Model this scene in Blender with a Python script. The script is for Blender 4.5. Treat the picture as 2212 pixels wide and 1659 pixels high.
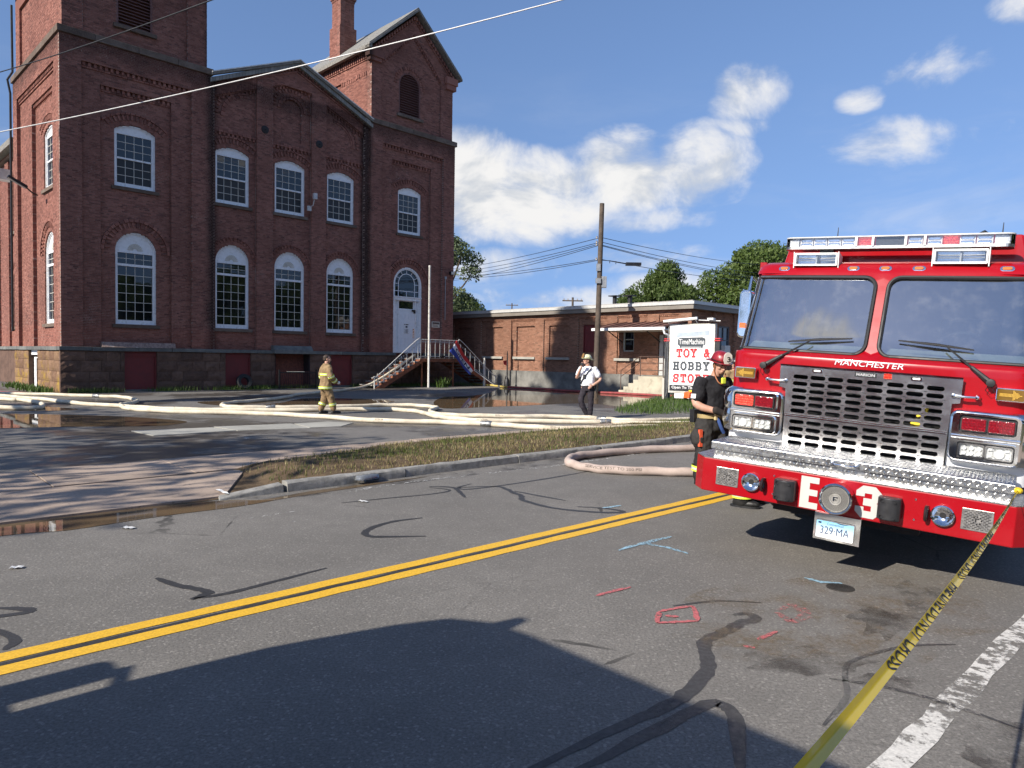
import bpy, bmesh, math, random
import numpy as np
from mathutils import Matrix, Vector
random.seed(7); RNG = np.random.default_rng(11)
sc = bpy.context.scene
COL = sc.collection
PI = math.pi
R = math.radians
for o in list(bpy.data.objects):
    bpy.data.objects.remove(o)

# ------------------------------------------------------------------ camera
cam_d = bpy.data.cameras.new('camera'); cam = bpy.data.objects.new('camera', cam_d); COL.objects.link(cam)
cam_d.sensor_width = 36.0; cam_d.lens = 36.0 * 1534 / 2212
cam_d.clip_start = 0.05; cam_d.clip_end = 6000
cam.matrix_world = Matrix.Translation((0, 0, 1.72)) @ Matrix.Rotation(PI / 2 - R(2.15), 4, 'X') @ Matrix.Rotation(R(0.9), 4, 'Z')
sc.camera = cam
sc.render.resolution_x = 1024; sc.render.resolution_y = 768

# ------------------------------------------------------------------ light
SUN_AZ, SUN_EL = 227.2, 32.0          # azimuth clockwise from the view direction (+Y)
sd = Vector((math.sin(R(SUN_AZ)) * math.cos(R(SUN_EL)), math.cos(R(SUN_AZ)) * math.cos(R(SUN_EL)), math.sin(R(SUN_EL))))
sun_d = bpy.data.lights.new('sun', 'SUN'); sun_d.energy = 5.0; sun_d.angle = R(0.53); sun_d.color = (1.0, 0.925, 0.82)
sun = bpy.data.objects.new('sun', sun_d); COL.objects.link(sun)
sun.rotation_euler = sd.to_track_quat('Z', 'Y').to_euler(); sun.location = sd * 60
sc.view_settings.view_transform = 'Standard'; sc.view_settings.look = 'None'
sc.view_settings.exposure = 0.55; sc.view_settings.gamma = 1.0; sc.view_settings.use_curve_mapping = False

# ------------------------------------------------------------------ sky with clouds
world = bpy.data.worlds.new('World'); sc.world = world; world.use_nodes = True
wt = world.node_tree; wn, wl = wt.nodes, wt.links
for n_ in list(wn): wn.remove(n_)
def wnode(t, **k):
    n_ = wn.new(t)
    for a_, b_ in k.items(): setattr(n_, a_, b_)
    return n_
def wmath(op, a_, b_=None, clamp=False):
    n_ = wnode('ShaderNodeMath', operation=op, use_clamp=clamp)
    for i_, v_ in enumerate((a_, b_)):
        if v_ is None: continue
        if isinstance(v_, (int, float)): n_.inputs[i_].default_value = v_
        else: wl.new(v_, n_.inputs[i_])
    return n_.outputs[0]
sky = wnode("ShaderNodeTexSky"); sky.sky_type = 'NISHITA'; sky.sun_disc = False
sky.sun_elevation = R(SUN_EL); sky.sun_rotation = R(SUN_AZ); sky.altitude = 0; sky.air_density = 1.0; sky.dust_density = 0.2; sky.ozone_density = 3.0
tcw = wnode('ShaderNodeTexCoord'); sep = wnode('ShaderNodeSeparateXYZ'); wl.new(tcw.outputs['Generated'], sep.inputs[0])
az = wmath('ARCTAN2', sep.outputs[0], sep.outputs[1]); el = wmath('ARCSINE', sep.outputs[2])
cmb = wnode('ShaderNodeCombineXYZ'); wl.new(az, cmb.inputs[0]); wl.new(el, cmb.inputs[1])
cz_ = wnode('ShaderNodeCombineXYZ'); wl.new(sep.outputs[0], cz_.inputs[0]); wl.new(sep.outputs[1], cz_.inputs[1]); wl.new(wmath('ADD', wmath('MULTIPLY', wmath('MAXIMUM', sep.outputs[2], 0.0), 0.55), 0.25), cz_.inputs[2])
vn_ = wnode('ShaderNodeVectorMath', operation='NORMALIZE'); wl.new(cz_.outputs[0], vn_.inputs[0]); wl.new(vn_.outputs[0], sky.inputs[0])
def wnoise(scale, detail, rough, vec, sx=1.0, sy=1.0, off=(0, 0, 0), dist=0.0):
    mp = wnode('ShaderNodeMapping'); wl.new(vec, mp.inputs[0]); mp.inputs['Scale'].default_value = (sx, sy, 1); mp.inputs['Location'].default_value = off
    n_ = wnode('ShaderNodeTexNoise'); n_.inputs['Scale'].default_value = scale; n_.inputs['Detail'].default_value = detail
    n_.inputs['Roughness'].default_value = rough; n_.inputs['Distortion'].default_value = dist; wl.new(mp.outputs[0], n_.inputs['Vector']); return n_.outputs[0]
puff = wnoise(8, 8, 0.60, cmb.outputs[0], 1.0, 1.35, (3.1, .7, 0), .35)
def blob(ca, ce, ra, re, s=1.0):
    # a soft cumulus core round azimuth ca, elevation ce (degrees)
    v1 = wnode('ShaderNodeVectorMath', operation='MULTIPLY_ADD'); wl.new(cmb.outputs[0], v1.inputs[0])
    v1.inputs[1].default_value = (1 / R(ra), 1 / R(re), 0); v1.inputs[2].default_value = (-ca / ra, -ce / re, 0)
    v2 = wnode('ShaderNodeVectorMath', operation='DOT_PRODUCT'); wl.new(v1.outputs[0], v2.inputs[0]); wl.new(v1.outputs[0], v2.inputs[1])
    m_ = wnode('ShaderNodeMath', operation='MULTIPLY_ADD'); wl.new(v2.outputs['Value'], m_.inputs[0]); m_.inputs[1].default_value = -s; m_.inputs[2].default_value = s
    return m_.outputs[0]
# cumulus bank right of the towers, puffs to the upper right, a bank left, more round the rest of the sky
cores = [(-4.5, 13.4, 8.0, 5.4, 1), (2.5, 12.4, 8.0, 4.6, 1), (8.5, 14.2, 6.5, 4.4, 1), (14.0, 14.8, 6.0, 4.0, .95), (17.6, 19.6, 4.0, 3.0, .8), (8, 11.0, 10, 1.6, .6), (17, 17.2, 3.5, 1.6, .55),
         (35, 22.4, 2.9, 2.0, .85), (38.5, 25.0, 3.4, 2.2, .8), (31, 19.6, 5.0, 2.2, .56), (25.5, 18.2, 2.2, 1.2, .5), (29, 15.2, 10, 2.4, .46), (-28, 25.5, 1.8, 2.6, .5), (-21.5, 27.5, 2.2, 1.8, .52), (17.8, 31.3, 1.4, 1.8, .40), (44, 15, 8, 1.8, .42),
         (-44, 24, 8, 12, 1.0), (-41, 8, 8, 7, .8), (3, 4.2, 10, 2.2, .66), (14, 5.2, 9, 2.6, .7), (23, 3.8, 6, 2.6, .8), (-1, 7.2, 8, 2.0, .52), (9, 8.0, 10, 1.6, .48),
         (75, 14, 12, 5, .8), (108, 20, 16, 7, 1), (145, 30, 14, 9, .9), (172, 34, 14, 7, .95), (-158, 37, 16, 5.5, 1.0), (-128, 40, 10, 5, .9), (-90, 20, 16, 7, .8)]
world.cycles.sampling_method = 'MANUAL'; world.cycles.sample_map_resolution = 512
acc = wmath('ADD', 0.0, 0.0)
for c_ in cores:
    b_ = blob(*c_); acc = b_ if acc is None else wmath('MAXIMUM', acc, b_)
dens = wmath('SUBTRACT', wmath('ADD', wmath('MULTIPLY', wmath('POWER', acc, 0.55), 0.95), wmath('MULTIPLY', puff, 1.35)), 1.12)
dens = wmath('MULTIPLY', dens, wmath('GREATER_THAN', acc, 0.001))
mr = wnode('ShaderNodeMapRange', interpolation_type='SMOOTHSTEP'); wl.new(dens, mr.inputs[0]); mr.inputs[1].default_value = 0.0; mr.inputs[2].default_value = 0.50
# thin high veil near the horizon
veil = wnoise(3.2, 7, 0.6, cmb.outputs[0], 1.0, 4.0, (1.7, 4.4, 0), .4)
mv = wnode('ShaderNodeMapRange', interpolation_type='SMOOTHSTEP'); wl.new(veil, mv.inputs[0]); mv.inputs[1].default_value = 0.47; mv.inputs[2].default_value = 0.80; mv.inputs[4].default_value = 0.42
lowm = wnode('ShaderNodeMapRange', interpolation_type='SMOOTHSTEP'); wl.new(el, lowm.inputs[0]); lowm.inputs[1].default_value = R(24); lowm.inputs[2].default_value = R(3)
mask = wmath('MAXIMUM', mr.outputs[0], wmath('MULTIPLY', mv.outputs[0], lowm.outputs[0]))
# body shading of the cloud: bright crowns, bluish grey undersides (cloud thickness, sampled a little higher)
puff2 = wnoise(8, 4, 0.55, cmb.outputs[0], 1.0, 1.35, (3.1 + .02, .7 - .07, 0), .35)
lit = wmath('SUBTRACT', puff, puff2)
ml = wnode('ShaderNodeMapRange', interpolation_type='SMOOTHSTEP'); wl.new(lit, ml.inputs[0]); ml.inputs[1].default_value = -0.16; ml.inputs[2].default_value = 0.05
cc = wnode('ShaderNodeMix', data_type='RGBA'); cc.inputs[6].default_value = (4.0, 4.2, 4.5, 1); cc.inputs[7].default_value = (5.7, 5.65, 5.6, 1); wl.new(ml.outputs[0], cc.inputs[0])
mixw = wnode('ShaderNodeMix', data_type='RGBA'); wl.new(mask, mixw.inputs[0]); tn_ = wnode('ShaderNodeMix', data_type='RGBA', blend_type='MULTIPLY'); tn_.inputs[0].default_value = 1.0; wl.new(sky.outputs[0], tn_.inputs[6]); tn_.inputs[7].default_value = (1.0, 1.0, 1.08, 1); wl.new(tn_.outputs[2], mixw.inputs[6]); wl.new(cc.outputs[2], mixw.inputs[7])
bg = wnode('ShaderNodeBackground'); bg.inputs[1].default_value = 0.11; wl.new(mixw.outputs[2], bg.inputs[0])
wo = wnode('ShaderNodeOutputWorld'); wl.new(bg.outputs[0], wo.inputs[0])

# ------------------------------------------------------------------ helpers
def link(o, parent=None):
    COL.objects.link(o)
    if parent is not None: o.parent = parent
    return o
def empty(name, loc=(0, 0, 0), rz=0.0, parent=None):
    o = bpy.data.objects.new(name, None); o.location = loc; o.rotation_euler = (0, 0, rz); o.empty_display_size = .3
    return link(o, parent)
def tag(o, label=None, cat=None, group=None, kind=None):
    if label: o['label'] = label
    if cat: o['category'] = cat
    if group: o['group'] = group
    if kind: o['kind'] = kind
    return o
def copy_tree(o, parent=None):
    c = o.copy(); COL.objects.link(c)
    if parent is not None: c.parent = parent
    for ch in [x for x in bpy.data.objects if x.parent == o]:
        copy_tree(ch, c)
    return c

class MB:
    """collects polygons, build() links them as one mesh object"""
    def __init__(s): s.v = []; s.f = []; s.m = []
    def add(s, vs, fs, m=0):
        k = len(s.v); s.v.extend([tuple(p) for p in vs])
        for f in fs: s.f.append([i + k for i in f]); s.m.append(m)
        return s
    def box(s, x0, x1, y0, y1, z0, z1, m=0):
        return s.add([(x0, y0, z0), (x1, y0, z0), (x1, y1, z0), (x0, y1, z0), (x0, y0, z1), (x1, y0, z1), (x1, y1, z1), (x0, y1, z1)],
                     [(0, 3, 2, 1), (4, 5, 6, 7), (0, 1, 5, 4), (1, 2, 6, 5), (2, 3, 7, 6), (3, 0, 4, 7)], m)
    def prism(s, poly, axis, a, b, m=0):
        """poly: 2D outline; axis 'y': poly in xz swept y a..b ; 'z': poly in xy ; 'x': poly in yz"""
        n = len(poly)
        def P(p, t): return {'y': (p[0], t, p[1]), 'z': (p[0], p[1], t), 'x': (t, p[0], p[1])}[axis]
        vs = [P(p, a) for p in poly] + [P(p, b) for p in poly]
        fs = [tuple(range(n)), tuple(range(2 * n - 1, n - 1, -1))] + [(i, (i + 1) % n, (i + 1) % n + n, i + n) for i in range(n)]
        return s.add(vs, fs, m)
    def ringprism(s, outer, inner, axis, a, b, m=0):
        """plate with a hole: outer and inner outlines with the same point count"""
        n = len(outer)
        def P(p, t): return {'y': (p[0], t, p[1]), 'z': (p[0], p[1], t), 'x': (t, p[0], p[1])}[axis]
        vs = [P(p, a) for p in outer] + [P(p, a) for p in inner] + [P(p, b) for p in outer] + [P(p, b) for p in inner]
        fs = []
        for i in range(n):
            j = (i + 1) % n
            fs += [(i, j, n + j, n + i), (2 * n + i, 3 * n + i, 3 * n + j, 2 * n + j), (i, 2 * n + i, 2 * n + j, j), (n + i, n + j, 3 * n + j, 3 * n + i)]
        return s.add(vs, fs, m)
    def tube(s, pts, r, seg=8, m=0, caps=True):
        pts = [Vector(p) for p in pts]; n = len(pts)
        rs = r if isinstance(r, (list, tuple)) else [r] * n
        base = len(s.v); prev = None
        for i, p in enumerate(pts):
            t = (pts[min(i + 1, n - 1)] - pts[max(i - 1, 0)])
            if t.length < 1e-9: t = Vector((0, 0, 1))
            t.normalize()
            if prev is None:
                u = Vector((0, 0, 1)) if abs(t.z) < .9 else Vector((1, 0, 0))
                u = (u - t * u.dot(t)).normalized()
            else:
                u = (prev - t * prev.dot(t))
                u = u.normalized() if u.length > 1e-6 else t.orthogonal().normalized()
            prev = u; w = t.cross(u)
            for k in range(seg):
                a = 2 * PI * k / seg; s.v.append(tuple(p + (u * math.cos(a) + w * math.sin(a)) * rs[i]))
        for i in range(n - 1):
            for k in range(seg):
                k2 = (k + 1) % seg
                s.f.append([base + i * seg + k, base + i * seg + k2, base + (i + 1) * seg + k2, base + (i + 1) * seg + k]); s.m.append(m)
        if caps:
            s.f.append([base + k for k in range(seg)][::-1]); s.m.append(m)
            s.f.append([base + (n - 1) * seg + k for k in range(seg)]); s.m.append(m)
        return s
    def lathe(s, prof, seg=24, center=(0, 0, 0), axis='z', m=0, a0=0, a1=2 * PI):
        """prof: (radius, height) list; axis the height runs along"""
        c = Vector(center); base = len(s.v); full = abs(a1 - a0 - 2 * PI) < 1e-6; ns = seg if full else seg + 1
        for (r, h) in prof:
            for k in range(ns):
                a = a0 + (a1 - a0) * k / seg; x, y = r * math.cos(a), r * math.sin(a)
                p = {'z': (x, y, h), 'y': (x, h, y), 'x': (h, x, y)}[axis]; s.v.append((c.x + p[0], c.y + p[1], c.z + p[2]))
        for i in range(len(prof) - 1):
            for k in range(seg):
                k2 = (k + 1) % ns
                s.f.append([base + i * ns + k, base + i * ns + k2, base + (i + 1) * ns + k2, base + (i + 1) * ns + k]); s.m.append(m)
        return s
    def ell(s, c, r, seg=12, rings=8, m=0, rot=None):
        base = len(s.v); c = Vector(c)
        for i in range(rings + 1):
            th = PI * i / rings
            for k in range(seg):
                a = 2 * PI * k / seg; p = Vector((r[0] * math.sin(th) * math.cos(a), r[1] * math.sin(th) * math.sin(a), r[2] * math.cos(th)))
                if rot is not None: p = rot @ p
                s.v.append(tuple(c + p))
        for i in range(rings):
            for k in range(seg):
                k2 = (k + 1) % seg; s.f.append([base + i * seg + k, base + (i + 1) * seg + k, base + (i + 1) * seg + k2, base + i * seg + k2]); s.m.append(m)
        return s
    def build(s, name, mats, parent=None, smooth=False, bevel=0, bseg=2, auto=None, merge=False):
        me = bpy.data.meshes.new(name); me.from_pydata(s.v, [], s.f)
        if not isinstance(mats, (list, tuple)): mats = [mats]
        for mm in mats: me.materials.append(mm)
        if len(mats) > 1: me.polygons.foreach_set('material_index', s.m)
        if merge or smooth:
            bm = bmesh.new(); bm.from_mesh(me); bmesh.ops.remove_doubles(bm, verts=bm.verts, dist=1e-5); bmesh.ops.recalc_face_normals(bm, faces=bm.faces); bm.to_mesh(me); bm.free()
        else:
            bm = bmesh.new(); bm.from_mesh(me); bmesh.ops.recalc_face_normals(bm, faces=bm.faces); bm.to_mesh(me); bm.free()
        if smooth:
            me.polygons.foreach_set('use_smooth', [True] * len(me.polygons))
            try: me.set_sharp_from_angle(angle=R(auto if auto else 40))
            except Exception: pass
        me.update()
        o = bpy.data.objects.new(name, me); link(o, parent)
        if bevel:
            b = o.modifiers.new('bevel', 'BEVEL'); b.width = bevel; b.segments = bseg; b.limit_method = 'ANGLE'; b.angle_limit = R(40)
            b.harden_normals = False
        return o
def raw_mesh(name, v, f, mats, parent=None, smooth=False):
    me = bpy.data.meshes.new(name); v = np.asarray(v, dtype=np.float32); f = np.asarray(f, dtype=np.int32)
    me.vertices.add(len(v)); me.vertices.foreach_set('co', v.ravel())
    n, k = f.shape
    me.loops.add(n * k); me.loops.foreach_set('vertex_index', f.ravel()); me.polygons.add(n)
    me.polygons.foreach_set('loop_start', np.arange(0, n * k, k, dtype=np.int32))
    me.polygons.foreach_set('use_smooth', np.full(n, bool(smooth)))
    me.update(calc_edges=True); me.validate()
    for mm in (mats if isinstance(mats, (list, tuple)) else [mats]): me.materials.append(mm)
    return link(bpy.data.objects.new(name, me), parent)
def spline(pts, n=8, closed=False):
    """Catmull-Rom through the points"""
    P = [Vector(p) for p in pts]; out = []
    m = len(P)
    rng = range(m) if closed else range(m - 1)
    for i in rng:
        p0 = P[(i - 1) % m] if closed or i > 0 else P[0] * 2 - P[1]
        p1, p2 = P[i], P[(i + 1) % m]
        p3 = P[(i + 2) % m] if closed or i + 2 < m else P[-1] * 2 - P[-2]
        for k in range(n):
            t = k / n
            out.append(0.5 * ((2 * p1) + (p2 - p0) * t + (2 * p0 - 5 * p1 + 4 * p2 - p3) * t * t + (3 * p1 - p0 - 3 * p2 + p3) * t * t * t))
    if not closed: out.append(P[-1])
    return out
def rrect(x0, x1, z0, z1, r, n=5):
    out = []
    for cx, cz, a0 in ((x1 - r, z1 - r, 0), (x0 + r, z1 - r, PI / 2), (x0 + r, z0 + r, PI), (x1 - r, z0 + r, 1.5 * PI)):
        for k in range(n): a = a0 + PI / 2 * k / (n - 1); out.append((cx + r * math.cos(a), cz + r * math.sin(a)))
    return out

# ------------------------------------------------------------------ materials
MATS = {}
class NT:
    def __init__(s, name):
        s.mat = bpy.data.materials.new(name); s.mat.use_nodes = True; s.t = s.mat.node_tree; s.n = s.t.nodes; s.l = s.t.links
        s.bsdf = s.n['Principled BSDF']; s.out = s.n['Material Output']; s.tc = s.n.new('ShaderNodeTexCoord')
    def node(s, t, **k):
        n_ = s.n.new(t)
        for a_, b_ in k.items(): setattr(n_, a_, b_)
        return n_
    def inp(s, n_, key, v):
        if v is None: return
        if hasattr(v, 'links') or hasattr(v, 'is_linked'): s.l.new(v, n_.inputs[key])
        else:
            if isinstance(v, tuple) and len(v) == 3 and n_.inputs[key].type == 'RGBA': v = (*v, 1)
            n_.inputs[key].default_value = v
    def noise(s, scale, detail=4, rough=.55, vec=None, dist=0.0, sc=None):
        n_ = s.node('ShaderNodeTexNoise'); s.inp(n_, 'Scale', scale); s.inp(n_, 'Detail', detail); s.inp(n_, 'Roughness', rough); s.inp(n_, 'Distortion', dist)
        v = vec or s.tc.outputs['Object']
        if sc:
            mp = s.node('ShaderNodeMapping'); s.l.new(v, mp.inputs[0]); mp.inputs['Scale'].default_value = sc; v = mp.outputs[0]
        s.l.new(v, n_.inputs['Vector']); return n_.outputs[0]
    def vor(s, scale, feature='F1', vec=None, out='Distance'):
        n_ = s.node('ShaderNodeTexVoronoi', feature=feature); s.inp(n_, 'Scale', scale); s.l.new(vec or s.tc.outputs['Object'], n_.inputs['Vector']); return n_.outputs[out]
    def ramp(s, v, a, b, lo=0.0, hi=1.0, smooth=True):
        n_ = s.node('ShaderNodeMapRange', interpolation_type='SMOOTHSTEP' if smooth else 'LINEAR'); s.l.new(v, n_.inputs[0])
        for i_, x in zip((1, 2, 3, 4), (a, b, lo, hi)): n_.inputs[i_].default_value = x
        return n_.outputs[0]
    def mix(s, f, a, b, blend='MIX'):
        n_ = s.node('ShaderNodeMix', data_type='RGBA', blend_type=blend); s.inp(n_, 0, f); s.inp(n_, 6, a); s.inp(n_, 7, b); return n_.outputs[2]
    def math(s, op, a, b=None, clamp=False):
        n_ = s.node('ShaderNodeMath', operation=op, use_clamp=clamp); s.inp(n_, 0, a); s.inp(n_, 1, b); return n_.outputs[0]
    def bump(s, h, strength=.3, dist=.01):
        n_ = s.node('ShaderNodeBump'); s.inp(n_, 'Strength', strength); s.inp(n_, 'Distance', dist); s.l.new(h, n_.inputs['Height']); s.l.new(n_.outputs[0], s.bsdf.inputs['Normal'])
    def set(s, **k):
        for a_, b_ in k.items(): s.inp(s.bsdf, {'col': 'Base Color', 'rough': 'Roughness', 'metal': 'Metallic', 'spec': 'Specular IOR Level', 'coat': 'Coat Weight', 'coatr': 'Coat Roughness', 'alpha': 'Alpha', 'emit': 'Emission Color', 'estr': 'Emission Strength', 'ior': 'IOR', 'trans': 'Transmission Weight', 'sub': 'Subsurface Weight', 'sheen': 'Sheen Weight'}[a_], b_)
        return s
    def sepxyz(s, v=None):
        n_ = s.node('ShaderNodeSeparateXYZ'); s.l.new(v or s.tc.outputs['Object'], n_.inputs[0]); return n_.outputs
def M(name, col, rough=.6, metal=0.0, var=.12, scale=6.0, bump=0.0, bscale=60.0, rvar=.1, spec=.5, coat=0.0, dirt=None, dscale=3.0):
    """plain surface with grain: colour and gloss vary by noise, optional fine relief and dirt"""
    if name in MATS: return MATS[name]
    t = NT(name); c = Vector(col)
    n1 = t.noise(scale, 6, .6)
    colo = t.mix(t.ramp(n1, .3, .7), tuple(c * (1 - var)), tuple(min(1, x) for x in c * (1 + var)))
    if dirt:
        n2 = t.noise(dscale, 8, .65); colo = t.mix(t.ramp(n2, .52, .75, 0, .8), colo, dirt)
    t.set(col=colo, metal=metal, spec=spec, coat=coat, rough=t.ramp(n1, .25, .75, max(.02, rough - rvar), min(1, rough + rvar)))
    if bump: t.bump(t.noise(bscale, 5, .6), bump, .01)
    MATS[name] = t.mat; return t.mat
def emis(name, col, strength, base=(.8, .8, .8)):
    if name in MATS: return MATS[name]
    t = NT(name); t.set(col=base, rough=.3, emit=col, estr=strength); MATS[name] = t.mat; return t.mat
# ================================================================== the ground
RD = (math.sin(R(46.8)), math.cos(R(46.8))); RL = (-RD[1], RD[0])
def rw(al, le, z=0.0): return (al * RD[0] + le * RL[0], al * RD[1] + le * RL[1], z)
RZ_ROAD = math.atan2(RD[1], RD[0])
CO = (-18.12, 28.54); CA = (math.sin(R(44.4)), math.cos(R(44.4))); CB = (-CA[1], CA[0])
RZ_CH = math.atan2(CA[1], CA[0])
def cw(t, d, z=0.0): return (CO[0] + CA[0] * t + CB[0] * d, CO[1] + CA[1] * t + CB[1] * d, z)

def asphalt(name, base, wet=0.0, light=.0):
    t = NT(name); b = Vector(base)
    big = t.noise(.35, 3, .6); mid = t.noise(3.0, 4, .65); fine = t.noise(60, 3, .8); grit = t.vor(75, 'F1', out='Color')
    sepc = t.node('ShaderNodeSeparateColor'); t.l.new(grit, sepc.inputs[0])
    c = t.mix(t.ramp(big, .3, .7), tuple(b * .84), tuple(b * 1.14))
    c = t.mix(t.ramp(mid, .35, .7, 0, .45), c, tuple(b * .72))
    c = t.mix(t.ramp(fine, .36, .64, 0, 1), tuple(b * .42), tuple(b * 1.25)) if False else t.mix(t.ramp(fine, .36, .62, 0, 1), t.mix(.6, c, tuple(b * .30)), c)
    c = t.mix(t.ramp(sepc.outputs[0], .90, .98, 0, .55), c, tuple(Vector((min(1, x * 1.5) for x in b))))
    crk = t.vor(.9, 'DISTANCE_TO_EDGE', vec=None); warp = t.noise(5, 2, .6)
    cr2 = t.math('ADD', crk, t.math('MULTIPLY', t.math('SUBTRACT', warp, .5), .06))
    crm = t.math('MULTIPLY', t.ramp(t.math('ABSOLUTE', cr2), .012, .003), t.ramp(big, .55, .64))
    c = t.mix(crm, c, tuple(b * .22))
    r = t.ramp(fine, .2, .8, .72, .95)
    if wet:
        wm = t.ramp(t.math('ADD', t.noise(.22, 4, .62), t.math('MULTIPLY', t.math('SUBTRACT', mid, .5), .25)), .5 - wet, .5 - wet + .1)
        c = t.mix(wm, c, t.mix(.55, c, (.035, .027, .02))); r = t.mix(wm, r, (.28, .28, .28))
    t.set(col=c, rough=r, spec=.4); t.bump(t.math('ADD', fine, t.math('MULTIPLY', sepc.outputs[1], .5)), .55, .006)
    return t.mat
m_road = asphalt('asphalt_road', (.205, .192, .172))
m_lot = asphalt('asphalt_lot', (.195, .182, .165), wet=.02)
m_should = asphalt('asphalt_shoulder', (.12, .112, .10), wet=-.02)
def concrete(name, base, speck=.6):
    t = NT(name); b = Vector(base)
    n1 = t.noise(.8, 7, .65); n2 = t.noise(28, 4, .65); n3 = t.noise(4, 7, .7)
    c = t.mix(t.ramp(n1, .3, .7), tuple(b * .82), tuple(b * 1.1)); c = t.mix(t.ramp(n3, .52, .74, 0, .5), c, tuple(b * .55))
    c = t.mix(t.ramp(n2, .56, .66, 0, speck), c, tuple(b * .42)); t.set(col=c, rough=.9, spec=.3); t.bump(n2, .35, .006); return t.mat
m_conc = concrete('concrete_walk', (.37, .29, .23)); m_concg = concrete('concrete_grey', (.36, .35, .31), .3)
t = NT('soil'); n1 = t.noise(3, 8, .7); n2 = t.noise(40, 4, .6)
c = t.mix(t.ramp(n1, .35, .65), (.075, .05, .03), (.17, .12, .07)); c = t.mix(t.ramp(n2, .5, .7, 0, .6), c, (.05, .035, .022)); t.set(col=c, rough=.95, spec=.2); t.bump(n2, .6, .02); m_soil = t.mat
t = NT('far_ground'); n1 = t.noise(.05, 6, .6); t.set(col=t.mix(t.ramp(n1, .4, .6), (.06, .075, .03), (.11, .10, .06)), rough=.95, spec=.2); m_far = t.mat
t = NT('granite_kerb'); n1 = t.noise(6, 7, .7); n2 = t.vor(90, 'F1')
c = t.mix(t.ramp(n1, .3, .7), (.17, .165, .15), (.34, .33, .30)); c = t.mix(t.ramp(n2, .1, .4, .4, 0), c, (.07, .07, .07)); t.set(col=c, rough=.85); t.bump(n1, .8, .02); m_granite = t.mat
t = NT('tar'); n1 = t.noise(30, 4, .6); n2 = t.noise(55, 5, .7); t.set(col=t.mix(n1, (.022, .022, .023), (.05, .048, .046)), rough=t.ramp(n1, .3, .7, .45, .7), alpha=t.ramp(t.math('ADD', n2, t.math('MULTIPLY', t.noise(2.2, 4, .6), .5)), .52, .64, .12, 1)); t.bump(n2, .3, .004); m_tar = t.mat
def paint(name, col, wear, lo=.5, hi=.58, scale=14, under=(.09, .085, .08)):
    t = NT(name); n1 = t.noise(scale, 8, .72); n2 = t.noise(1.3, 5, .6); f = t.math('ADD', n1, t.math('MULTIPLY', t.math('SUBTRACT', n2, .5), wear))
    fi = t.noise(70, 4, .6); c = t.mix(t.ramp(fi, .3, .7), tuple(Vector(col) * .8), tuple(Vector(col) * 1.08))
    a = t.ramp(f, lo, hi, 1, 0)
    t.set(col=c, rough=.6, alpha=a); t.bump(fi, .3, .004); return t.mat
m_yel = paint('yellow_paint', (.74, .43, .03), .1, .66, .74); m_wht = paint('white_paint', (.62, .60, .55), .7, .47, .60, 9); m_wht2 = paint('worn_white_paint', (.5, .49, .46), .5, .40, .5)
m_spr_b = paint('blue_spray', (.30, .48, .58), .3, .44, .66, 40); m_spr_r = paint('red_spray', (.50, .13, .13), .3, .44, .66, 40); m_spr_p = paint('pink_spray', (.48, .16, .15), .3, .36, .58, 30)
t = NT('puddle_water'); n1 = t.noise(1.1, 4, .5); t.set(col=(.15, .105, .060), rough=.025, spec=.6, ior=1.33); t.bump(n1, .03, .02); m_water = t.mat
t = NT('mud_stain'); n1 = t.noise(2.5, 8, .7); n2 = t.noise(25, 5, .7); a = t.math('MULTIPLY', t.ramp(n1, .42, .70, 0, .6), t.ramp(n2, .3, .66)); t.set(col=t.mix(n2, (.27, .21, .14), (.17, .13, .09)), rough=.95, alpha=a, spec=.1); m_mud = t.mat
t = NT('damp_stain'); n1 = t.noise(1.6, 8, .68); t.set(col=(.022, .017, .013), rough=.45, alpha=t.ramp(n1, .46, .66, 0, .5)); m_damp = t.mat

def sheet(name, poly, z, m, kind='structure', parent=None, thick=0):
    mb = MB()
    if thick: mb.prism(poly, 'z', z - thick, z)
    else: mb.add([(p[0], p[1], z) for p in poly], [tuple(range(len(poly)))])
    o = mb.build(name, m, parent)
    if kind: o['kind'] = kind
    return o
def grid_sheet(name, u0, u1, nu, v0, v1, nv, f, m, parent=None, smooth=True):
    us = np.linspace(u0, u1, nu); vs = np.linspace(v0, v1, nv)
    V = [f(u, v) for v in vs for u in us]; F = [(j * nu + i, j * nu + i + 1, (j + 1) * nu + i + 1, (j + 1) * nu + i) for j in range(nv - 1) for i in range(nu - 1)]
    return raw_mesh(name, V, F, m, parent, smooth)
sheet('ground', [(-3000, -3000), (3000, -3000), (3000, 3000), (-3000, 3000)], -0.05, m_far)
sheet('road', [rw(-60, .45)[:2], rw(90, .45)[:2], rw(90, 8.62)[:2], rw(-60, 8.62)[:2]], 0.0, m_road)
sheet('road_shoulder', [rw(-60, -1.6)[:2], rw(90, -1.6)[:2], rw(90, .45)[:2], rw(-60, .45)[:2]], -0.001, m_should)
sheet('pavement_near', [rw(-60, -5)[:2], rw(90, -5)[:2], rw(90, -1.6)[:2], rw(-60, -1.6)[:2]], 0.0, m_conc)
sheet('parking_lot', [rw(-60, 10.0)[:2], rw(120, 10.0)[:2], rw(120, 95)[:2], rw(-60, 95)[:2]], 0.0, m_lot)
sheet('verge_edge', [rw(2.6, 8.36)[:2], rw(40, 8.36)[:2], rw(40, 11.85)[:2], rw(-30, 11.85)[:2], rw(-30, 9.9)[:2], rw(2.6, 9.9)[:2]], .006, m_soil)
walk = sheet('driveway_apron', [rw(-30, 8.55)[:2], rw(3.25, 8.42)[:2], rw(4.25, 10.2)[:2], rw(-30, 10.3)[:2]], 0.028, m_conc, thick=.05)
sw = empty('pavement'); tag(sw, kind='structure')
al = -16.0
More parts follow.
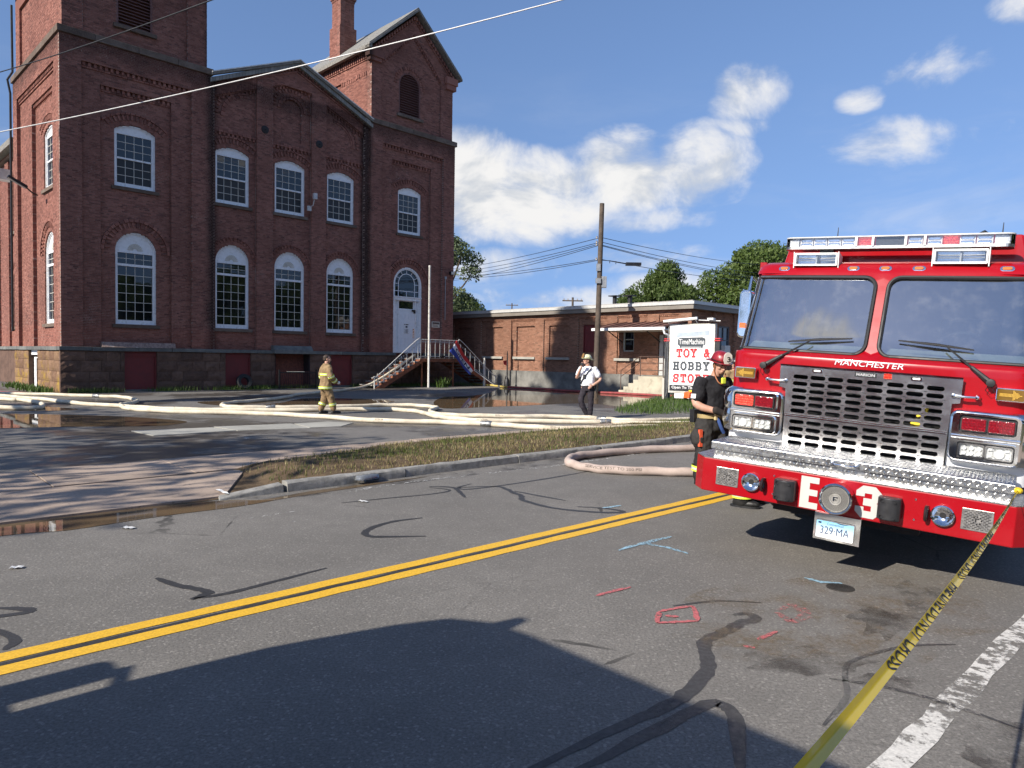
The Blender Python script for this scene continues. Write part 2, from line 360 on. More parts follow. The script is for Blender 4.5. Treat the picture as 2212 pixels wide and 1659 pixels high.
while al < 26:
    w = random.uniform(1.5, 1.75)
    le0 = 10.24 if al < 5 else (10.9 if al < 8 else 11.15)
    mb = MB(); dz = random.uniform(-.006, .006)
    mb.prism([rw(al + .006, le0 + random.uniform(-.03, .03))[:2], rw(al + w - .006, le0 + random.uniform(-.03, .03))[:2], rw(al + w - .006, 11.8 + random.uniform(-.05, .05))[:2], rw(al + .006, 11.8 + random.uniform(-.05, .05))[:2]], 'z', -.03, .034 + dz)
    mb.build('paving_slab', m_conc, sw, bevel=.004, bseg=1); al += w
# granite kerb: one stone after another
kb = empty('kerb'); tag(kb, kind='structure')
mb = MB(); mb.add([rw(3.15, 8.30, .0), rw(3.95, 8.30, .0), rw(3.95, 8.47, .0), rw(3.2, 8.47, .0), rw(3.15, 8.31, .02), rw(3.95, 8.32, .10), rw(3.95, 8.47, .11), rw(3.2, 8.47, .03)], [(0, 1, 5, 4), (1, 2, 6, 5), (2, 3, 7, 6), (3, 0, 4, 7), (4, 5, 6, 7)])
mb.build('kerb_stone', m_granite, kb, bevel=.012)
al = 3.98
while al < 60:
    w = random.uniform(1.6, 2.3); mb = MB(); j = random.uniform(-.015, .015); n = 9
    V = []; F = []
    prof = [(8.30, -.02), (8.305, .06), (8.312, .105), (8.335, .122), (8.40, .126), (8.462, .122), (8.468, .0)]
    for i in range(n + 1):
        a_ = al + .012 + (w - .024) * i / n
        for (le, z) in prof: V.append(rw(a_, le + j + random.uniform(-.006, .006), z + random.uniform(-.006, .006)))
    k = len(prof)
    F = [(i * k + q, (i + 1) * k + q, (i + 1) * k + q + 1, i * k + q + 1) for i in range(n) for q in range(k - 1)] + [tuple(range(k)), tuple(range(n * k + k - 1, n * k - 1, -1))]
    mb.add(V, F); mb.build('kerb_stone', m_granite, kb, smooth=True); al += w
# verge: a low mound of soil with grass
def verge_z(al, le):
    e = min(1, max(0, (al - 3.95) / .6)); wob = math.sin(al * 3.1 + le * 5) * .006 + math.sin(al * 9 + le * 13) * .004 + math.sin(al * 27 + le * 31) * .003
    return -.01 + e * (.115 + .03 * math.sin(min(1, max(0, (le - 8.46) / 2.3)) * PI) - .03 * max(0, (le - 9.5)) / 1.5) + wob
def verge_edge(al): return 10.2 if al < 5 else (10.2 + min(1, (al - 5) / 2.5) * .95)
grid_sheet('verge_soil', 0, 1, 160, 0, 1, 26, lambda u, v: (lambda al: (lambda le: rw(al, le, verge_z(al, le)))(8.462 + v * (verge_edge(al) - 8.46 + .05)))(3.97 + u * 34), m_soil)['kind'] = 'structure'

def ribbon(name, pts, w, z, m, parent=None, jit=.12, sub=5, taper=True):
    P = spline([(p[0], p[1], 0) for p in pts], sub) if len(pts) > 2 else [Vector((pts[0][0], pts[0][1], 0)).lerp(Vector((pts[1][0], pts[1][1], 0)), i / 12) for i in range(13)]
    V = []; n = len(P)
    for i, p in enumerate(P):
        t_ = (P[min(i + 1, n - 1)] - P[max(i - 1, 0)]).normalized(); q = Vector((-t_.y, t_.x, 0)); f = 1 if not taper else min(1, .45 + 3 * min(i, n - 1 - i) / n)
        wl_, wr_ = w / 2 * f * (1 + random.uniform(-jit, jit)), w / 2 * f * (1 + random.uniform(-jit, jit))
        V += [tuple(p + q * wl_ + Vector((0, 0, z))), tuple(p - q * wr_ + Vector((0, 0, z)))]
    return raw_mesh(name, V, [(2 * i, 2 * i + 1, 2 * i + 3, 2 * i + 2) for i in range(n - 1)], m, parent)
# ---- painted lines
marks = empty('road_markings'); tag(marks, kind='structure')
for k_, (l0, l1) in enumerate(((4.52, 4.645), (4.715, 4.84))):
    V = []; F = []; n = 320
    for i in range(n + 1):
        a_ = -14 + 64 * i / n
        V += [rw(a_, l0 + random.uniform(-.006, .006), .004), rw(a_, l1 + random.uniform(-.006, .006), .004)]
    raw_mesh('yellow_line', V, [(2 * i, 2 * i + 2, 2 * i + 3, 2 * i + 1) for i in range(n)], m_yel, marks)
V = []; n = 320
for i in range(n + 1):
    a_ = -14 + 64 * i / n; V += [rw(a_, 4.648 + random.uniform(0, .012), .002), rw(a_, 4.705 + random.uniform(-.012, .003), .002)]
raw_mesh('tar_joint', V, [(2 * i, 2 * i + 2, 2 * i + 3, 2 * i + 1) for i in range(n)], m_tar, marks)
V = []
for i in range(n + 1):
    a_ = -14 + 64 * i / n; V += [rw(a_, .975 + random.uniform(-.012, .012), .004), rw(a_, 1.10 + random.uniform(-.012, .012), .004)]
raw_mesh('white_line', V, [(2 * i, 2 * i + 2, 2 * i + 3, 2 * i + 1) for i in range(n)], m_wht, marks)
ribbon('white_line', [(-2.19, 8.59), (-1.65, 9.32), (-0.74, 10.13), (0.33, 10.95), (1.4, 11.95), (4.5, 14.9)], .10, .004, m_wht2, marks)
for a_, b_ in (((-3.28, 6.95), (-3.14, 7.08)), ((-2.72, 7.33), (-2.34, 7.71)), ((-2.35, 7.12), (-2.08, 7.33))): ribbon('paint_stroke', [a_, b_], .03, .004, m_wht2, marks)
for pts in ([(0.98, 6.31), (1.24, 6.56), (1.57, 6.84)], [(1.27, 6.57), (1.45, 6.42), (1.59, 6.24)], [(2.35, 5.59), (2.44, 5.49), (2.59, 5.46)], [(1.06, 8.1), (1.18, 8.19), (1.3, 8.27)]): ribbon('blue_spray_mark', pts, .05, .006, m_spr_b, marks, .5)
for pts in ([(0.63, 5.08), (0.76, 5.18), (0.92, 5.29)], [(1.03, 4.78), (1.14, 4.84), (1.29, 4.9)], [(1.29, 4.9), (1.27, 4.76), (1.25, 4.62)], [(1.25, 4.62), (1.1, 4.59), (0.97, 4.57)], [(0.97, 4.57), (1.0, 4.68), (1.03, 4.78)], [(1.05, 4.7), (1.14, 4.69)], [(1.54, 4.32), (1.71, 4.46)], [(1.42, 4.22), (1.48, 4.19)]): ribbon('red_spray_mark', pts, .035, .006, m_spr_r, marks, .3)
ribbon('pink_spray_mark', [(1.86, 4.84), (2.01, 4.93), (2.02, 4.75), (1.88, 4.64), (1.84, 4.8)], .08, .006, m_spr_p, marks, .4)
# ---- tar seals
seals = empty('tar_seals'); tag(seals, kind='structure')
for w_, pts in ((.075, [(-2.68, 5.34), (-2.47, 5.19), (-2.22, 5.08), (-2.15, 5.02), (-2.21, 4.88)]), (.05, [(-2.2, 4.9), (-2.0, 5.03), (-1.76, 5.31), (-1.47, 5.66)]),
                (.07, [(-0.93, 7.49), (-1.2, 7.3), (-1.36, 7.05), (-1.4, 6.83), (-1.34, 6.69), (-1.18, 6.67), (-0.8, 6.72)]), (.05, [(1.23, 10.82), (0.72, 10.27), (0.05, 9.61), (-0.53, 9.16), (-0.68, 9.27), (-0.53, 9.56)]),
                (.075, [(-0.68, 9.27), (-0.2, 9.38), (-0.05, 9.2), (0.05, 8.95), (0.14, 8.78), (0.16, 8.5), (0.47, 8.1), (0.87, 7.92), (1.19, 7.89), (1.27, 7.97), (1.1, 8.1), (0.78, 8.18)]), (.05, [(0.05, 9.08), (0.35, 8.8), (0.67, 8.52)]),
                (.06, [(-0.55, 8.61), (-0.66, 9.02), (-0.77, 9.27), (-1.07, 9.31)]), (.04, [(-1.06, 9.24), (-0.78, 9.07), (-0.96, 8.81), (-1.5, 8.48), (-1.96, 8.18)]),
                (.085, [(0.1, 2.9), (0.48, 3.22), (0.75, 3.43), (0.91, 3.59), (1.07, 3.81), (1.14, 3.97), (1.18, 4.21), (1.25, 4.34), (1.39, 4.46), (1.54, 4.61), (1.65, 4.67), (1.63, 4.77), (1.52, 4.74)]),
                (.08, [(0.3, 2.9), (0.64, 3.19), (1.0, 3.49), (1.08, 3.48), (1.1, 3.39), (1.06, 3.2), (0.98, 2.9)]), (.07, [(-3.4, 4.66), (-3.22, 4.65), (-3.16, 4.63), (-3.18, 4.57), (-3.4, 4.46)]), (.06, [(-3.2, 4.32), (-2.92, 4.15), (-2.88, 4.0)]),
                (.035, [(1.75, 3.8), (1.94, 3.74), (2.12, 3.63), (2.26, 3.5), (2.44, 3.28)]), (.03, [(1.15, 4.9), (1.5, 5.02), (1.8, 5.0)]), (.03, [(1.5, 3.3), (1.75, 3.6), (1.95, 4.0), (2.4, 4.25), (2.75, 4.3)])):
    ribbon('tar_seal', pts, w_, .0025, m_tar, seals, .22)
# ---- dried mud, damp patches, repairs
stains = empty('road_stains'); tag(stains, kind='structure')
def blobpoly(cx, cy, rx, ry, rot=0, n=26, j=.18):
    out = []
    for i in range(n):
        a_ = 2 * PI * i / n; k = 1 + random.uniform(-j, j); x, y = rx * k * math.cos(a_), ry * k * math.sin(a_)
        out.append((cx + x * math.cos(rot) - y * math.sin(rot), cy + x * math.sin(rot) + y * math.cos(rot)))
    return [tuple(p)[:2] for p in spline([(x, y, 0) for x, y in out], 3, True)]
sheet('mud', blobpoly(2.35, 4.9, 1.35, .75, .6), .0032, m_mud, None, stains); sheet('mud', blobpoly(1.9, 4.5, .7, .4, .3), .0036, m_mud, None, stains)
sheet('damp_patch', blobpoly(2.0, 3.62, .30, .2, .8), .0030, m_damp, None, stains); sheet('damp_patch', blobpoly(2.75, 4.95, .7, .25, .9), .0039, m_damp, None, stains)
sheet('damp_patch', blobpoly(1.75, 4.05, .4, .2, .2), .0034, m_damp, None, stains)
sheet('damp_patch', [rw(3.2, 8.27)[:2], rw(30, 8.27)[:2], rw(30, 7.9)[:2], rw(9, 7.82)[:2], rw(5, 7.86)[:2], rw(3.2, 7.95)[:2]], .0031, m_damp, None, stains)
for poly in ([(-8.19, 15.25), (-6.86, 16.21), (-6.08, 15.64), (-7.3, 14.44)], [(-6.88, 16.36), (-5.41, 17.38), (-4.67, 16.43), (-6.05, 15.65)], [(-5.33, 17.39), (-4.7, 18.06), (-3.99, 17.84), (-4.08, 16.94), (-4.71, 16.55)]):
    sheet('concrete_patch', poly, .012, m_concg, None, stains, thick=.02)
# manhole cover beside the engine
mh = MB(); mh.lathe([(0, .004), (.085, .004), (.09, .0065), (.1, .0065), (.1, -.01)], 28)
for k_ in range(3):
    for q in range(10 + k_ * 4):
        a_ = 2 * PI * q / (10 + k_ * 4); r_ = .025 + .022 * k_; mh.box(r_ * math.cos(a_) - .004, r_ * math.cos(a_) + .004, r_ * math.sin(a_) - .004, r_ * math.sin(a_) + .004, .004, .007)
mo = mh.build('manhole_cover', M('cast_iron', (.06, .055, .05), .6, .6, bump=.3)); mo.location = (2.53, 5.36, 0); tag(mo, 'small round iron cover set in the asphalt before the fire engine', 'cover')
# ---- standing water
def puddle(poly, z, label=None):
    o = sheet('puddle', [tuple(p)[:2] for p in spline([(x, y, 0) for x, y in poly], 4, True)], z, m_water); return o
puddle([(-6.2, 5.6), (-5.02, 6.90), (-4.51, 7.44), (-3.99, 7.87), (-3.35, 8.20), (-3.18, 8.25), (-2.9, 8.3), (-2.5, 8.85), (-1.9, 9.42), (-1.2, 10.05), (-1.3, 9.92), (-2.0, 9.14), (-2.6, 8.48), (-2.91, 8.05), (-3.16, 7.78), (-3.69, 7.32), (-4.21, 6.73), (-4.69, 6.48), (-5.9, 5.25)], .0045)
puddle([(-11.8, 15.3), (-10.27, 15.82), (-9.62, 16.01), (-8.25, 16.39), (-8.0, 16.92), (-8.09, 17.61), (-9.33, 18.3), (-10.48, 18.7), (-11.97, 18.9), (-13.86, 18.9), (-15, 18.6), (-14, 16.5)], .0045)
puddle([(-2.22, 23.38), (-0.89, 24.33), (0.66, 25.53), (2.49, 27.12), (3.34, 26.77), (3.94, 25.56), (4.8, 26.49), (5.73, 27.91), (6.1, 31.5), (6.6, 33.0), (5.2, 34.6), (3.33, 36.39), (0.08, 38.4), (-0.67, 38.9), (-1.05, 33.89), (-1.86, 31.0), (-2.84, 29.87), (-2.89, 26.21)], .0045)
puddle([(-10.9, 24.6), (-9.9, 25.6), (-8.9, 26.6), (-7.4, 27.8), (-5.4, 27.6), (-4.4, 26.6), (-4.9, 25.2), (-6.5, 24.2), (-8, 23.6), (-9.6, 23.2)], .0045)
sheet('damp_patch', blobpoly(2.35, 3.05, .38, .3, .6), .0035, m_damp, None, stains)
puddle([(-15.5, 20.8), (-14.6, 21.5), (-13.4, 21.2), (-12.6, 20.6), (-13.2, 20.0), (-14.5, 20.0)], .0045)

# ---- grass and weeds (nobody could count them)
def leafmat(name, c0, c1, trans=.25):
    if name in MATS: return MATS[name]
    t = NT(name); g = t.node('ShaderNodeNewGeometry'); n1 = t.noise(.8, 4, .5)
    c = t.mix(g.outputs['Random Per Island'], c0, c1); c = t.mix(t.ramp(n1, .35, .65, 0, .5), c, tuple(Vector(c1) * .7)); t.set(col=c, rough=.55, spec=.35)
    tr = t.node('ShaderNodeBsdfTranslucent'); t.l.new(c, tr.inputs[0]); ms = t.node('ShaderNodeMixShader'); ms.inputs[0].default_value = trans
    t.l.new(t.bsdf.outputs[0], ms.inputs[1]); t.l.new(tr.outputs[0], ms.inputs[2]); t.l.new(ms.outputs[0], t.out.inputs[0]); MATS[name] = t.mat; return t.mat
m_grass = leafmat('grass_green', (.05, .085, .018), (.13, .15, .035)); m_straw = leafmat('grass_straw', (.25, .20, .085), (.36, .30, .14)); m_weed = leafmat('weed_green', (.035, .075, .015), (.10, .16, .03))
def blades(name, bases, h, w, m, lean=.5, parent=None, label=None):
    """bases: list of (x,y,z); curved two-quad blades"""
    B = np.array(bases, dtype=float); n = len(B); hh = h * RNG.uniform(.5, 1.25, n); a_ = RNG.uniform(0, 2 * PI, n); ln = lean * RNG.uniform(.1, 1, n) * hh; ww = w * RNG.uniform(.6, 1.3, n)
    d = np.stack([np.cos(a_), np.sin(a_), np.zeros(n)], 1); q = np.stack([-np.sin(a_), np.cos(a_), np.zeros(n)], 1); up = np.array([0, 0, 1.])
    p0 = B - q * ww[:, None] / 2; p1 = B + q * ww[:, None] / 2
    mid = B + d * ln[:, None] * .3 + up * hh[:, None] * .6; p2 = mid + q * ww[:, None] * .38; p3 = mid - q * ww[:, None] * .38
    tip = B + d * ln[:, None] + up * hh[:, None]; p4 = tip + q * ww[:, None] * .06; p5 = tip - q * ww[:, None] * .06
    V = np.stack([p0, p1, p2, p3, p4, p5], 1).reshape(-1, 3); k = np.arange(n)[:, None] * 6
    F = np.concatenate([k + np.array([[0, 1, 2, 3]]), k + np.array([[3, 2, 4, 5]])], 0)
    return raw_mesh(name, V, F, m, parent)
gb, sb_ = [], []
for i in range(26000):
    al = 4.1 + 24 * random.random() ** 1.35; le = random.uniform(8.5, verge_edge(al) + .03); den = math.sin(al * 1.7 + le * 2.3) + math.sin(al * .9 - le * 3.1 + 1) + random.uniform(-1.2, 1.2)
    if al < 6.2 and random.random() > (al - 4.1) / 2.6 * .55 + .08: continue
    p = rw(al, le, verge_z(al, le) - .004)
    (gb if (den > .45 or (random.random() < .18)) else sb_).append(p)
tag(blades('verge_grass', gb, .07, .010, m_grass, .8), 'green blades of grass on the roadside verge behind the kerb', 'grass', kind='stuff')
tag(blades('dry_verge_grass', sb_, .055, .009, m_straw, 1.1), 'dry straw-coloured grass on the roadside verge', 'grass', kind='stuff')
gb = []
for i in range(7000):
    tt = random.uniform(.2, 24); d_ = -abs(random.gauss(0, .32)) - .03 - (.5 if 15.5 < tt < 21.5 and random.random() < .7 else 0) * random.uniform(.8, 3)
    if math.sin(tt * 1.9) + math.sin(tt * .7 + 2) + random.uniform(-1, 1) < -.5: continue
    gb.append(cw(tt, d_, 0))
tag(blades('base_grass', gb, .20, .014, m_weed, .6), 'weedy grass strip along the shaded foot of the brick building', 'grass', kind='stuff')
gb = []
for i in range(9000):
    u, v = random.random(), random.random(); x = 3.4 + 5.6 * u; y = 22.2 + 11 * v
    le = x * RL[0] + y * RL[1]
    lo = 21.6 + .55 * (x - 3.4); hi = 23.5 + (x - 3.4) * 2.6
    if y < lo or y > hi: continue
    gb.append((x, y, 0))
tag(blades('sign_grass', gb, .17, .018, m_weed, .6), 'grass and weeds growing round the foot of the store sign', 'grass', kind='stuff')
gb = [cw(-.15 - abs(random.gauss(0, .3)), random.uniform(.2, 7.5)) for i in range(900) if math.sin(i) > -.3]
tag(blades('corner_weeds', gb, .22, .05, m_weed, .7), 'leafy weeds along the sunlit side of the tower base', 'weeds', kind='stuff')
# ================================================================== the old brick building
def brickmat(name, lo, hi, dark, stain=True):
    t = NT(name); g = t.node('ShaderNodeNewGeometry'); oi = t.node('ShaderNodeObjectInfo')
    rnd = t.math('FRACT', t.math('ADD', g.outputs['Random Per Island'], oi.outputs['Random']))
    w = t.node('ShaderNodeTexWhiteNoise', noise_dimensions='1D'); t.l.new(rnd, w.inputs['W']); sp = t.node('ShaderNodeSeparateColor'); t.l.new(w.outputs['Color'], sp.inputs[0])
    vec = g.outputs['Position']; n1 = t.noise(.45, 6, .6, vec=vec); n2 = t.noise(40, 4, .6, vec=vec)
    c = t.mix(sp.outputs[0], lo, hi); c = t.mix(t.ramp(sp.outputs[1], .86, .95, 0, .65), c, dark)
    c = t.mix(t.ramp(n1, .4, .7, 0, .45), c, tuple(Vector(lo) * .62)); c = t.mix(t.ramp(n2, .35, .7, .0, .35), c, tuple(Vector(lo) * .6))
    if stain:
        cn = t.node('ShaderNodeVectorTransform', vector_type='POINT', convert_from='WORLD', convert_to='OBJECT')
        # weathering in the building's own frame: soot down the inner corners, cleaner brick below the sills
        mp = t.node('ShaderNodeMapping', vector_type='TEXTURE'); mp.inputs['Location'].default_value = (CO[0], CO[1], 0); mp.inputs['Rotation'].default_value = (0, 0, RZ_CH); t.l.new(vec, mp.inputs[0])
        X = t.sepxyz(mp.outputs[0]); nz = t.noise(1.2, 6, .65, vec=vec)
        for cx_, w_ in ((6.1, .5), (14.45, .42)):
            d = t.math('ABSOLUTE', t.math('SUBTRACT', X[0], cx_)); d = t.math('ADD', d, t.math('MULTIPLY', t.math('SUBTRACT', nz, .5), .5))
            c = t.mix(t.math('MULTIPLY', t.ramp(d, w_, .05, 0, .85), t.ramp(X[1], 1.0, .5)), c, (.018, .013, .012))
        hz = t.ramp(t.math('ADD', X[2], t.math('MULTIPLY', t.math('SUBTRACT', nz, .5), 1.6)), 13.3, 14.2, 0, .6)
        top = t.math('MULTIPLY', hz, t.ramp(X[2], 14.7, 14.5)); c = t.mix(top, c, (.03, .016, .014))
        low = t.math('MULTIPLY', t.ramp(X[2], 2.95, 2.6), .45); c = t.mix(low, c, t.mix(.5, c, (.33, .10, .065)))
        ef = t.math('MULTIPLY', t.ramp(t.noise(.9, 8, .75, vec=vec), .64, .74, 0, .5), t.ramp(X[2], 4.5, 2.2)); c = t.mix(ef, c, (.42, .36, .33))
    t.set(col=c, rough=.9, spec=.25); t.bump(n2, .4, .006); return t.mat
m_brick = brickmat('red_brick', (.215, .090, .069), (.37, .172, .132), (.095, .050, .044))
m_brickw = brickmat('wing_brick', (.23, .108, .068), (.37, .19, .125), (.12, .065, .045), False)
t = NT('mortar'); g = t.node('ShaderNodeNewGeometry'); n1 = t.noise(.8, 8, .7, vec=g.outputs['Position']); n2 = t.noise(9, 5, .6, vec=g.outputs['Position'])
c = t.mix(t.ramp(n2, .3, .7), (.19, .135, .115), (.36, .27, .23)); c = t.mix(t.ramp(n1, .57, .67, 0, .85), c, (.50, .45, .40)); t.set(col=c, rough=.95, spec=.15); m_mortar = t.mat
t = NT('mortar_wing'); n2 = t.noise(9, 5, .6); t.set(col=t.mix(t.ramp(n2, .3, .7), (.26, .20, .15), (.36, .29, .23)), rough=.95, spec=.15); m_mortarw = t.mat
def stonemat(name, a_, b_, moss=None):
    t = NT(name); g = t.node('ShaderNodeNewGeometry'); oi = t.node('ShaderNodeObjectInfo'); n1 = t.noise(2.2, 8, .7, vec=g.outputs['Position']); n2 = t.noise(22, 6, .65, vec=g.outputs['Position'])
    c = t.mix(oi.outputs['Random'], a_, b_); c = t.mix(t.ramp(n1, .35, .7, 0, .7), c, tuple(Vector(a_) * .55)); c = t.mix(t.ramp(n2, .5, .75, 0, .4), c, tuple(Vector(b_) * 1.25))
    if moss: c = t.mix(t.ramp(t.noise(1.1, 7, .72, vec=g.outputs['Position']), .50, .62, 0, .8), c, moss)
    t.set(col=c, rough=.93, spec=.2); t.bump(n2, .8, .02); return t.mat
m_brown = stonemat('brownstone', (.115, .072, .055), (.185, .115, .085)); m_brownm = stonemat('brownstone_lichen', (.17, .10, .065), (.27, .17, .10), (.34, .22, .045)); m_blue = stonemat('bluestone', (.13, .135, .13), (.21, .215, .20)); m_belt = stonemat('belt_sandstone', (.13, .095, .075), (.20, .155, .125))
m_white = M('white_paintwork', (.78, .79, .80), .45, var=.05, scale=9, dirt=(.5, .48, .43), dscale=7); m_cream = M('old_cream_paint', (.60, .57, .50), .6, var=.1, dirt=(.25, .2, .15))
t = NT('window_glass'); n1 = t.noise(1.3, 3, .5); t.set(col=(.008, .010, .011), rough=.02, spec=.75, ior=1.55); t.bump(n1, .06, .02); m_glass = t.mat
t = NT('window_screen'); n1 = t.noise(2, 3, .5); t.set(col=(.012, .013, .015), rough=.28, spec=.4); m_screen = t.mat
m_redboard = M('red_board', (.16, .022, .022), .65, var=.2, scale=3, dirt=(.05, .03, .03), bump=.1)
t = NT('slate'); n1 = t.noise(2, 6, .6); br = t.node('ShaderNodeTexBrick'); t.l.new(t.tc.outputs['Object'], br.inputs[0]); br.inputs['Scale'].default_value = 3.2; br.inputs['Mortar Size'].default_value = .02
br.inputs['Color1'].default_value = (.17, .165, .155, 1); br.inputs['Color2'].default_value = (.27, .26, .235, 1); br.inputs['Mortar'].default_value = (.05, .05, .05, 1)
t.set(col=t.mix(t.ramp(n1, .4, .7, 0, .5), br.outputs[0], (.2, .2, .16)), rough=.8); m_slate = t.mat
m_trimd = M('weathered_cornice', (.20, .185, .16), .8, var=.3, scale=8, bump=.3); m_louv = M('louvre_brown', (.16, .075, .065), .7, var=.2, scale=12, bump=.2); m_flash = M('flashing_white', (.62, .61, .58), .5, var=.2); m_black = M('black_metal', (.018, .018, .02), .45, .3)
m_grey = M('grey_metal', (.34, .35, .36), .45, .5); m_rust = M('rusty_metal', (.22, .075, .035), .85, var=.4, scale=9, dirt=(.06, .03, .02)); m_alum = M('aluminium', (.72, .72, .71), .28, .9, var=.06)

CH = empty('church_building', (CO[0], CO[1], 0), RZ_CH)
tag(CH, 'dark red brick church-like building with twin towers and a gabled middle', 'building')
FR = lambda u, w, z: (u, w, z)
def SIDE(x): return lambda u, w, z: (x + w, u, z)
class Wall:
    """courses of real bricks: each brick its own island, mortar strips set back behind them"""
    BW, BH, J = .213, .0667, .011
    def __init__(s): s.c = []; s.q = []
    def zone(s, mp, u0, u1, z0, z1, lev, opens=(), clip=None, depth=.14, mback=.52):
        nz = max(1, round((z1 - z0) / s.BH)); h = (z1 - z0) / nz
        for r in range(nz):
            za, zb = z0 + r * h, z0 + (r + 1) * h; zm = (za + zb) / 2
            iv = [(u0, u1)]
            if clip:
                cl = clip(zm)
                if cl is None: continue
                iv = [(max(u0, cl[0]), min(u1, cl[1]))]
            for op in opens:
                sp = op(zm)
                if sp is None: continue
                nv = []
                for (p, q) in iv:
                    if sp[1] <= p or sp[0] >= q: nv.append((p, q)); continue
                    if sp[0] > p: nv.append((p, sp[0]))
                    if sp[1] < q: nv.append((sp[1], q))
                iv = nv
            for (p, q) in iv:
                if q - p < .03: continue
                ml = lev + s.J
                s.q.append([mp(p, ml, za), mp(q, ml, za), mp(q, ml, zb), mp(p, ml, zb)])
                s.q.append([mp(p + .004, ml, za), mp(p + .004, mback, za), mp(p + .004, mback, zb), mp(p + .004, ml, zb)])
                s.q.append([mp(q - .004, ml, za), mp(q - .004, mback, za), mp(q - .004, mback, zb), mp(q - .004, ml, zb)])
                head = (r % 6 == 5); bw = s.BW / (2 if head else 1); st = math.floor((p - (bw / 2 if r % 2 else 0)) / bw) * bw + (bw / 2 if r % 2 else 0)
                x = st
                while x < q:
                    a_, b_ = max(p, x + s.J / 2), min(q, x + bw - s.J / 2); x += bw
                    if b_ - a_ < .02: continue
                    dl = random.uniform(-.003, .003); j = s.J / 2
                    s.c.append((mp, a_, b_, lev + dl, depth, za + j, zb - j))
        return s
    def wedge(s, pts_in, lev, depth, mp):
        s.c.append((mp, pts_in, lev, depth))
    def build(s, name, parent, mb_, mm_, single=None, nsingle=300):
        V = []; F = []; k = 0
        sing = []
        for b in s.c:
            if len(b) == 7:
                mp, a_, b_, lv, dp, za, zb = b
                if single and len(sing) < nsingle and single(b): sing.append(b); continue
                pts = [mp(a_, lv, za), mp(b_, lv, za), mp(b_, lv, zb), mp(a_, lv, zb), mp(a_, lv + dp, za), mp(b_, lv + dp, za), mp(b_, lv + dp, zb), mp(a_, lv + dp, zb)]
            else:
                mp, q, lv, dp = b; pts = [mp(p[0], lv, p[1]) for p in q] + [mp(p[0], lv + dp, p[1]) for p in q]
            V += pts; F += [(k, k + 1, k + 2, k + 3), (k, k + 4, k + 5, k + 1), (k + 1, k + 5, k + 6, k + 2), (k + 2, k + 6, k + 7, k + 3), (k + 3, k + 7, k + 4, k)]; k += 8
        o = raw_mesh(name, V, F, mb_, parent); o['kind'] = 'stuff'
        V = [p for q in s.q for p in q]; F = np.arange(len(V)).reshape(-1, 4)
        raw_mesh('mortar_wall', V, F, mm_, parent)
        cache = {}
        for b in sing:
            mp, a_, b_, lv, dp, za, zb = b; key = (round(b_ - a_, 3), round(zb - za, 4))
            c0 = mp((a_ + b_) / 2, lv, (za + zb) / 2)
            if key not in cache:
                w2, h2 = (b_ - a_) / 2, (zb - za) / 2
                p8 = [mp(-w2, 0, -h2), mp(w2, 0, -h2), mp(w2, 0, h2), mp(-w2, 0, h2), mp(-w2, dp, -h2), mp(w2, dp, -h2), mp(w2, dp, h2), mp(-w2, dp, h2)]
                z0_ = mp(0, 0, 0); p8 = [(x - z0_[0], y - z0_[1], z - z0_[2]) for x, y, z in p8]
                me = bpy.data.meshes.new('brick'); me.from_pydata(p8, [], [(0, 1, 2, 3), (0, 4, 5, 1), (1, 5, 6, 2), (2, 6, 7, 3), (3, 7, 4, 0)]); me.materials.append(mb_); cache[key] = me
            o = bpy.data.objects.new('brick', cache[key]); o.location = c0; link(o, parent)
def op_rect(u0, u1, z0, z1): return lambda z: (u0, u1) if z0 < z < z1 else None
def op_arch(u0, u1, z0, zs, rise=None):
    """rectangle with an arched head: semicircle when rise is None, else a segmental arch"""
    c = (u0 + u1) / 2; r = (u1 - u0) / 2
    if rise is None: rr, zc = r, zs
    else: rr = (r * r + rise * rise) / (2 * rise); zc = zs + rise - rr
    def f(z):
        if z < z0: return None
        if z <= zs: return (u0, u1)
        d = z - zc
        if d >= rr: return None
        h = math.sqrt(rr * rr - d * d); h = min(h, r); return (c - h, c + h)
    return f
def archpts(c, zc, r, a0, a1, n): return [(c + r * math.cos(a0 + (a1 - a0) * i / n), zc + r * math.sin(a0 + (a1 - a0) * i / n)) for i in range(n + 1)]
def hood(wl_, mp, c, zc, a0, a1, rings, lev):
    """rings: (r0, r1, proud, brick pitch, keep every n-th)"""
    for (r0, r1, pr, pitch, ev) in rings:
        n = max(6, int(abs(a1 - a0) * (r0 + r1) / 2 / pitch)); da = (a1 - a0) / n
        for i in range(n):
            if ev and i % ev: continue
            p, q = a0 + da * (i + .06), a0 + da * (i + .94)
            wl_.wedge([(c + r0 * math.cos(q), zc + r0 * math.sin(q)), (c + r0 * math.cos(p), zc + r0 * math.sin(p)), (c + r1 * math.cos(p), zc + r1 * math.sin(p)), (c + r1 * math.cos(q), zc + r1 * math.sin(q))], lev - pr, .12 + pr, mp)
def dentil_row(wl_, mp, p0, p1, lev, w=.10, gap=.10, h=.15, proud=.09):
    L = math.hypot(p1[0] - p0[0], p1[1] - p0[1]); n = int(L / (w + gap)); ux, uz = (p1[0] - p0[0]) / L, (p1[1] - p0[1]) / L
    for i in range(n):
        s_ = (i + .5) * L / n; x, z = p0[0] + ux * s_, p0[1] + uz * s_
        wl_.wedge([(x - w / 2, z - h - uz / max(.2, ux if ux else 1) * w / 2 * 0), (x + w / 2, z - h), (x + w / 2, z + (uz / ux if ux else 0) * w / 2), (x - w / 2, z - (uz / ux if ux else 0) * w / 2)], lev - proud, proud + .02, mp)
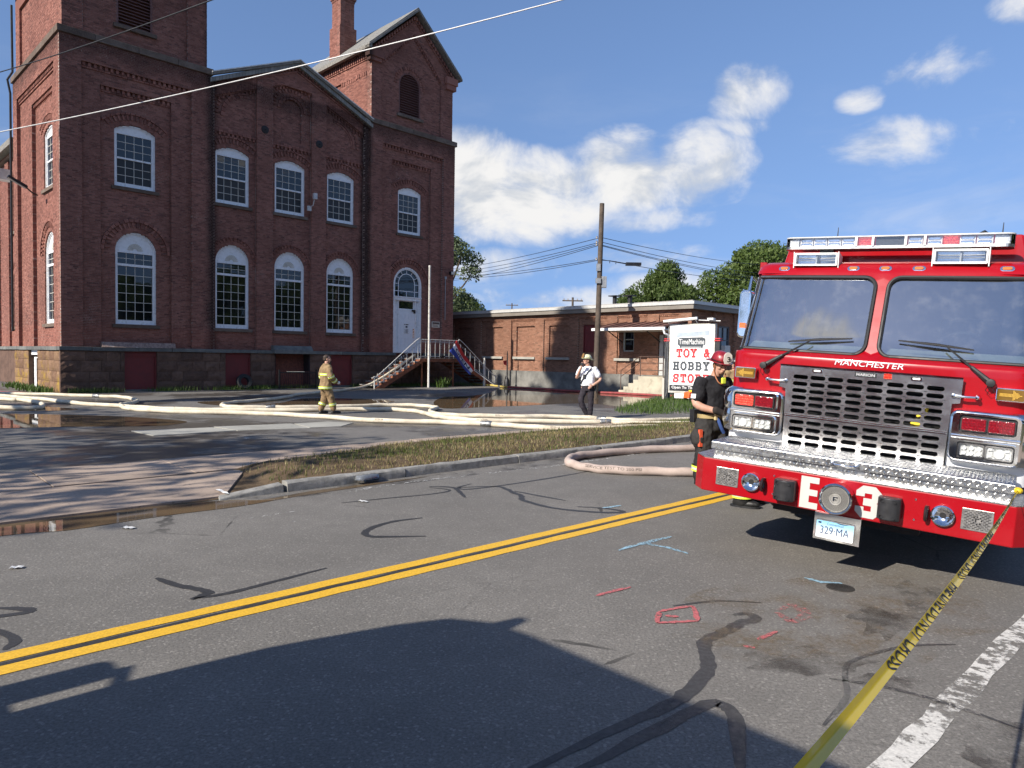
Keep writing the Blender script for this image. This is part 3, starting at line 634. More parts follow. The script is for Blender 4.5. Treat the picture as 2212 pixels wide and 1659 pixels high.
def band(wl_, mp, p0, p1, lev, h=.07, proud=.05, pitch=.21):
    L = math.hypot(p1[0] - p0[0], p1[1] - p0[1]); n = max(1, int(L / pitch)); 
    for i in range(n):
        xa, za = p0[0] + (p1[0] - p0[0]) * (i + .03) / n, p0[1] + (p1[1] - p0[1]) * (i + .03) / n; xb, zb = p0[0] + (p1[0] - p0[0]) * (i + .97) / n, p0[1] + (p1[1] - p0[1]) * (i + .97) / n
        wl_.wedge([(xa, za), (xb, zb), (xb, zb + h), (xa, za + h)], lev - proud, proud + .03, mp)

W = Wall(); BELT0, BELT1, LEDGE = 14.33, 14.60, 1.88
W1Z, W1S, W2Z, W2S, W2R = 2.87, 6.0, 8.70, 11.10, .25
L1, L2 = .15, .30
def tower_front(x0, door):
    p = lambda v: x0 + v
    W.zone(FR, p(0), p(.78), LEDGE, BELT0, 0); W.zone(FR, p(5.15), p(6.02), LEDGE, BELT0, 0); W.zone(FR, p(.78), p(5.15), 13.43, BELT0, 0)
    W.zone(FR, p(.78), p(1.49), LEDGE, 13.43, L1); W.zone(FR, p(4.32), p(5.15), LEDGE, 13.43, L1); W.zone(FR, p(1.49), p(4.32), 12.70, 13.43, L1)
    o1 = op_arch(p(1.80), p(3.83), LEDGE, 5.80) if door else op_arch(p(2.08), p(3.72), W1Z, W1S)
    W.zone(FR, p(1.49), p(4.32), LEDGE, 12.70, L2, (o1, op_arch(p(2.06), p(3.70), W2Z, W2S, W2R)))
    dentil_row(W, FR, (p(.78), 13.43), (p(5.15), 13.43), L1); band(W, FR, (p(.78), 13.21), (p(5.15), 13.21), L1)
    dentil_row(W, FR, (p(1.49), 12.70), (p(4.32), 12.70), L2); band(W, FR, (p(1.49), 12.48), (p(4.32), 12.48), L2)
    if door: hood(W, FR, p(2.815), 5.80, 0, PI, ((1.03, 1.2, .0, .085, 0), (1.22, 1.42, .05, .085, 2), (1.44, 1.56, .08, .2, 0)), L2)
    else: hood(W, FR, p(2.9), W1S, -.02, PI + .02, ((.84, 1.02, .0, .085, 0), (1.04, 1.25, .05, .085, 2), (1.27, 1.39, .08, .2, 0)), L2)
    segm_hood(FR, p(2.88), L2)
def segm_hood(mp, c, lev, half=.82):
    rr = (half ** 2 + W2R ** 2) / (2 * W2R); zc = W2S + W2R - rr; a_ = math.asin(min(.99, (half + .16) / rr))
    hood(W, mp, c, zc, PI / 2 - a_, PI / 2 + a_, ((rr + .02, rr + .19, 0, .085, 0), (rr + .21, rr + .42, .05, .085, 2), (rr + .44, rr + .52, .07, .2, 0)), lev)
tower_front(0, False); tower_front(14.66, True)
# left tower, sunlit side
SL = SIDE(0.0)
W.zone(SL, .145, .86, LEDGE, BELT0, 0); W.zone(SL, 7.42, 8.2, LEDGE, BELT0, 0); W.zone(SL, .86, 7.42, 13.43, BELT0, 0)
W.zone(SL, .86, 1.75, LEDGE, 13.43, L1); W.zone(SL, 5.25, 7.42, LEDGE, 13.43, L1); W.zone(SL, 1.75, 5.25, 12.7, 13.43, L1)
W.zone(SL, 1.75, 5.25, LEDGE, 12.7, L2, (op_arch(2.0, 3.86, W1Z, W1S - .1), op_arch(2.0, 3.86, W2Z, W2S, W2R)))
dentil_row(W, SL, (.86, 13.43), (7.42, 13.43), L1); band(W, SL, (.86, 13.2), (7.42, 13.2), L1); dentil_row(W, SL, (1.75, 12.7), (5.25, 12.7), L2)
hood(W, SL, 2.93, W1S - .1, 0, PI, ((.95, 1.1, 0, .085, 0), (1.12, 1.33, .05, .085, 2), (1.35, 1.46, .08, .2, 0)), L2); segm_hood(SL, 2.93, L2, .93)
# middle: bays between pilasters under the gable
GA = (10.34, 16.02); GS = (16.02 - 14.2) / 4.32
rake = lambda z: (10.34 - (16.02 - z) / GS, 10.34 + (16.02 - z) / GS) if z < 16.0 else None
PL, BL = .12, .30
for (a_, b_) in ((6.02, 6.2), (8.26, 9.07), (11.19, 12.01), (14.36, 14.66)): W.zone(FR, a_, b_, LEDGE, 14.95, PL, (), lambda z: rake(z + .02))
W.zone(FR, 6.02, 14.66, 14.95, 16.0, PL, (), rake); 
for (a_, b_, x0, x1) in ((6.2, 8.26, 6.33, 7.95), (9.07, 11.19, 9.26, 10.89), (12.01, 14.36, 12.17, 13.81)):
    W.zone(FR, a_, b_, LEDGE, 11.95, BL, (op_arch(x0, x1, W1Z, W1S), op_arch(x0, x1, W2Z, W2S, W2R)))
    c_ = (x0 + x1) / 2
    hood(W, FR, c_, W1S, 0, PI, ((.83, 1.0, .0, .085, 0), (1.01, 1.13, .05, .085, 2), (1.14, 1.2, .07, .2, 0)), BL); segm_hood(FR, c_, BL, .80)
    band(W, FR, (a_, 11.98), (b_, 11.98), BL, .07, .10); dentil_row(W, FR, (a_, 11.98), (b_, 11.98), BL, .1, .1, .13, .08); band(W, FR, (a_, 12.07), (b_, 12.07), BL, .07, .06)
    W.zone(FR, a_, b_, 11.95, 12.2, BL - .04)
# blind arches above the bays
def aslope(x): return 16.02 - abs(x - 10.34) * GS
def above(xa, xb, drop):
    def f(z):
        r_ = rake(z + drop)
        return None if r_ is None or min(xb, r_[1]) - max(xa, r_[0]) < .05 else r_
    return f
W.zone(FR, 9.07, 11.19, 12.2, 15.2, BL, (op_arch(9.58, 10.68, 12.3, 13.85),), above(9.07, 11.19, .78)); W.zone(FR, 9.07, 11.19, 14.0, 15.2, PL, (), lambda z: None)
W.zone(FR, 9.58, 10.68, 12.3, 14.5, BL + .07, (), lambda z: op_arch(9.58, 10.68, 12.3, 13.85)(z)); hood(W, FR, 10.13, 13.85, 0, PI, ((.56, .66, .03, .2, 0), (.67, .76, .06, .2, 0), (.90, 1.05, .06, .09, 2)), BL)
W.zone(FR, 6.2, 8.26, 12.2, 14.6, BL, (), above(6.2, 8.26, .78)); W.zone(FR, 12.01, 14.36, 12.2, 14.6, BL, (), above(12.01, 14.36, .78))
hood(W, FR, 7.85, 12.75, PI / 2, PI, ((1.10, 1.20, .03, .2, 0), (1.21, 1.30, .06, .2, 0), (1.42, 1.57, .06, .09, 2)), BL); hood(W, FR, 12.5, 12.75, 0, PI / 2, ((1.10, 1.20, .03, .2, 0), (1.21, 1.30, .06, .2, 0), (1.42, 1.57, .06, .09, 2)), BL)
for (x0, x1) in ((6.05, 10.34), (10.34, 14.63)):
    dentil_row(W, FR, (x0, aslope(x0) + .02), (x1, aslope(x1) + .02), PL, .10, .10, .16, .10); band(W, FR, (x0, aslope(x0) - .26), (x1, aslope(x1) - .26), PL, .07, .05)
for (x0, x1) in ((6.2, 8.26), (9.07, 10.13), (10.13, 11.19), (12.01, 14.36)):
    sg = (lambda x: min(aslope(x), aslope(10.34)) - .80) if True else None
    band(W, FR, (x0, sg(x0)), (x1, sg(x1)), BL, .07, .11); dentil_row(W, FR, (x0, sg(x0)), (x1, sg(x1)), BL, .09, .1, .13, .07)
    z_ = min(sg(x0), sg(x1)) 
W.zone(FR, 6.2, 14.36, 12.9, 15.3, PL + .005, tuple(op_rect(a_, b_, 0, 30) for a_, b_ in ((8.26, 9.07), (11.19, 12.01))), lambda z: rake(z + .01) and (rake(z + .01)) if False else None)
class _Rim: pass
for (x0, x1) in ((6.2, 8.26), (9.07, 10.34), (10.34, 11.19), (12.01, 14.36)):     # brick between the bay heads and the rake
    for i in range(int((x1 - x0) / .107)):
        xa, xb = x0 + i * .107 + .004, x0 + (i + 1) * .107 - .004
        zlo = aslope((xa + xb) / 2) - .74
        for k_ in range(11): W.wedge([(xa, zlo + k_ * .0667 + .005), (xb, zlo + k_ * .0667 + .005), (xb, zlo + (k_ + 1) * .0667 - .005), (xa, zlo + (k_ + 1) * .0667 - .005)], PL + .002, .1, FR)
# upper stages of the towers
U0 = .10
W.zone(FR, .12, .87, BELT1, 17.6, U0); W.zone(FR, 5.0, 5.86, BELT1, 17.6, U0); W.zone(FR, .87, 5.0, BELT1, 17.6, U0 + .10, (op_rect(2.15, 3.56, 15.39, 30),))
SU = SIDE(.12); W.zone(SU, .25, .9, BELT1, 17.6, 0); W.zone(SU, 7.3, 8.1, BELT1, 17.6, 0); W.zone(SU, .9, 7.3, BELT1, 17.6, .10)
RG = (17.62, 21.05); RS = (21.05 - 18.35) / 3.0
rake2 = lambda z: (0, 99) if z < 18.3 else ((RG[0] - (RG[1] - z) / RS, RG[0] + (RG[1] - z) / RS) if z < 21.0 else None)
W.zone(FR, 14.74, 15.44, BELT1, 21.0, U0, (), rake2); W.zone(FR, 19.62, 20.52, BELT1, 21.0, U0, (), rake2)
W.zone(FR, 15.44, 19.62, BELT1, 20.2, U0 + .1, (op_arch(16.64, 18.16, 15.36, 17.02),), lambda z: (15.44, 19.62) if z < 17.9 else ((17.56 - (20.0 - z) / 1.0, 17.56 + (20.0 - z) / 1.0) if z < 19.95 else None))
W.zone(FR, 15.44, 19.62, 17.9, 21.0, U0, (lambda z: (17.56 - (20.0 - z), 17.56 + (20.0 - z)) if z < 20.0 else None,), rake2)
hood(W, FR, 17.4, 17.02, 0, PI, ((.77, .9, .0, .085, 0), (.92, 1.1, .05, .085, 2)), U0 + .1)
for (x0, x1) in ((14.7, 17.62), (17.62, 20.56)):
    z_ = lambda x: RG[1] - abs(x - RG[0]) * RS
    dentil_row(W, FR, (x0, z_(x0) - .02), (x1, z_(x1) - .02), U0, .11, .11, .18, .12); band(W, FR, (x0, z_(x0) - .33), (x1, z_(x1) - .33), U0, .07, .06)
for (x0, x1) in ((15.46, 17.56), (17.56, 19.6)):
    z_ = lambda x: 20.0 - abs(x - 17.56); band(W, FR, (x0, z_(x0)), (x1, z_(x1)), U0 + .1, .07, .12); dentil_row(W, FR, (x0, z_(x0)), (x1, z_(x1)), U0 + .1, .09, .1, .14, .08)
SR = SIDE(14.74); W.zone(SR, .25, 1.55, 13.6, 18.35, 0); W.zone(SR, 7.2, 8.2, 13.6, 18.35, 0); W.zone(SR, 1.55, 7.2, 17.2, 18.35, 0); W.zone(SR, 1.55, 7.2, 13.6, 17.2, .10); W.zone(SR, 1.55, 3.2, 13.6, 17.2, .03); W.zone(SR, 4.9, 7.2, 13.6, 17.2, .03)
dentil_row(W, SR, (0, 18.2), (8.2, 18.2), 0, .10, .10, .3, .10); band(W, SR, (0, 18.22), (8.2, 18.22), 0, .08, .12); band(W, SR, (0, 17.83), (8.2, 17.83), 0, .07, .05); dentil_row(W, SR, (.5, 17.25), (1.6, 17.25), 0, .1, .12, .2, .04); dentil_row(W, SR, (1.55, 17.2), (3.2, 17.2), .06, .1, .12, .2, .06); dentil_row(W, SR, (4.0, 17.2), (6.2, 17.2), .06, .1, .12, .2, .06)
# flank of the hall behind the left tower
SN = SIDE(.35); W.zone(SN, 8.2, 14, LEDGE, 11.6, 0, (op_arch(8.95, 10.3, W1Z, 5.4, .3), op_arch(8.95, 10.3, 7.6, 10.4, .3)))
for a_, b_ in ((8.2, 8.6), (10.8, 11.6), (13.3, 14)): W.zone(SN, a_, b_, LEDGE, 11.2, -.1)
dentil_row(W, SN, (8.2, 11.55), (14, 11.55), 0, .1, .1, .2, .1); hood(W, SN, 9.62, 5.0, .4, PI - .4, ((.78, .95, 0, .085, 0), (.97, 1.15, .05, .085, 2)), 0)
W.build('brickwork', CH, m_brick, m_mortar, lambda b: b[0] is FR and b[2] <= 1.5 and b[3] < .12 and 1.9 < b[5] < 7.2)

for (x_, y_, za_, zb_) in ((.002, .0015, LEDGE, BELT0), (.122, U0 + .0015, BELT1, 17.6), (14.742, U0 + .0015, BELT1, 18.3)):   # mortar strips added to keep sun out of the tower corner joints
    MB().box(x_, x_ + .004, y_, y_ + .03, za_, zb_).build('corner_light_stop', m_mortar, CH)
# inner mass added behind the brick skin, so that no light leaks through
mb = MB()
mb.box(.58, 5.9, .58, 7.9, 0, 18.3); mb.box(5.9, 14.8, .58, 26, 0, 14.1); mb.box(15.1, 20.35, .58, 7.9, 0, 18.2); mb.box(.75, 14.8, 7.9, 26, 0, 11.5); mb.box(14.8, 20.3, 7.9, 26, 0, 11.5)
mb.prism([(5.95, 14.1), (14.7, 14.1), (10.34, 15.9)], 'y', .44, 26); mb.prism([(15.1, 18.2), (20.35, 18.2), (17.62, 20.7)], 'y', .44, 7.9)
mb.box(20.40, 20.62, .3, 8, 0, 14.3); mb.box(20.34, 20.48, .3, 8, 14.3, 18.3)
mb.build('backing_core', M('plain_brick_wall', (.19, .065, .045), .9, var=.3, scale=9), CH)
mb = MB(); mb.box(.1, 5.88, .1, .42, 17.6, 18.35); mb.box(.12, .44, .42, 8.1, 17.6, 18.35); mb.prism([(-.2, 18.35), (6.2, 18.35), (2.99, 21.2)], 'y', -.15, 8.3)
mb.build('tower_head', m_brick, CH)
# windows -------------------------------------------------------------------
PANE = bpy.data.meshes.new('pane'); PANE.from_pydata([(-.5, 0, -.5), (.5, 0, -.5), (.5, 0, .5), (-.5, 0, .5)], [], [(0, 1, 2, 3)]); PANE.materials.append(m_glass)
PANE2 = PANE.copy(); PANE2.materials.clear(); PANE2.materials.append(m_screen)
def panes(win, x0, x1, z0, z1, nx, nz, y, me=PANE, skip=None):
    bw = .022; mbm = MB()
    for i in range(1, nx): x = x0 + (x1 - x0) * i / nx; mbm.box(x - bw / 2, x + bw / 2, y - .018, y + .006, z0, z1)
    for j in range(1, nz): z = z0 + (z1 - z0) * j / nz; mbm.box(x0, x1, y - .016, y + .005, z - bw / 2, z + bw / 2)
    mbm.build('glazing_bars', m_cream, win)
    for i in range(nx):
        for j in range(nz):
            o = bpy.data.objects.new('pane', me); o.scale = ((x1 - x0) / nx - .012, 1, (z1 - z0) / nz - .012)
            o.location = (x0 + (x1 - x0) * (i + .5) / nx, y + random.uniform(-.0015, .0015), z0 + (z1 - z0) * (j + .5) / nz); o.rotation_euler = (random.uniform(-.006, .006), 0, random.uniform(-.006, .006)); link(o, win)
def outline(w, z0, zs, rise, inset=0, n=16):
    h = w / 2 - inset
    if rise is None: r, zc, a_ = h, zs, PI / 2
    else:
        r0 = ((w / 2) ** 2 + rise ** 2) / (2 * rise); zc = zs + rise - r0; r = r0 - inset; a_ = math.asin(min(.9999, h / r))
    pts = [(-h, z0 + inset), (h, z0 + inset)]
    return pts + [(r * math.sin(a_ - 2 * a_ * i / n), zc + r * math.cos(a_ - 2 * a_ * i / n)) for i in range(n + 1)]
def place(o, pos, side):
    if side is None: o.location = pos
    else: o.location = (side + pos[1], pos[0], pos[2]); o.rotation_euler = (0, 0, -PI / 2)
def win_frame(w, z0, zs, rise, mb, dep=.14):
    mb.ringprism(outline(w, z0, zs, rise), outline(w, z0, zs, rise, .055), 'y', -.02, dep); mb.ringprism(outline(w, z0, zs, rise, .055), outline(w, z0, zs, rise, .10), 'y', .015, dep)
def arched_window(xc, y, side=None, w=1.66, zs=W1S):
    mb = MB(); H = zs - W1Z; win_frame(w, 0, H, None, mb); i = w / 2 - .10
    mb.box(-i, i, .02, .12, .095, .2); mb.box(-i, i, .0, .12, 2.50, 2.60); mb.box(-i, i, .02, .12, 3.07, 3.16)
    for s_ in (-1, 1): mb.box(s_ * i - .03 if s_ > 0 else -i, i if s_ > 0 else -i + .03, .03, .12, .2, 3.07)
    mb.prism(outline(w, 3.16, H, None, .09)[2:] + [(-i, 3.16), (i, 3.16)] if False else [(p[0], max(3.15, p[1])) for p in outline(w, 0, H, None, .09)], 'y', .05, .1)
    o = mb.build('window', m_white, CH); place(o, (xc, y, W1Z), side)
    fan = MB(); n = 11
    for k in range(n):
        a0, a1 = PI * (k + .12) / n, PI * (k + .88) / n
        fan.prism([(.09 * math.cos(a0), .09 * math.sin(a0)), (.30 * math.cos(a0), .30 * math.sin(a0)), (.31 * math.cos((a0 + a1) / 2), .31 * math.sin((a0 + a1) / 2)), (.30 * math.cos(a1), .30 * math.sin(a1)), (.09 * math.cos(a1), .09 * math.sin(a1))], 'y', .028, .05)
    f = fan.build('fan_ornament', m_cream, o); f.location = (0, 0, 3.19)
    panes(o, -i + .03, i - .03, 2.60, 3.07, 4, 2, .09); panes(o, -i + .03, i - .03, .2, 2.50, 4, 6, .09)
    return o
def sash_window(xc, y, side=None, w=1.64, screen=True):
    mb = MB(); H = W2S - W2Z; win_frame(w, 0, H, W2R, mb); i = w / 2 - .10
    mb.box(-i, i, .02, .12, .095, .19); mb.box(-i, i, .03, .12, 1.20, 1.27); mb.prism([(p[0], max(2.24, p[1])) for p in outline(w, 0, H, W2R, .09)], 'y', .03, .1)
    for s_ in (-1, 1): mb.box(s_ * i - .03 if s_ > 0 else -i, i if s_ > 0 else -i + .03, .03, .12, .19, 2.24)
    o = mb.build('window', m_white, CH); place(o, (xc, y, W2Z), side)
    panes(o, -i + .03, i - .03, 1.27, 2.24, 4, 3, .075); panes(o, -i + .03, i - .03, .19, 1.20, 4, 3, .10, PANE2 if screen else PANE)
    return o
def sill(x0, x1, z, y, side=None):
    mb = MB(); mb.box(x0 - .12, x1 + .12, y - .10, y + .22, z - .15, z) if side is None else mb.box(side + y - .10, side + y + .22, x0 - .12, x1 + .12, z - .15, z)
    mb.build('window_sill', m_belt, CH, bevel=.01)
for xc, lv in ((2.9, L2), (7.14, BL), (10.08, BL), (13.0, BL)): arched_window(xc, lv + .08); sill(xc - .83, xc + .83, W1Z, lv)
for xc, lv in ((2.88, L2), (7.14, BL), (10.08, BL), (12.99, BL), (17.45 + .09, L2)): sash_window(xc, lv + .08); sill(xc - .83, xc + .83, W2Z, lv)
arched_window(2.93, L2 + .08, 0.0, 1.86, W1S - .1); sash_window(2.93, L2 + .08, 0.0, 1.86); sill(2.0, 3.86, W1Z, L2, 0.0); sill(2.0, 3.86, W2Z, L2, 0.0)
for z0, zs in ((W1Z, 5.4), (7.6, 10.4)):
    mb = MB(); win_frame(1.35, 0, zs - z0, .3, mb); mb.prism([(p[0], p[1]) for p in outline(1.35, 0, zs - z0, .3, .1)], 'y', .06, .1); mb.box(-.6, .6, .03, .1, 1.35, 1.42); o = mb.build('window', m_white, CH); place(o, (9.62, .1, z0), .35); sill(8.95, 10.3, z0, 0, .35)
# window air conditioner on the flank
mb = MB(); mb.box(-.45, .15, 9.3, 9.95, 10.0, 10.5)
for k in range(6): mb.box(-.456, -.45, 9.36 + k * .1, 9.41 + k * .1, 10.06, 10.44)
mb.build('air_conditioner', M('off_white_plastic', (.6, .6, .57), .5), CH, bevel=.02)
# louvres
def louvre(x0, x1, z0, z1, arch, y):
    mb = MB(); c = (x0 + x1) / 2; h = (x1 - x0) / 2
    if arch: mb.ringprism([(p[0] + c, p[1]) for p in outline(2 * h, z0, z1, None)], [(p[0] + c, p[1]) for p in outline(2 * h, z0, z1, None, .07)], 'y', y - .04, y + .15); top = z1 + h
    else: mb.box(x0, x0 + .07, y - .04, y + .15, z0, z1); mb.box(x1 - .07, x1, y - .04, y + .15, z0, z1); top = z1
    mb.prism([(p[0] + c, p[1]) for p in outline(2 * h, z0, z1, None if arch else .02, .02)], 'y', y + .2, y + .22)
    o = mb.build('belfry_louvre', m_louv, CH); z = z0 + .06
    while z < top - .12:
        hw = h - .06 if (not arch or z + .1 < z1) else math.sqrt(max(.0, (h - .06) ** 2 - (z + .1 - z1) ** 2))
        if hw > .1:
            sl = MB(); V = []; n = 8
            for i in range(n + 1):
                x = c - hw + 2 * hw * i / n; s_ = random.uniform(-.008, .008); V += [(x, y - .02, z + s_), (x, y + .14, z + .11 + s_), (x, y + .14, z + .125 + s_), (x, y - .02, z + .018 + s_)]
            sl.add(V, [(4 * i + a_, 4 * i + 4 + a_, 4 * i + 4 + (a_ + 1) % 4, 4 * i + (a_ + 1) % 4) for i in range(n) for a_ in range(4)]); sl.build('slat', m_louv, o)
        z += .135
    sl = MB(); sl.box(x0 - .15, x1 + .15, y - .2, y + .1, z0 - .16, z0); sl.build('louvre_sill', m_belt, o, bevel=.01)
louvre(16.64, 18.16, 15.36, 17.02, True, U0 + .16); louvre(2.15, 3.56, 15.39, 17.6, False, U0 + .16)
# stone trim: belt courses, water table, foundation, all block by block
def course(name, mp, u0, u1, z0, z1, w0, w1, proud, back, m, skip=()):
    u = u0
    while u < u1 - .05:
        w = min(random.uniform(1.1, 1.9), u1 - u)
        if u1 - u - w < .4: w = u1 - u
        q = [mp(u + .006, w0 - proud, 0), mp(u + w - .006, w0 - proud, 0), mp(u + w - .006, back, 0), mp(u + .006, back, 0)]; mb = MB(); dz = random.uniform(-.006, .006)
        mb.prism([p[:2] for p in q], 'z', z0 + dz, z1 + dz * .5); mb.build(name, m, CH, bevel=.012); u += w
course('belt_stone', FR, -.09, 6.1, BELT0, BELT1, 0, 0, .09, .4, m_belt); course('belt_stone', FR, 14.6, 20.78, BELT0, BELT1, 0, 0, .09, .4, m_belt); course('belt_stone', SL, .4, 8.2, BELT0, BELT1, 0, 0, .09, .4, m_belt); course('belt_stone', SIDE(14.66), .4, 8.2, BELT0, BELT1, 0, 0, .09, .4, m_belt)
course('ledge_stone', FR, -.10, 9.0, 1.72, 1.88, 0, 0, .10, .3, m_blue); course('ledge_stone', FR, 11.1, 16.4, 1.72, 1.88, 0, 0, .10, .3, m_blue); course('ledge_stone', FR, 18.6, 20.76, 1.72, 1.88, 0, 0, .10, .3, m_blue); course('ledge_stone', SL, .3, 8.3, 1.72, 1.88, 0, 0, .10, .3, m_blue); course('ledge_stone', SN, 8.3, 14, 1.72, 1.88, 0, 0, .10, .3, m_blue)
mb = MB(); mb.prism([(-.28, 1.72), (.15, 1.72), (.15, 2.12), (-.06, 2.12), (-.26, 1.90)], 'x', 9.0, 11.12); mb.build('cellar_hood', m_blue, CH, bevel=.02)
mb = MB(); mb.prism([(-.12, 1.88), (.15, 1.88), (.15, 2.1), (.0, 2.1)], 'x', 1.45, 4.4); mb.build('ledge_slope', m_mortar, CH)
ROCK = []
for k in range(10):
    n, m_ = 7, 5; V = []
    for j in range(m_):
        for i in range(n):
            x, z = i / (n - 1) - .5, j / (m_ - 1) - .5; edge = min(i, n - 1 - i, j, m_ - 1 - j); V.append((x, 0 if edge == 0 else -random.uniform(.35, 1.0) * (.7 if edge == 1 else 1), z))
    F = [(j * n + i, j * n + i + 1, (j + 1) * n + i + 1, (j + 1) * n + i) for j in range(m_ - 1) for i in range(n - 1)]; b0 = len(V)
    V += [(-.5, 3, -.5), (.5, 3, -.5), (.5, 3, .5), (-.5, 3, .5)]; F += [(0, b0, b0 + 1, n - 1)[::-1], ((m_ - 1) * n, m_ * n - 1, b0 + 2, b0 + 3)[::-1], (0, (m_ - 1) * n, b0 + 3, b0)[::-1], (n - 1, b0 + 1, b0 + 2, m_ * n - 1)]
    rk = []
    for mt in (m_brown, m_brownm):
        me = bpy.data.meshes.new('foundation_stone'); me.from_pydata(V, [], F); me.materials.append(mt); rk.append(me)
    ROCK.append(rk)
def foundation(mp, u0, u1, opens, side=None, lichen=0):
    for z0, z1 in ((-.05, .43), (.43, .86), (.86, 1.31), (1.31, 1.715)):
        u = u0
        while u < u1 - .02:
            w = random.uniform(.5, 1.15); e = min(u + w, u1)
            if u1 - e < .25: e = u1
            for (a_, b_) in opens:
                if u < a_ < e: e = a_
                if a_ <= u + .001 < b_: u = b_; e = min(u + w, u1)
            if e - u > .06:
                o = bpy.data.objects.new('foundation_stone', random.choice(ROCK)[lichen]); o.scale = (e - u - .014, .055, z1 - z0 - .014); p = mp((u + e) / 2, -.01, (z0 + z1) / 2); o.location = p
                if side: o.rotation_euler = (0, 0, -PI / 2)
                link(o, CH)
            u = e
OPN = ((2.34, 3.64), (6.68, 7.92), (9.14, 11.06), (12.29, 13.6))
foundation(FR, -.05, 20.7, OPN); foundation(SL, .02, 8.3, ((3.85, 5.5),), True, 1)
mb = MB(); mb.box(.03, 20.6, .02, .3, -.05, 1.7); mb.box(.03, .3, .3, 8.2, -.05, 1.7); MBX = mb
mb = MB()
u = .03
for (a_, b_) in OPN + ((20.65, 21),): MB().box(u, a_, .012, .42, -.05, 1.72).build('foundation_core', m_brown, CH); u = b_
[MB().box(*q).build('foundation_core', m_brown, CH) for q in ((.012, .4, .42, 3.85, -.05, 1.72), (.012, .4, 5.5, 8.3, -.05, 1.72), (.36, .44, 8.4, 26, -.05, 1.8))]
for k, (a_, b_) in enumerate(OPN):
    mb = MB(); dpt = .9 if k == 2 else .14; mb.box(a_, b_, dpt, dpt + .05, .05, 1.5); mb.box(a_, b_, dpt - .04, dpt + .05, 1.5, 1.72); mb.box(a_ - .01, a_ + .06, dpt - .06, dpt, .05, 1.5); mb.box(b_ - .06, b_ + .01, dpt - .06, dpt, .05, 1.5)
    o = mb.build('cellar_door', m_redboard, CH)
    s_ = MB(); s_.box(a_ - .02, b_ + .02, -.08, .3, -.02, .08); s_.build('door_sill', m_blue, o)
    if k == 2:
        s_ = MB(); s_.box(a_, a_ + .04, .0, .9, 0, 1.72); s_.box(b_ - .04, b_, .0, .9, 0, 1.72); s_.box(a_, b_, .0, .9, 1.70, 1.74); s_.build('door_reveal', M('dark_wall', (.03, .02, .02), .9), o)
mb = MB(); mb.box(.2, .26, 3.9, 5.45, 0, 1.4); mb.box(.1, .3, 3.85, 5.5, 1.5, 1.72); mb.build('side_cellar_frame', m_white, CH); mb = MB(); mb.box(.17, .2, 4.0, 4.9, .1, 1.35); mb.build('cellar_window', m_glass, CH)
# doorway with fanlight
D0 = 17.475; dy = .36
mb = MB(); Wd = 2.03; mb.ringprism(outline(Wd, 1.88, 5.80, None), outline(Wd, 1.88, 5.80, None, .09), 'y', -.03, .2); mb.ringprism(outline(Wd, 1.88, 5.80, None, .09), outline(Wd, 1.88, 5.80, None, .15), 'y', .0, .2)
mb.box(-.93, .93, -.06, .16, 4.90, 5.06); mb.box(-1.0, 1.0, -.10, .16, 5.06, 5.12); mb.box(-.88, .88, .10, .14, 1.88, 4.90); mb.box(-.62, -.55, .04, .12, 1.88, 4.9); mb.box(.60, .67, .04, .12, 1.88, 4.9); mb.box(-.9, -.84, .04, .12, 1.88, 4.9); mb.box(.8, .88, .04, .12, 1.88, 4.9); mb.box(-.55, .6, .05, .12, 4.32, 4.42)
# fanlight bars
def ring_seg(c, zc, r0, r1, a0, a1, n, mbx, ya, yb):
    for i in range(n): p, q = a0 + (a1 - a0) * i / n, a0 + (a1 - a0) * (i + 1) / n; mbx.prism([(c + r0 * math.cos(p), zc + r0 * math.sin(p)), (c + r1 * math.cos(p), zc + r1 * math.sin(p)), (c + r1 * math.cos(q), zc + r1 * math.sin(q)), (c + r0 * math.cos(q), zc + r0 * math.sin(q))], 'y', ya, yb)
ring_seg(0, 5.86, .56, .60, 0, PI, 20, mb, .06, .1); mb.box(-.60, -.56, .06, .1, 5.12, 5.86); mb.box(.56, .60, .06, .1, 5.12, 5.86); mb.box(-.88, .88, .06, .1, 5.42, 5.455); mb.box(-.018, .018, .062, .098, 5.12, 5.43); mb.box(-.88, -.58, .062, .098, 5.84, 5.87); mb.box(.58, .88, .062, .098, 5.84, 5.87)
for k in range(1, 6): a_ = PI * k / 6; mb.prism([(.58 * math.cos(a_) - .014 * math.sin(a_), 5.86 + .58 * math.sin(a_) + .014 * math.cos(a_)), (.88 * math.cos(a_) - .014 * math.sin(a_), 5.82 + .88 * math.sin(a_) + .014 * math.cos(a_)), (.88 * math.cos(a_) + .014 * math.sin(a_), 5.82 + .88 * math.sin(a_) - .014 * math.cos(a_)), (.58 * math.cos(a_) + .014 * math.sin(a_), 5.86 + .58 * math.sin(a_) - .014 * math.cos(a_))], 'y', .06, .1)
DW = mb.build('doorway', m_white, CH); DW.location = (D0, dy, 0)
mb = MB(); mb.prism(outline(1.80, 5.10, 5.80, None), 'y', .085, .095); mb.build('fanlight_glass', m_glass, DW); mb = MB(); mb.box(-.52, .5, .098, .1, 4.44, 4.86); mb.build('transom_glass', m_glass, DW)
mb = MB(); mb.box(-.54, .59, .04, .085, 1.92, 4.31)
for (a_, b_, c_, d_) in ((-.40, -.08, 3.85, 4.12), (.12, .44, 3.85, 4.12), (-.40, -.08, 2.95, 3.65), (.12, .44, 2.95, 3.65), (-.40, -.08, 2.1, 2.75), (.12, .44, 2.1, 2.75)):
    mb.ringprism(rrect(a_, b_, c_, d_, .01, 3), rrect(a_ + .03, b_ - .03, c_ + .03, d_ - .03, .01, 3), 'y', .028, .045)
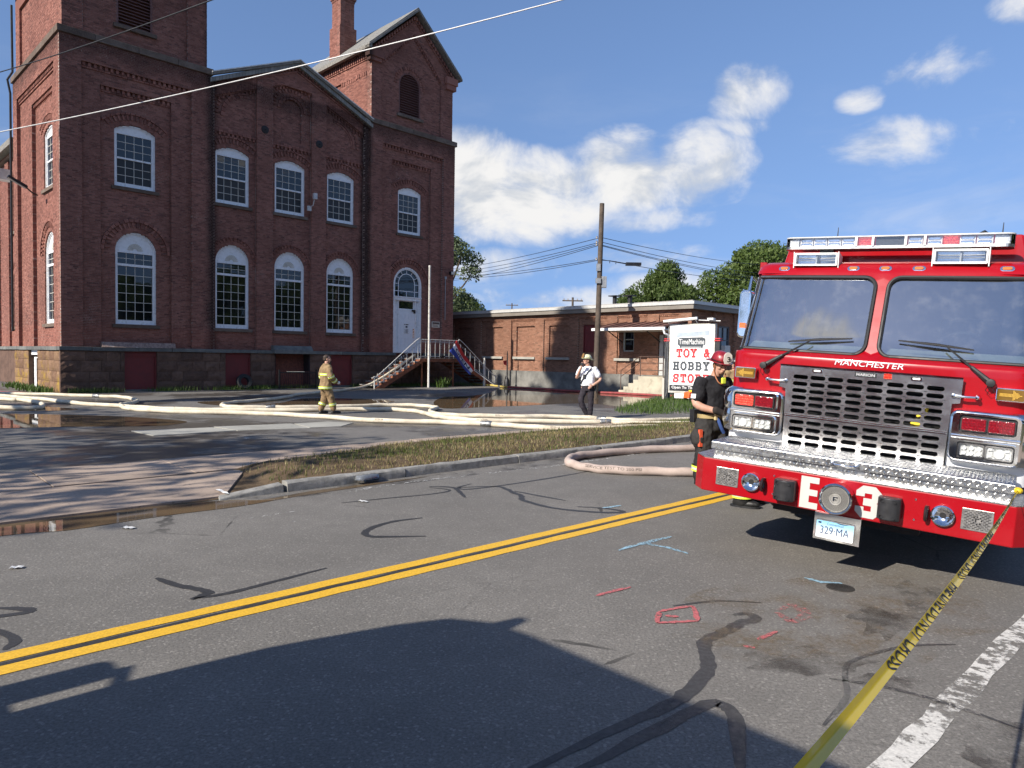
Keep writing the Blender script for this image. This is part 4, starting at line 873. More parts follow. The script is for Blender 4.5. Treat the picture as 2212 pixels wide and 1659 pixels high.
LF = mb.build('door_leaf', M('door_white', (.74, .77, .80), .4, var=.03), DW)
mb = MB(); mb.box(.45, .56, .03, .042, 2.75, 3.3); mb.build('kick_plate', m_alum, LF); mb = MB(); mb.lathe([(0, -.06), (.03, -.055), (.035, -.03), (.015, 0)], 12, (.5, .04, 2.62), 'y'); mb.build('door_knob', m_alum, LF, True)
mb = MB(); mb.box(-.2, .2, .032, .036, 2.98, 3.58); PP = mb.build('notice', M('paper', (.75, .75, .74), .8, var=.02), LF)
mb = MB(); 
for r_ in range(7): mb.box(-.16 + .02 * (r_ % 3), .16 - .03 * ((r_ * 2) % 3), .029, .0305, 3.02 + r_ * .035, 3.036 + r_ * .035)
mb.box(-.17, .17, .029, .0305, 3.5, 3.55); mb.box(-.07, .07, .029, .0305, 3.34, 3.44); mb.build('notice_print', M('ink', (.05, .05, .07), .8), PP)
mb = MB(); mb.box(.36, .58, -.06, .03, 4.3, 4.4); mb.box(.5, .62, -.02, .05, 4.2, 4.3); mb.build('door_closer', m_black, DW, bevel=.01)
# small fittings on the front
def part(name, mb, m, **k): return mb.build(name, m, CH, **k)
mb = MB(); mb.box(19.12, 19.72, .10, .14, 3.42, 3.78); PQ = part('wall_plaque', mb, M('plaque_cream', (.62, .57, .47), .7, var=.05)); mb = MB(); mb.box(19.17, 19.67,   .092, .0995, 3.62, 3.74); mb.box(19.17, 19.55,   .092, .0995, 3.55, 3.58); mb.box(19.22, 19.6,   .092, .0995, 3.48, 3.51); mb.build('plaque_print', M('plaque_dark', (.13, .09, .075), .8), PQ)
mb = MB(); mb.box(20.25, 20.53, -.26, -.08, 6.62, 6.82); mb.box(20.36, 20.42, -.08, .05, 6.68, 6.76); o = part('floodlight', mb, m_black, bevel=.01); mb = MB(); mb.box(20.28, 20.50, -.266, -.26, 6.64, 6.80); mb.build('lens', M('lens_pale', (.55, .52, .45), .3), o)
mb = MB(); mb.tube([(20.02, -.03, 3.9), (20.02, -.03, 6.4)], .022, 8); mb.box(19.96, 20.08, -.08, .0, 6.35, 6.5); part('conduit', mb, m_grey)
mb = MB(); mb.tube([(11.0, .05, 9.2), (11.08, -.18, 9.25), (11.1, -.3, 9.55)], .025, 8); mb.box(11.02, 11.2, -.42, -.26, 9.55, 9.85); mb.box(10.9, 11.1, -.02, .1, 9.0, 9.25); part('security_camera', mb, M('camera_grey', (.5, .5, .5), .5), bevel=.01)
for (x, z) in ((8.66, 12.55), (11.6, 12.5)):
    mb = MB(); mb.lathe([(0, -.10), (.035, -.1), (.04, -.05), (.15, -.035), (.19, -.02), (.2, .02)], 20, (x, PL, z), 'y'); part('tie_plate', mb, M('iron', (.03, .027, .028), .7, .3), smooth=True)
mb = MB(); mb.tube([(0, 3.55, 8.4), (-.25, 3.5, 8.5), (-.45, 3.5, 8.68)], .03, 8); mb.prism([(-.42, 8.62), (-1.1, 8.98), (-1.07, 9.06), (-.4, 8.72)], 'y', 3.36, 3.64); part('wall_lamp', mb, m_black)
mb = MB(); mb.prism([(-.46, 8.62), (-1.08, 8.95), (-1.085, 8.94), (-.465, 8.61)], 'y', 3.4, 3.6); part('lamp_lens', mb, M('lens_pale', (.55, .52, .45), .3))
mb = MB(); mb.tube([(-.08, 8.28, 2.6), (-.08, 8.28, 13.9), (-.2, 8.22, 14.5), (-.0, 8.2, 14.9), (-.02, 8.16, 18)], .05, 8); part('downpipe', mb, m_black)
# roofs
mb = MB(); mb.prism([(5.95, 14.02), (10.34, 15.98), (14.72, 14.02), (14.72, 14.22), (10.34, 16.2), (5.95, 14.22)], 'y', -.12, 26); part('hall_roof', mb, m_slate)
mb = MB()
for (x0, x1) in ((5.98, 10.34), (10.34, 14.70)):
    z_ = lambda x: 16.02 - abs(x - 10.34) * GS + .14
    mb.add([(x0, -.2, z_(x0)), (x1, -.2, z_(x1)), (x1, .08, z_(x1)), (x0, .08, z_(x0)), (x0, -.2, z_(x0) + .10), (x1, -.2, z_(x1) + .10), (x1, .08, z_(x1) + .10), (x0, .08, z_(x0) + .10)], [(0, 1, 2, 3), (4, 5, 6, 7), (0, 1, 5, 4), (2, 3, 7, 6), (0, 3, 7, 4), (1, 2, 6, 5)])
part('gable_cornice', mb, m_trimd)
mb = MB()
for (x0, x1) in ((5.98, 10.34), (10.34, 14.70)):
    z_ = lambda x: 16.02 - abs(x - 10.34) * GS + .25
    mb.add([(x0, -.24, z_(x0)), (x1, -.24, z_(x1)), (x1, .2, z_(x1)), (x0, .2, z_(x0)), (x0, -.24, z_(x0) + .05), (x1, -.24, z_(x1) + .05), (x1, .2, z_(x1) + .05), (x0, .2, z_(x0) + .05)], [(0, 1, 2, 3), (4, 5, 6, 7), (0, 1, 5, 4), (2, 3, 7, 6), (0, 3, 7, 4), (1, 2, 6, 5)])
part('gable_flashing', mb, m_flash)
mb = MB(); mb.box(14.3, 14.62, -.05, .5, 14.25, 14.55); part('valley_flashing', mb, m_flash, bevel=.03)
mb = MB(); mb.prism([(14.35, 18.32), (17.62, 21.27), (20.92, 18.32), (20.92, 18.47), (17.62, 21.43), (14.35, 18.47)], 'y', -.25, 8.5); rf = part('tower_roof', mb, m_slate)
mb = MB(); mb.prism([(14.30, 18.22), (17.62, 21.2), (20.95, 18.22), (20.95, 18.34), (17.62, 21.32), (14.30, 18.34)], 'y', -.3, .1); mb.box(14.3, 14.5, -.3, 8.5, 18.2, 18.36); mb.build('verge_board', m_trimd, rf)
mb = MB(); mb.box(14.45, 15.4, -.12, .3, 17.9, 18.3); mb.box(14.55, 15.3, -.05, .3, 17.7, 17.9); mb.build('corbel', m_brick, rf); mb = MB(); mb.box(19.9, 20.75, -.12, .3, 17.9, 18.3); mb.box(19.95, 20.68, -.05, .3, 17.6, 17.9); mb.build('corbel', m_brick, rf)
# chimney in courses
CHX, CHY = 15.6, 4.35
mb = Wall()
def chimney_tier(hw, z0, z1):
    fr = lambda u, w, z: (CHX + u, CHY - hw + w, z); ls = lambda u, w, z: (CHX - hw + w, CHY + u, z); rs = lambda u, w, z: (CHX + hw - w, CHY + u, z)
    for q in (fr, ls, rs): mb.zone(q, -hw, hw, z0, z1, 0, depth=.1, mback=.3)
chimney_tier(.56, 18.6, 20.9); chimney_tier(.46, 20.9, 22.4)
for k in range(6): chimney_tier(.49 + k * .055, 22.4 + k * .134, 22.534 + k * .134)
chimney_tier(.80, 23.2, 23.7)
c0 = len(CH.children); mb.build('chimney', CH, m_brick, m_mortar)
mb = MB(); mb.box(CHX - .4, CHX + .4, CHY - .4, CHY + .4, 18.6, 23.8); part('chimney_core', mb, m_mortar)
mb = MB(); mb.prism([(.1, 11.3), (.4, 11.3), (7.5, 14.1), (7.5, 14.3)], 'y', 8.2, 26); part('flank_roof', mb, m_slate); mb = MB(); mb.box(-.1, .4, 8.25, 26, 11.55, 11.85); part('flank_eave', mb, m_trimd)
# ================================================================== low brick wing
WG = empty('low_brick_building', (CO[0], CO[1], 0), RZ_CH); tag(WG, 'long low tan brick building with grey roof edge and bricked-up windows', 'building')
WM = lambda u, w, z: (23.0 + w, -u, z)
W = Wall(); FZ, TZ = .93, 4.22
bays = [(-2.6, -.62), (.01, 2.03), (2.7, 4.68), (5.33, 7.28), (7.9, 9.9), (10.55, 12.45), (13.1, 14.3)]
pil = [(-8, -2.6)] + [(bays[i][1], bays[i + 1][0]) for i in range(6)] + [(14.3, 14.95)]
for a_, b_ in pil: W.zone(WM, a_, b_, FZ, TZ, 0)
op = [op_rect(8.2, 8.98, 2.08, 3.55), op_rect(10.86, 11.56, 2.1, 3.3), op_rect(13.45, 14.28, 0, 2.95)]
for i, (a_, b_) in enumerate(bays):
    W.zone(WM, a_, b_, 3.97, TZ, 0); inner = [op_rect(a_ + .36, a_ + .36 + 1.5, 1.77, 3.6)] if i < 4 else op
    W.zone(WM, a_, b_, FZ, 3.97, .09, inner)
    if i < 4: W.zone(WM, a_ + .36, a_ + 1.86, 1.77, 3.6, .2)
    dentil_row(W, WM, (a_, 3.97), (b_, 3.97), .09, .1, .02, .07, .05)
WM2 = lambda u, w, z: (23.0 + u, -14.95 + w, z)
for a_, b_ in ((0, .6), (2.2, 2.5), (4.4, 5.0), (6.9, 9)): W.zone(WM2, a_, b_, FZ, 4.3, 0)
W.zone(WM2, .6, 2.2, FZ, 4.3, .09); W.zone(WM2, 2.5, 4.4, FZ, 4.3, .09, (op_rect(2.85, 4.0, 2.05, 3.5),)); W.zone(WM2, 5.0, 6.9, FZ, 4.3, .09)
W.build('brickwork', WG, m_brickw, m_mortarw, lambda b: b[0] is WM and 9.9 < b[1] < 13.1 and .95 < b[5] < 2.2)
def wpart(name, mb, m, parent=None, **k): return mb.build(name, m, parent or WG, **k)
mb = MB(); mb.box(23.32, 45, -14.6, 10, 0, 4.3); wpart('backing_core', mb, M('plain_brick_wall', (.19, .065, .045), .9, var=.3, scale=9))
mb = MB(); mb.prism([(22.94, 8), (22.94, -15.01), (45, -15.01), (45, -14.6), (23.35, -14.6), (23.35, 8)], 'z', -.05, FZ); wpart('foundation', mb, M('stained_stucco', (.17, .165, .15), .9, var=.35, scale=1.6, bump=.4, bscale=18, dirt=(.05, .045, .04), dscale=1.2))
mb = MB(); mb.prism([(22.72, 8), (22.72, -15.2), (45.2, -15.2), (45.2, 8)], 'z', 4.2, 4.42); wpart('fascia', mb, M('fascia_brown_grey', (.20, .18, .155), .5, var=.08, scale=2))
mb = MB(); mb.prism([(22.66, 8), (22.66, -15.26), (45.2, -15.26), (45.2, 8)], 'z', 4.42, 4.56); wpart('roof_edge', mb, M('roof_edge_metal', (.55, .55, .53), .4, .2, var=.06)); mb = MB(); mb.prism([(22.8, 8), (22.8, -15.1), (45.2, -15.1), (45.2, 8)], 'z', 4.56, 4.62); wpart('roof', mb, M('roof_membrane', (.3, .29, .28), .8))
for i, (a_, b_) in enumerate(bays[:4]):
    mb = MB(); mb.box(22.93, 23.2, -(a_ + 1.98), -(a_ + .2), 1.62, 1.76); wpart('window_sill', mb, m_concg, bevel=.01)
mb = MB(); mb.box(22.93, 23.2, -12.0, -10.4, 1.62, 1.76); wpart('window_sill', mb, m_concg, bevel=.01)
mb = MB(); mb.box(23.16, 23.2, -8.98, -8.2, 2.08, 3.55); mb.box(23.1, 23.2, -8.26, -8.2, 2.08, 3.55); mb.box(23.1, 23.2, -8.98, -8.92, 2.08, 3.55); wpart('boarded_window', mb, m_redboard)
mb = MB(); mb.box(23.15, 23.22, -11.56, -10.86, 2.1, 2.18); mb.box(23.15, 23.22, -11.56, -10.86, 3.2, 3.3); mb.box(23.15, 23.22, -10.95, -10.86, 2.1, 3.3); mb.box(23.15, 23.22, -11.56, -11.5, 2.1, 3.3); mb.box(23.16, 23.2, -11.5, -10.95, 2.72, 2.77)
o = wpart('window', mb, M('pale_green_frame', (.42, .47, .45), .6)); mb = MB(); mb.box(23.2, 23.21, -11.5, -10.95, 2.18, 3.2); mb.build('pane', m_glass, o)
mb = MB(); mb.box(25.84, 27.0, -14.84, -14.78, 2.05, 2.13); mb.box(25.84, 27.0, -14.84, -14.78, 3.42, 3.5); mb.box(25.84, 25.92, -14.84, -14.78, 2.05, 3.5); mb.box(26.92, 27.0, -14.84, -14.78, 2.05, 3.5); mb.box(25.84, 27, -14.83, -14.79, 2.75, 2.8); mb.box(26.38, 26.44, -14.83, -14.79, 2.8, 3.45)
o = wpart('window', mb, M('dark_grey_frame', (.10, .10, .11), .6)); mb = MB(); mb.box(25.9, 26.95, -14.79, -14.78, 2.1, 3.45); mb.build('pane', m_glass, o)
mb = MB(); mb.box(25.95, 26.5, -15.2, -14.7, 2.12, 2.5); wpart('air_conditioner', mb, M('off_white_plastic', (.6, .6, .57), .5), bevel=.02)
# entrance: door, canopy, steps, rail
mb = MB(); mb.box(23.1, 23.2, -14.28, -13.45, .9, 2.95); mb.box(23.02, 23.2, -13.53, -13.45, .9, 2.95); mb.box(23.02, 23.2, -14.28, -14.2, .9, 2.95); mb.box(22.98, 23.1, -13.4, -13.18, .9, 2.95)
o = wpart('entrance_door', mb, M('door_grey_white', (.42, .43, .42), .6)); mb = MB(); mb.box(23.09, 23.1, -14.1, -13.62, 1.7, 2.7); mb.build('pane', m_glass, o)
mb = MB(); mb.prism([(20.95, 3.22), (23.0, 3.60), (23.0, 3.63), (20.95, 3.26)], 'y', -14.75, -10.55); o = wpart('canopy', mb, M('rusted_roof', (.13, .06, .045), .8, var=.4, scale=3, bump=.2)); 
for k in range(8):
    mb = MB(); y = -10.6 - k * .58; mb.prism([(20.95, 3.26), (23.0, 3.63), (23.0, 3.67), (20.95, 3.30)], 'y', y - .02, y + .02); mb.build('seam', M('rusted_roof', (.13, .06, .045)), o)
mb = MB(); mb.box(20.86, 20.98, -14.8, -10.5, 3.12, 3.25); mb.build('gutter', m_white, o, bevel=.01); mb = MB(); mb.tube([(20.92, -14.7, 3.14), (20.95, -14.75, 2.95), (21.4, -14.95, 2.75), (22.9, -15.05, 2.6)], .05, 8); mb.build('gutter_outlet', m_white, o); mb = MB(); mb.box(20.98, 23.1, -14.72, -10.6, 3.12, 3.18); mb.build('soffit', m_cream, o)
for y in (-10.9, -13.2):
    mb = MB(); mb.tube([(23.0, y, 2.6), (21.6, y, 3.2)], .03, 6); mb.build('brace', m_black, o)
mb = MB(); mb.box(21.3, 23.0, -14.5, -13.1, -.02, .9)
for k in range(4): mb.box(21.3, 23.0, -13.1 + k * .29 - .001, -13.1 + (k + 1) * .29, -.02, .9 - (k + 1) * .18)
wpart('entrance_steps', mb, M('cream_concrete', (.43, .39, .30), .85, var=.15, scale=2, bump=.3, bscale=30, dirt=(.2, .17, .12)), bevel=.015)
mb = MB()
for pts in ([(21.4, -12.0, .2), (21.4, -12.0, 1.15), (21.4, -13.1, 1.85), (21.4, -14.45, 1.85), (21.4, -14.45, .9)], [(21.4, -13.15, .9), (21.4, -13.15, 1.85)], [(21.4, -12.0, .85), (21.4, -13.1, 1.55), (21.4, -14.45, 1.55)], [(21.4, -13.1, 1.2), (21.4, -14.45, 1.2)]): mb.tube(pts, .021, 6)
wpart('handrail', mb, M('rail_brown', (.10, .06, .045), .6))
for (x, y, h) in ((30, -5.2, 1.15), (28, -7.8, .9)):
    mb = MB(); mb.lathe([(.13, 4.6), (.13, 4.6 + h), (.11, 4.62 + h)], 12, (x, y, 0)); mb.box(x - .3, x + .3, y - .3, y + .3, 4.62 + h, 4.68 + h); wpart('roof_vent', mb, m_black)

# ================================================================== stairs up to the white door
ST = empty('entrance_stairs', (CO[0], CO[1], 0), RZ_CH); tag(ST, 'double flight of stairs with white scrolled railing before the white door', 'stairs')
m_tread = M('tread_stone', (.26, .24, .22), .85, var=.25, scale=5, dirt=(.12, .08, .05)); m_rail = M('rail_white', (.58, .57, .53), .6, var=.12, scale=14, dirt=(.30, .17, .10), dscale=12)
NS = 8; LZ = 1.60
def sp(name, mb, m, **k): return mb.build(name, m, ST, **k)
mb = MB(); mb.box(16.5, 19.2, -2.2, -.1, LZ - .08, LZ); sp('landing', mb, m_tread, bevel=.01)
mb = MB(); mb.box(16.45, 19.25, -2.26, -2.2, LZ - .2, LZ - .01); sp('landing_beam', mb, m_rust)
for s_ in (-1, 1):
    xe = 16.5 if s_ < 0 else 19.2
    for k in range(NS):
        a_ = xe + s_ * k * .365; b_ = xe + s_ * (k + 1) * .365; z = LZ - (k + 1) * LZ / (NS + 1)
        mb = MB(); mb.box(min(a_, b_) - .03, max(a_, b_) + .02, -2.2, -.75, z - .06, z); sp('tread', mb, m_tread, bevel=.01)
        mb = MB(); mb.box(a_ - .015, a_ + .015, -2.18, -.78, z + .0, z + LZ / (NS + 1) - .07); sp('riser', mb, m_rust)
    for y in (-2.24, -.72):
        mb = MB(); x2 = xe + s_ * (NS + .3) * .365; mb.prism([(xe, LZ - .3), (xe, LZ - .1), (x2, -.02), (x2 - s_ * .5, -.02)], 'y', y - .02, y + .02); sp('stringer', mb, m_rust)
    # railing of this flight: rail, balusters, scroll band, newel
    x2 = xe + s_ * 3.0; mb = MB(); top = spline([(xe, -2.2, LZ + 1.02), (xe + s_ * .35, -2.2, LZ + .93), (x2 - s_ * .3, -2.2, .74), (x2, -2.2, .62), (x2 + s_ * .16, -2.2, .52)], 6); mb.tube(top, .022, 6); mb.tube([(xe, -2.2, LZ + .12), (x2, -2.2, .10)], .016, 6); sp('handrail', mb, m_rail)
    for k in range(8):
        f = (k + .5) / 8; x = xe + s_ * 3.0 * f; zt = LZ + .95 - (LZ + .30) * f; zb_ = max(0.02, LZ - .0 - (LZ - .05) * f); mb = MB(); mb.box(x - .011, x + .011, -2.211, -2.189, zb_ - .05, zt); sp('baluster', mb, m_rail)
    mb = MB(); mb.box(x2 - .025, x2 + .025, -2.225, -2.175, -.05, .64); sp('newel_post', mb, m_rail); mb = MB()
    for k in range(22):
        f = (k + .5) / 22; x = xe + s_ * 3.0 * f; zt = LZ + .84 - (LZ + .30) * f; q = [(x + .045 * math.cos(t_) * (1 - .35 * i / 14), -2.2, zt + .045 * math.sin(t_) * (1 - .35 * i / 14)) for i, t_ in enumerate(np.linspace(0, 3 * PI, 15))]; mb.tube(q, .007, 4)
    o = sp('scroll_band', mb, m_rail); o['kind'] = 'stuff'
mb = MB(); mb.tube([(16.5, -2.2, LZ + 1.02), (19.2, -2.2, LZ + 1.02)], .022, 6); mb.tube([(16.5, -2.2, LZ + .1), (19.2, -2.2, LZ + .1)], .016, 6); sp('handrail', mb, m_rail)
for k in range(9): x = 16.5 + 2.7 * k / 8; mb = MB(); mb.box(x - .012, x + .012, -2.212, -2.188, LZ, LZ + 1.0); sp('baluster', mb, m_rail)
mb = MB()
for k in range(24):
    x = 16.55 + 2.6 * k / 23; mb.tube([(x + .05 * math.cos(t_) * (1 - .35 * i / 14), -2.2, LZ + .9 + .05 * math.sin(t_) * (1 - .35 * i / 14)) for i, t_ in enumerate(np.linspace(0, 3 * PI, 15))], .007, 4)
o = sp('scroll_band', mb, m_rail); o['kind'] = 'stuff'
for x in (16.6, 18.85, 17.9):
    mb = MB(); mb.box(x - .03, x + .03, -2.2 if x != 17.9 else -1.0, -2.14 if x != 17.9 else -.94, -.02, LZ - .1); sp('support_post', mb, m_rust)
mb = MB(); mb.box(21.15, 21.25, -2.33, -2.23, 0, 1.5); mb.lathe([(.06, 1.5), (.075, 1.53), (.03, 1.56), (.06, 1.62), (.0, 1.68)], 10, (21.2, -2.28, 0)); sp('newel_post', mb, m_rail)
# white pole, flag, lamp beside the stairs
def cwo(o, t_, d_, z=0, rz=0): o.location = cw(t_, d_, z); o.rotation_euler = (0, 0, RZ_CH + rz); return o
mb = MB(); mb.lathe([(.062, -.1), (.062, 6.55), (.07, 6.56), (.07, 6.64), (0, 6.66)], 12); o = mb.build('white_pole', M('peeling_white', (.62, .60, .55), .7, var=.15, scale=10, dirt=(.28, .17, .11), dscale=9), smooth=True); cwo(o, 16.86, -2.45); tag(o, 'tall peeling white pole standing before the stair landing', 'pole')
FLG = empty('open_flag'); cwo(FLG, 0, 0); tag(FLG, 'red white and blue OPEN flag hanging from a pole on the stair railing', 'flag')
# flag frame: from measured corners in the plane just before the railing (t, z)
A_, B_, C_, D_ = Vector((18.34, -2.42, 2.02)), Vector((18.92, -2.42, 2.64)), Vector((20.17, -2.42, 1.01)), Vector((19.92, -2.42, .64))   # hoist low, hoist high, fly high, fly low
def fl(u, v):   # u along the length, v across (0 blue edge .. 1 red edge)
    p = A_.lerp(D_, u).lerp(B_.lerp(C_, u), v); p.y += -.07 * math.sin(u * 7 + v * 2) * (.3 + u) - .05 * math.sin(v * 5 + u * 3); return tuple(p)
def flagpatch(name, v0, v1, m, par):
    nu, nv = 20, 5; V = [fl(i / nu, v0 + (v1 - v0) * j / nv) for j in range(nv + 1) for i in range(nu + 1)]; F = [(j * (nu + 1) + i, j * (nu + 1) + i + 1, (j + 1) * (nu + 1) + i + 1, (j + 1) * (nu + 1) + i) for j in range(nv) for i in range(nu)]
    o = raw_mesh(name, V, F, m, par, True); s_ = o.modifiers.new('cloth', 'SOLIDIFY'); s_.thickness = .004; return o
flagpatch('blue_stripe', 0, .34, M('flag_blue', (.02, .045, .26), .7, var=.1), FLG); flagpatch('white_stripe', .34, .70, M('flag_white', (.72, .72, .74), .7, var=.03), FLG); flagpatch('red_stripe', .70, 1, M('flag_red', (.55, .03, .025), .7, var=.1), FLG)
m_ink = M('flag_lettering', (.015, .02, .06), .7)
def textpolys(s, size=1.0, bold=0.0):
    cu = bpy.data.curves.new('txt', 'FONT'); cu.body = s; cu.size = size; cu.offset = bold; cu.resolution_u = 4; cu.fill_mode = 'FRONT'; ob = bpy.data.objects.new('txt', cu); COL.objects.link(ob)
    dg = bpy.context.evaluated_depsgraph_get(); me = bpy.data.meshes.new_from_object(ob.evaluated_get(dg)); V = [tuple(v.co) for v in me.vertices]; F = [tuple(p.vertices) for p in me.polygons]
    bpy.data.objects.remove(ob); bpy.data.curves.remove(cu); bpy.data.meshes.remove(me); return V, F
def text(name, s, f, m, parent=None, w=None, h=None, bold=.0, shear=0.0, cut=None):
    """lettering as a mesh: the text's own 0..w by 0..h box mapped through f(x, z); cut splits long faces so that it can follow a curve"""
    V, F = textpolys(s, 1.0, bold); xs = [v[0] for v in V]; ys = [v[1] for v in V]; x0, x1, y0, y1 = min(xs), max(xs), min(ys), max(ys); sy = (h or 1) / (y1 - y0); sx = (w / (x1 - x0)) if w else sy
    P = [((v[0] - x0) * sx + shear * (v[1] - y0) * sy, (v[1] - y0) * sy) for v in V]
    if cut:
        bm = bmesh.new(); vs = [bm.verts.new((p[0], p[1], 0)) for p in P]
        for q in F:
            try: bm.faces.new([vs[i] for i in q])
            except ValueError: pass
        k = 0; X = max(p[0] for p in P); x = cut
        while x < X:
            bmesh.ops.bisect_plane(bm, geom=bm.verts[:] + bm.edges[:] + bm.faces[:], plane_co=(x, 0, 0), plane_no=(1, 0, 0)); x += cut
        bm.verts.index_update(); P = [(v.co.x, v.co.y) for v in bm.verts]; F = [tuple(v.index for v in q.verts) for q in bm.faces]; bm.free()
    me = bpy.data.meshes.new(name); me.from_pydata([f(x, z) for x, z in P], [], F); me.materials.append(m); return link(bpy.data.objects.new(name, me), parent)
def flt(x, z): p = fl(.12 + x, .36 + z); return (p[0] + .0, p[1] - .008, p[2])
text('flag_letters', 'OPEN', flt, m_ink, FLG, w=.74, h=.30, bold=.03, cut=.06)
mb = MB(); mb.tube([(17.95, -2.3, 1.72), (19.0, -2.45, 2.82)], .016, 6); mb.build('flag_staff', m_black, FLG); mb = MB(); mb.tube([(20.1, -2.45, 1.0), (21.3, -3.0, .1)], .018, 6); mb.build('lower_staff', M('staff_white', (.6, .6, .58), .5), FLG); mb = MB(); mb.box(17.85, 18.1, -2.34, -2.22, 1.68, 1.76); mb.build('bracket', m_black, FLG)
LP = empty('hand_pump'); cwo(LP, 22.2, -3.2); tag(LP, 'dark post with a small red pennant at the right foot of the stairs', 'post')
mb = MB(); mb.lathe([(.17, 0), (.16, .35), (.1, .45), (.05, .55), (.035, 1.9), (.02, 2.1)], 12); mb.build('post', m_black, LP, smooth=True); mb = MB(); mb.add([(-.02, 0, 1.55), (-.32, .02, 1.5), (-.26, .03, 1.3), (-.02, 0, 1.2), (-.02, .01, 1.55), (-.32, .03, 1.5), (-.26, .04, 1.3), (-.02, .01, 1.2)], [(0, 1, 2, 3), (7, 6, 5, 4), (0, 4, 5, 1), (1, 5, 6, 2), (2, 6, 7, 3), (3, 7, 4, 0)]); mb.build('pennant', M('pennant_red', (.4, .03, .03), .7), LP)
# tyre and iron fence at the cellar
TY = MB(); TY.lathe([(.2, -.09), (.33, -.1), (.37, -.07), (.38, 0), (.37, .07), (.33, .1), (.2, .09), (.2, -.09)], 22, axis='y'); o = TY.build('old_tyre', M('tyre_black', (.02, .02, .021), .8, bump=.5, bscale=30), smooth=True); cwo(o, 7.45, -.28, .36); o.rotation_euler = (R(-14), 0, RZ_CH); tag(o, 'worn black tyre leaning against the red cellar door', 'tyre')
FN = empty('iron_fence'); cwo(FN, 0, 0); tag(FN, 'low black iron picket fence before the dark cellar entrance', 'fence')
mb = MB(); mb.box(9.15, 11.1, -.52, -.49, .78, .82); mb.box(9.15, 11.1, -.52, -.49, .1, .14); mb.build('rail', m_black, FN)
for k in range(20): x = 9.2 + k * .1; mb = MB(); mb.box(x - .012, x + .012, -.517, -.493, .0, .86); mb.build('picket', M('picket_red_brown', (.07, .02, .02), .6), FN)
for x in (9.12, 11.12): mb = MB(); mb.box(x - .03, x + .03, -.54, -.47, 0, .95); mb.build('post', m_black, FN)
mb = MB(); mb.tube([(9.5, -.53, .84), (10.45, -.53, .83)], .018, 6); mb.build('chain', M('chain_pale', (.5, .48, .38), .6), FN)
# leafy plant by the pole
PLN = [cw(17.6 + random.gauss(0, .16), -2.75 + random.gauss(0, .12)) for i in range(90)]
o = blades('day_lily', PLN, .5, .045, m_weed, 1.3); tag(o, 'clump of long arching green leaves under the stair landing', 'plant')

# ================================================================== store sign
SGD = Vector((-math.sin(R(50)), math.cos(R(50)), 0))           # from its right end to its left end
SG = empty('store_sign', (6.66, 29.9, 0), math.atan2(-SGD.y, -SGD.x)); tag(SG, 'tall white store sign on black posts with red and black lettering', 'sign')
def sg(name, mb, m, par=None, **k): return mb.build(name, m, par or SG, **k)
m_sgw = M('sign_white', (.80, .80, .79), .4, var=.02, scale=3); m_sgk = M('sign_black', (.02, .021, .023), .5); m_sgr = M('sign_red', (.52, .025, .03), .5, var=.05); m_sgg = M('sign_charcoal', (.045, .055, .065), .5); m_sgs = M('sign_shade', (.45, .46, .48), .5); m_sgb = M('sign_steel', (.36, .42, .48), .5)
SW, SZ0, SZ1 = 1.95, .42, 3.17
mb = MB(); mb.box(0, SW, -.09, .09, SZ0, SZ1); PNL = sg('panel', mb, m_sgw, bevel=.008)
mb = MB(); mb.box(-.03, .0, -.1, .1, SZ0 - .05, SZ1 + .03); mb.box(SW, SW + .03, -.1, .1, SZ0 - .05, SZ1 + .03); mb.box(-.03, SW + .03, -.1, .1, SZ1, SZ1 + .04); mb.box(-.03, SW + .03, -.11, .11, SZ0 - .07, SZ0); sg('frame', mb, M('sign_frame', (.5, .48, .42), .5))
for x in (-.14, SW + .14): mb = MB(); mb.box(x - .09, x + .09, -.09, .09, -.05, 2.55); P_ = sg('post', mb, m_sgk); mb = MB(); mb.box(x - .13, x + .13, -.13, .13, 2.5, 2.54); mb.box(x - .12, x + .12, -.12, .12, 2.58, 2.62); mb.build('post_cap', m_sgr, P_)
mb = MB(); mb.tube([(-.2, -.3, 3.32), (1.3, -.3, 3.42)], .06, 8); mb.tube([(1.3, -.2, 3.35), (2.2, -.1, 3.30)], .02, 6); mb.box(1.75, 2.0, -.35, -.15, 3.34, 3.42); mb.tube([(-.05, -.05, 3.2), (-.05, -.3, 3.33)], .015, 6); mb.tube([(1.2, -.05, 3.2), (1.2, -.3, 3.4)], .015, 6); sg('light_fitting', mb, M('fitting_white', (.7, .7, .68), .4))
mb = MB(); mb.tube([(-.06, -.12, 3.1), (-.09, -.13, 1.5), (-.05, -.13, .6), (-.12, -.14, .2)], .012, 5); mb.tube([(-.02, -.12, 3.15), (-.16, -.13, 2.2), (-.1, -.14, .5)], .01, 5); sg('cable', mb, m_grey)
mb = MB(); mb.box(-.34, -.22, -.05, .05, .0, .95); sg('utility_post', mb, M('pale_post', (.45, .42, .37), .7))
yf = -.094
mb = MB(); mb.box(.02, SW - .02, -.096, -.09, SZ0 + .01, SZ0 + .26); BB = mb.build('black_strip', m_sgk, PNL)
text('strip_letters', 'Open To The', lambda x, z: (.12 + x, -.0985, SZ0 + .075 + z), m_sgw, PNL, w=1.02, h=.145, bold=.012)
mb = MB(); mb.box(.26, SW - .2, -.10, -.05, .13, .33); AD = mb.build('address_board', m_sgw, PNL); text('address_letters', '71 HILLIA', lambda x, z: (.55 + x, -.104, .17 + z), M('faded_red', (.36, .16, .15), .6), PNL, w=.95, h=.11)
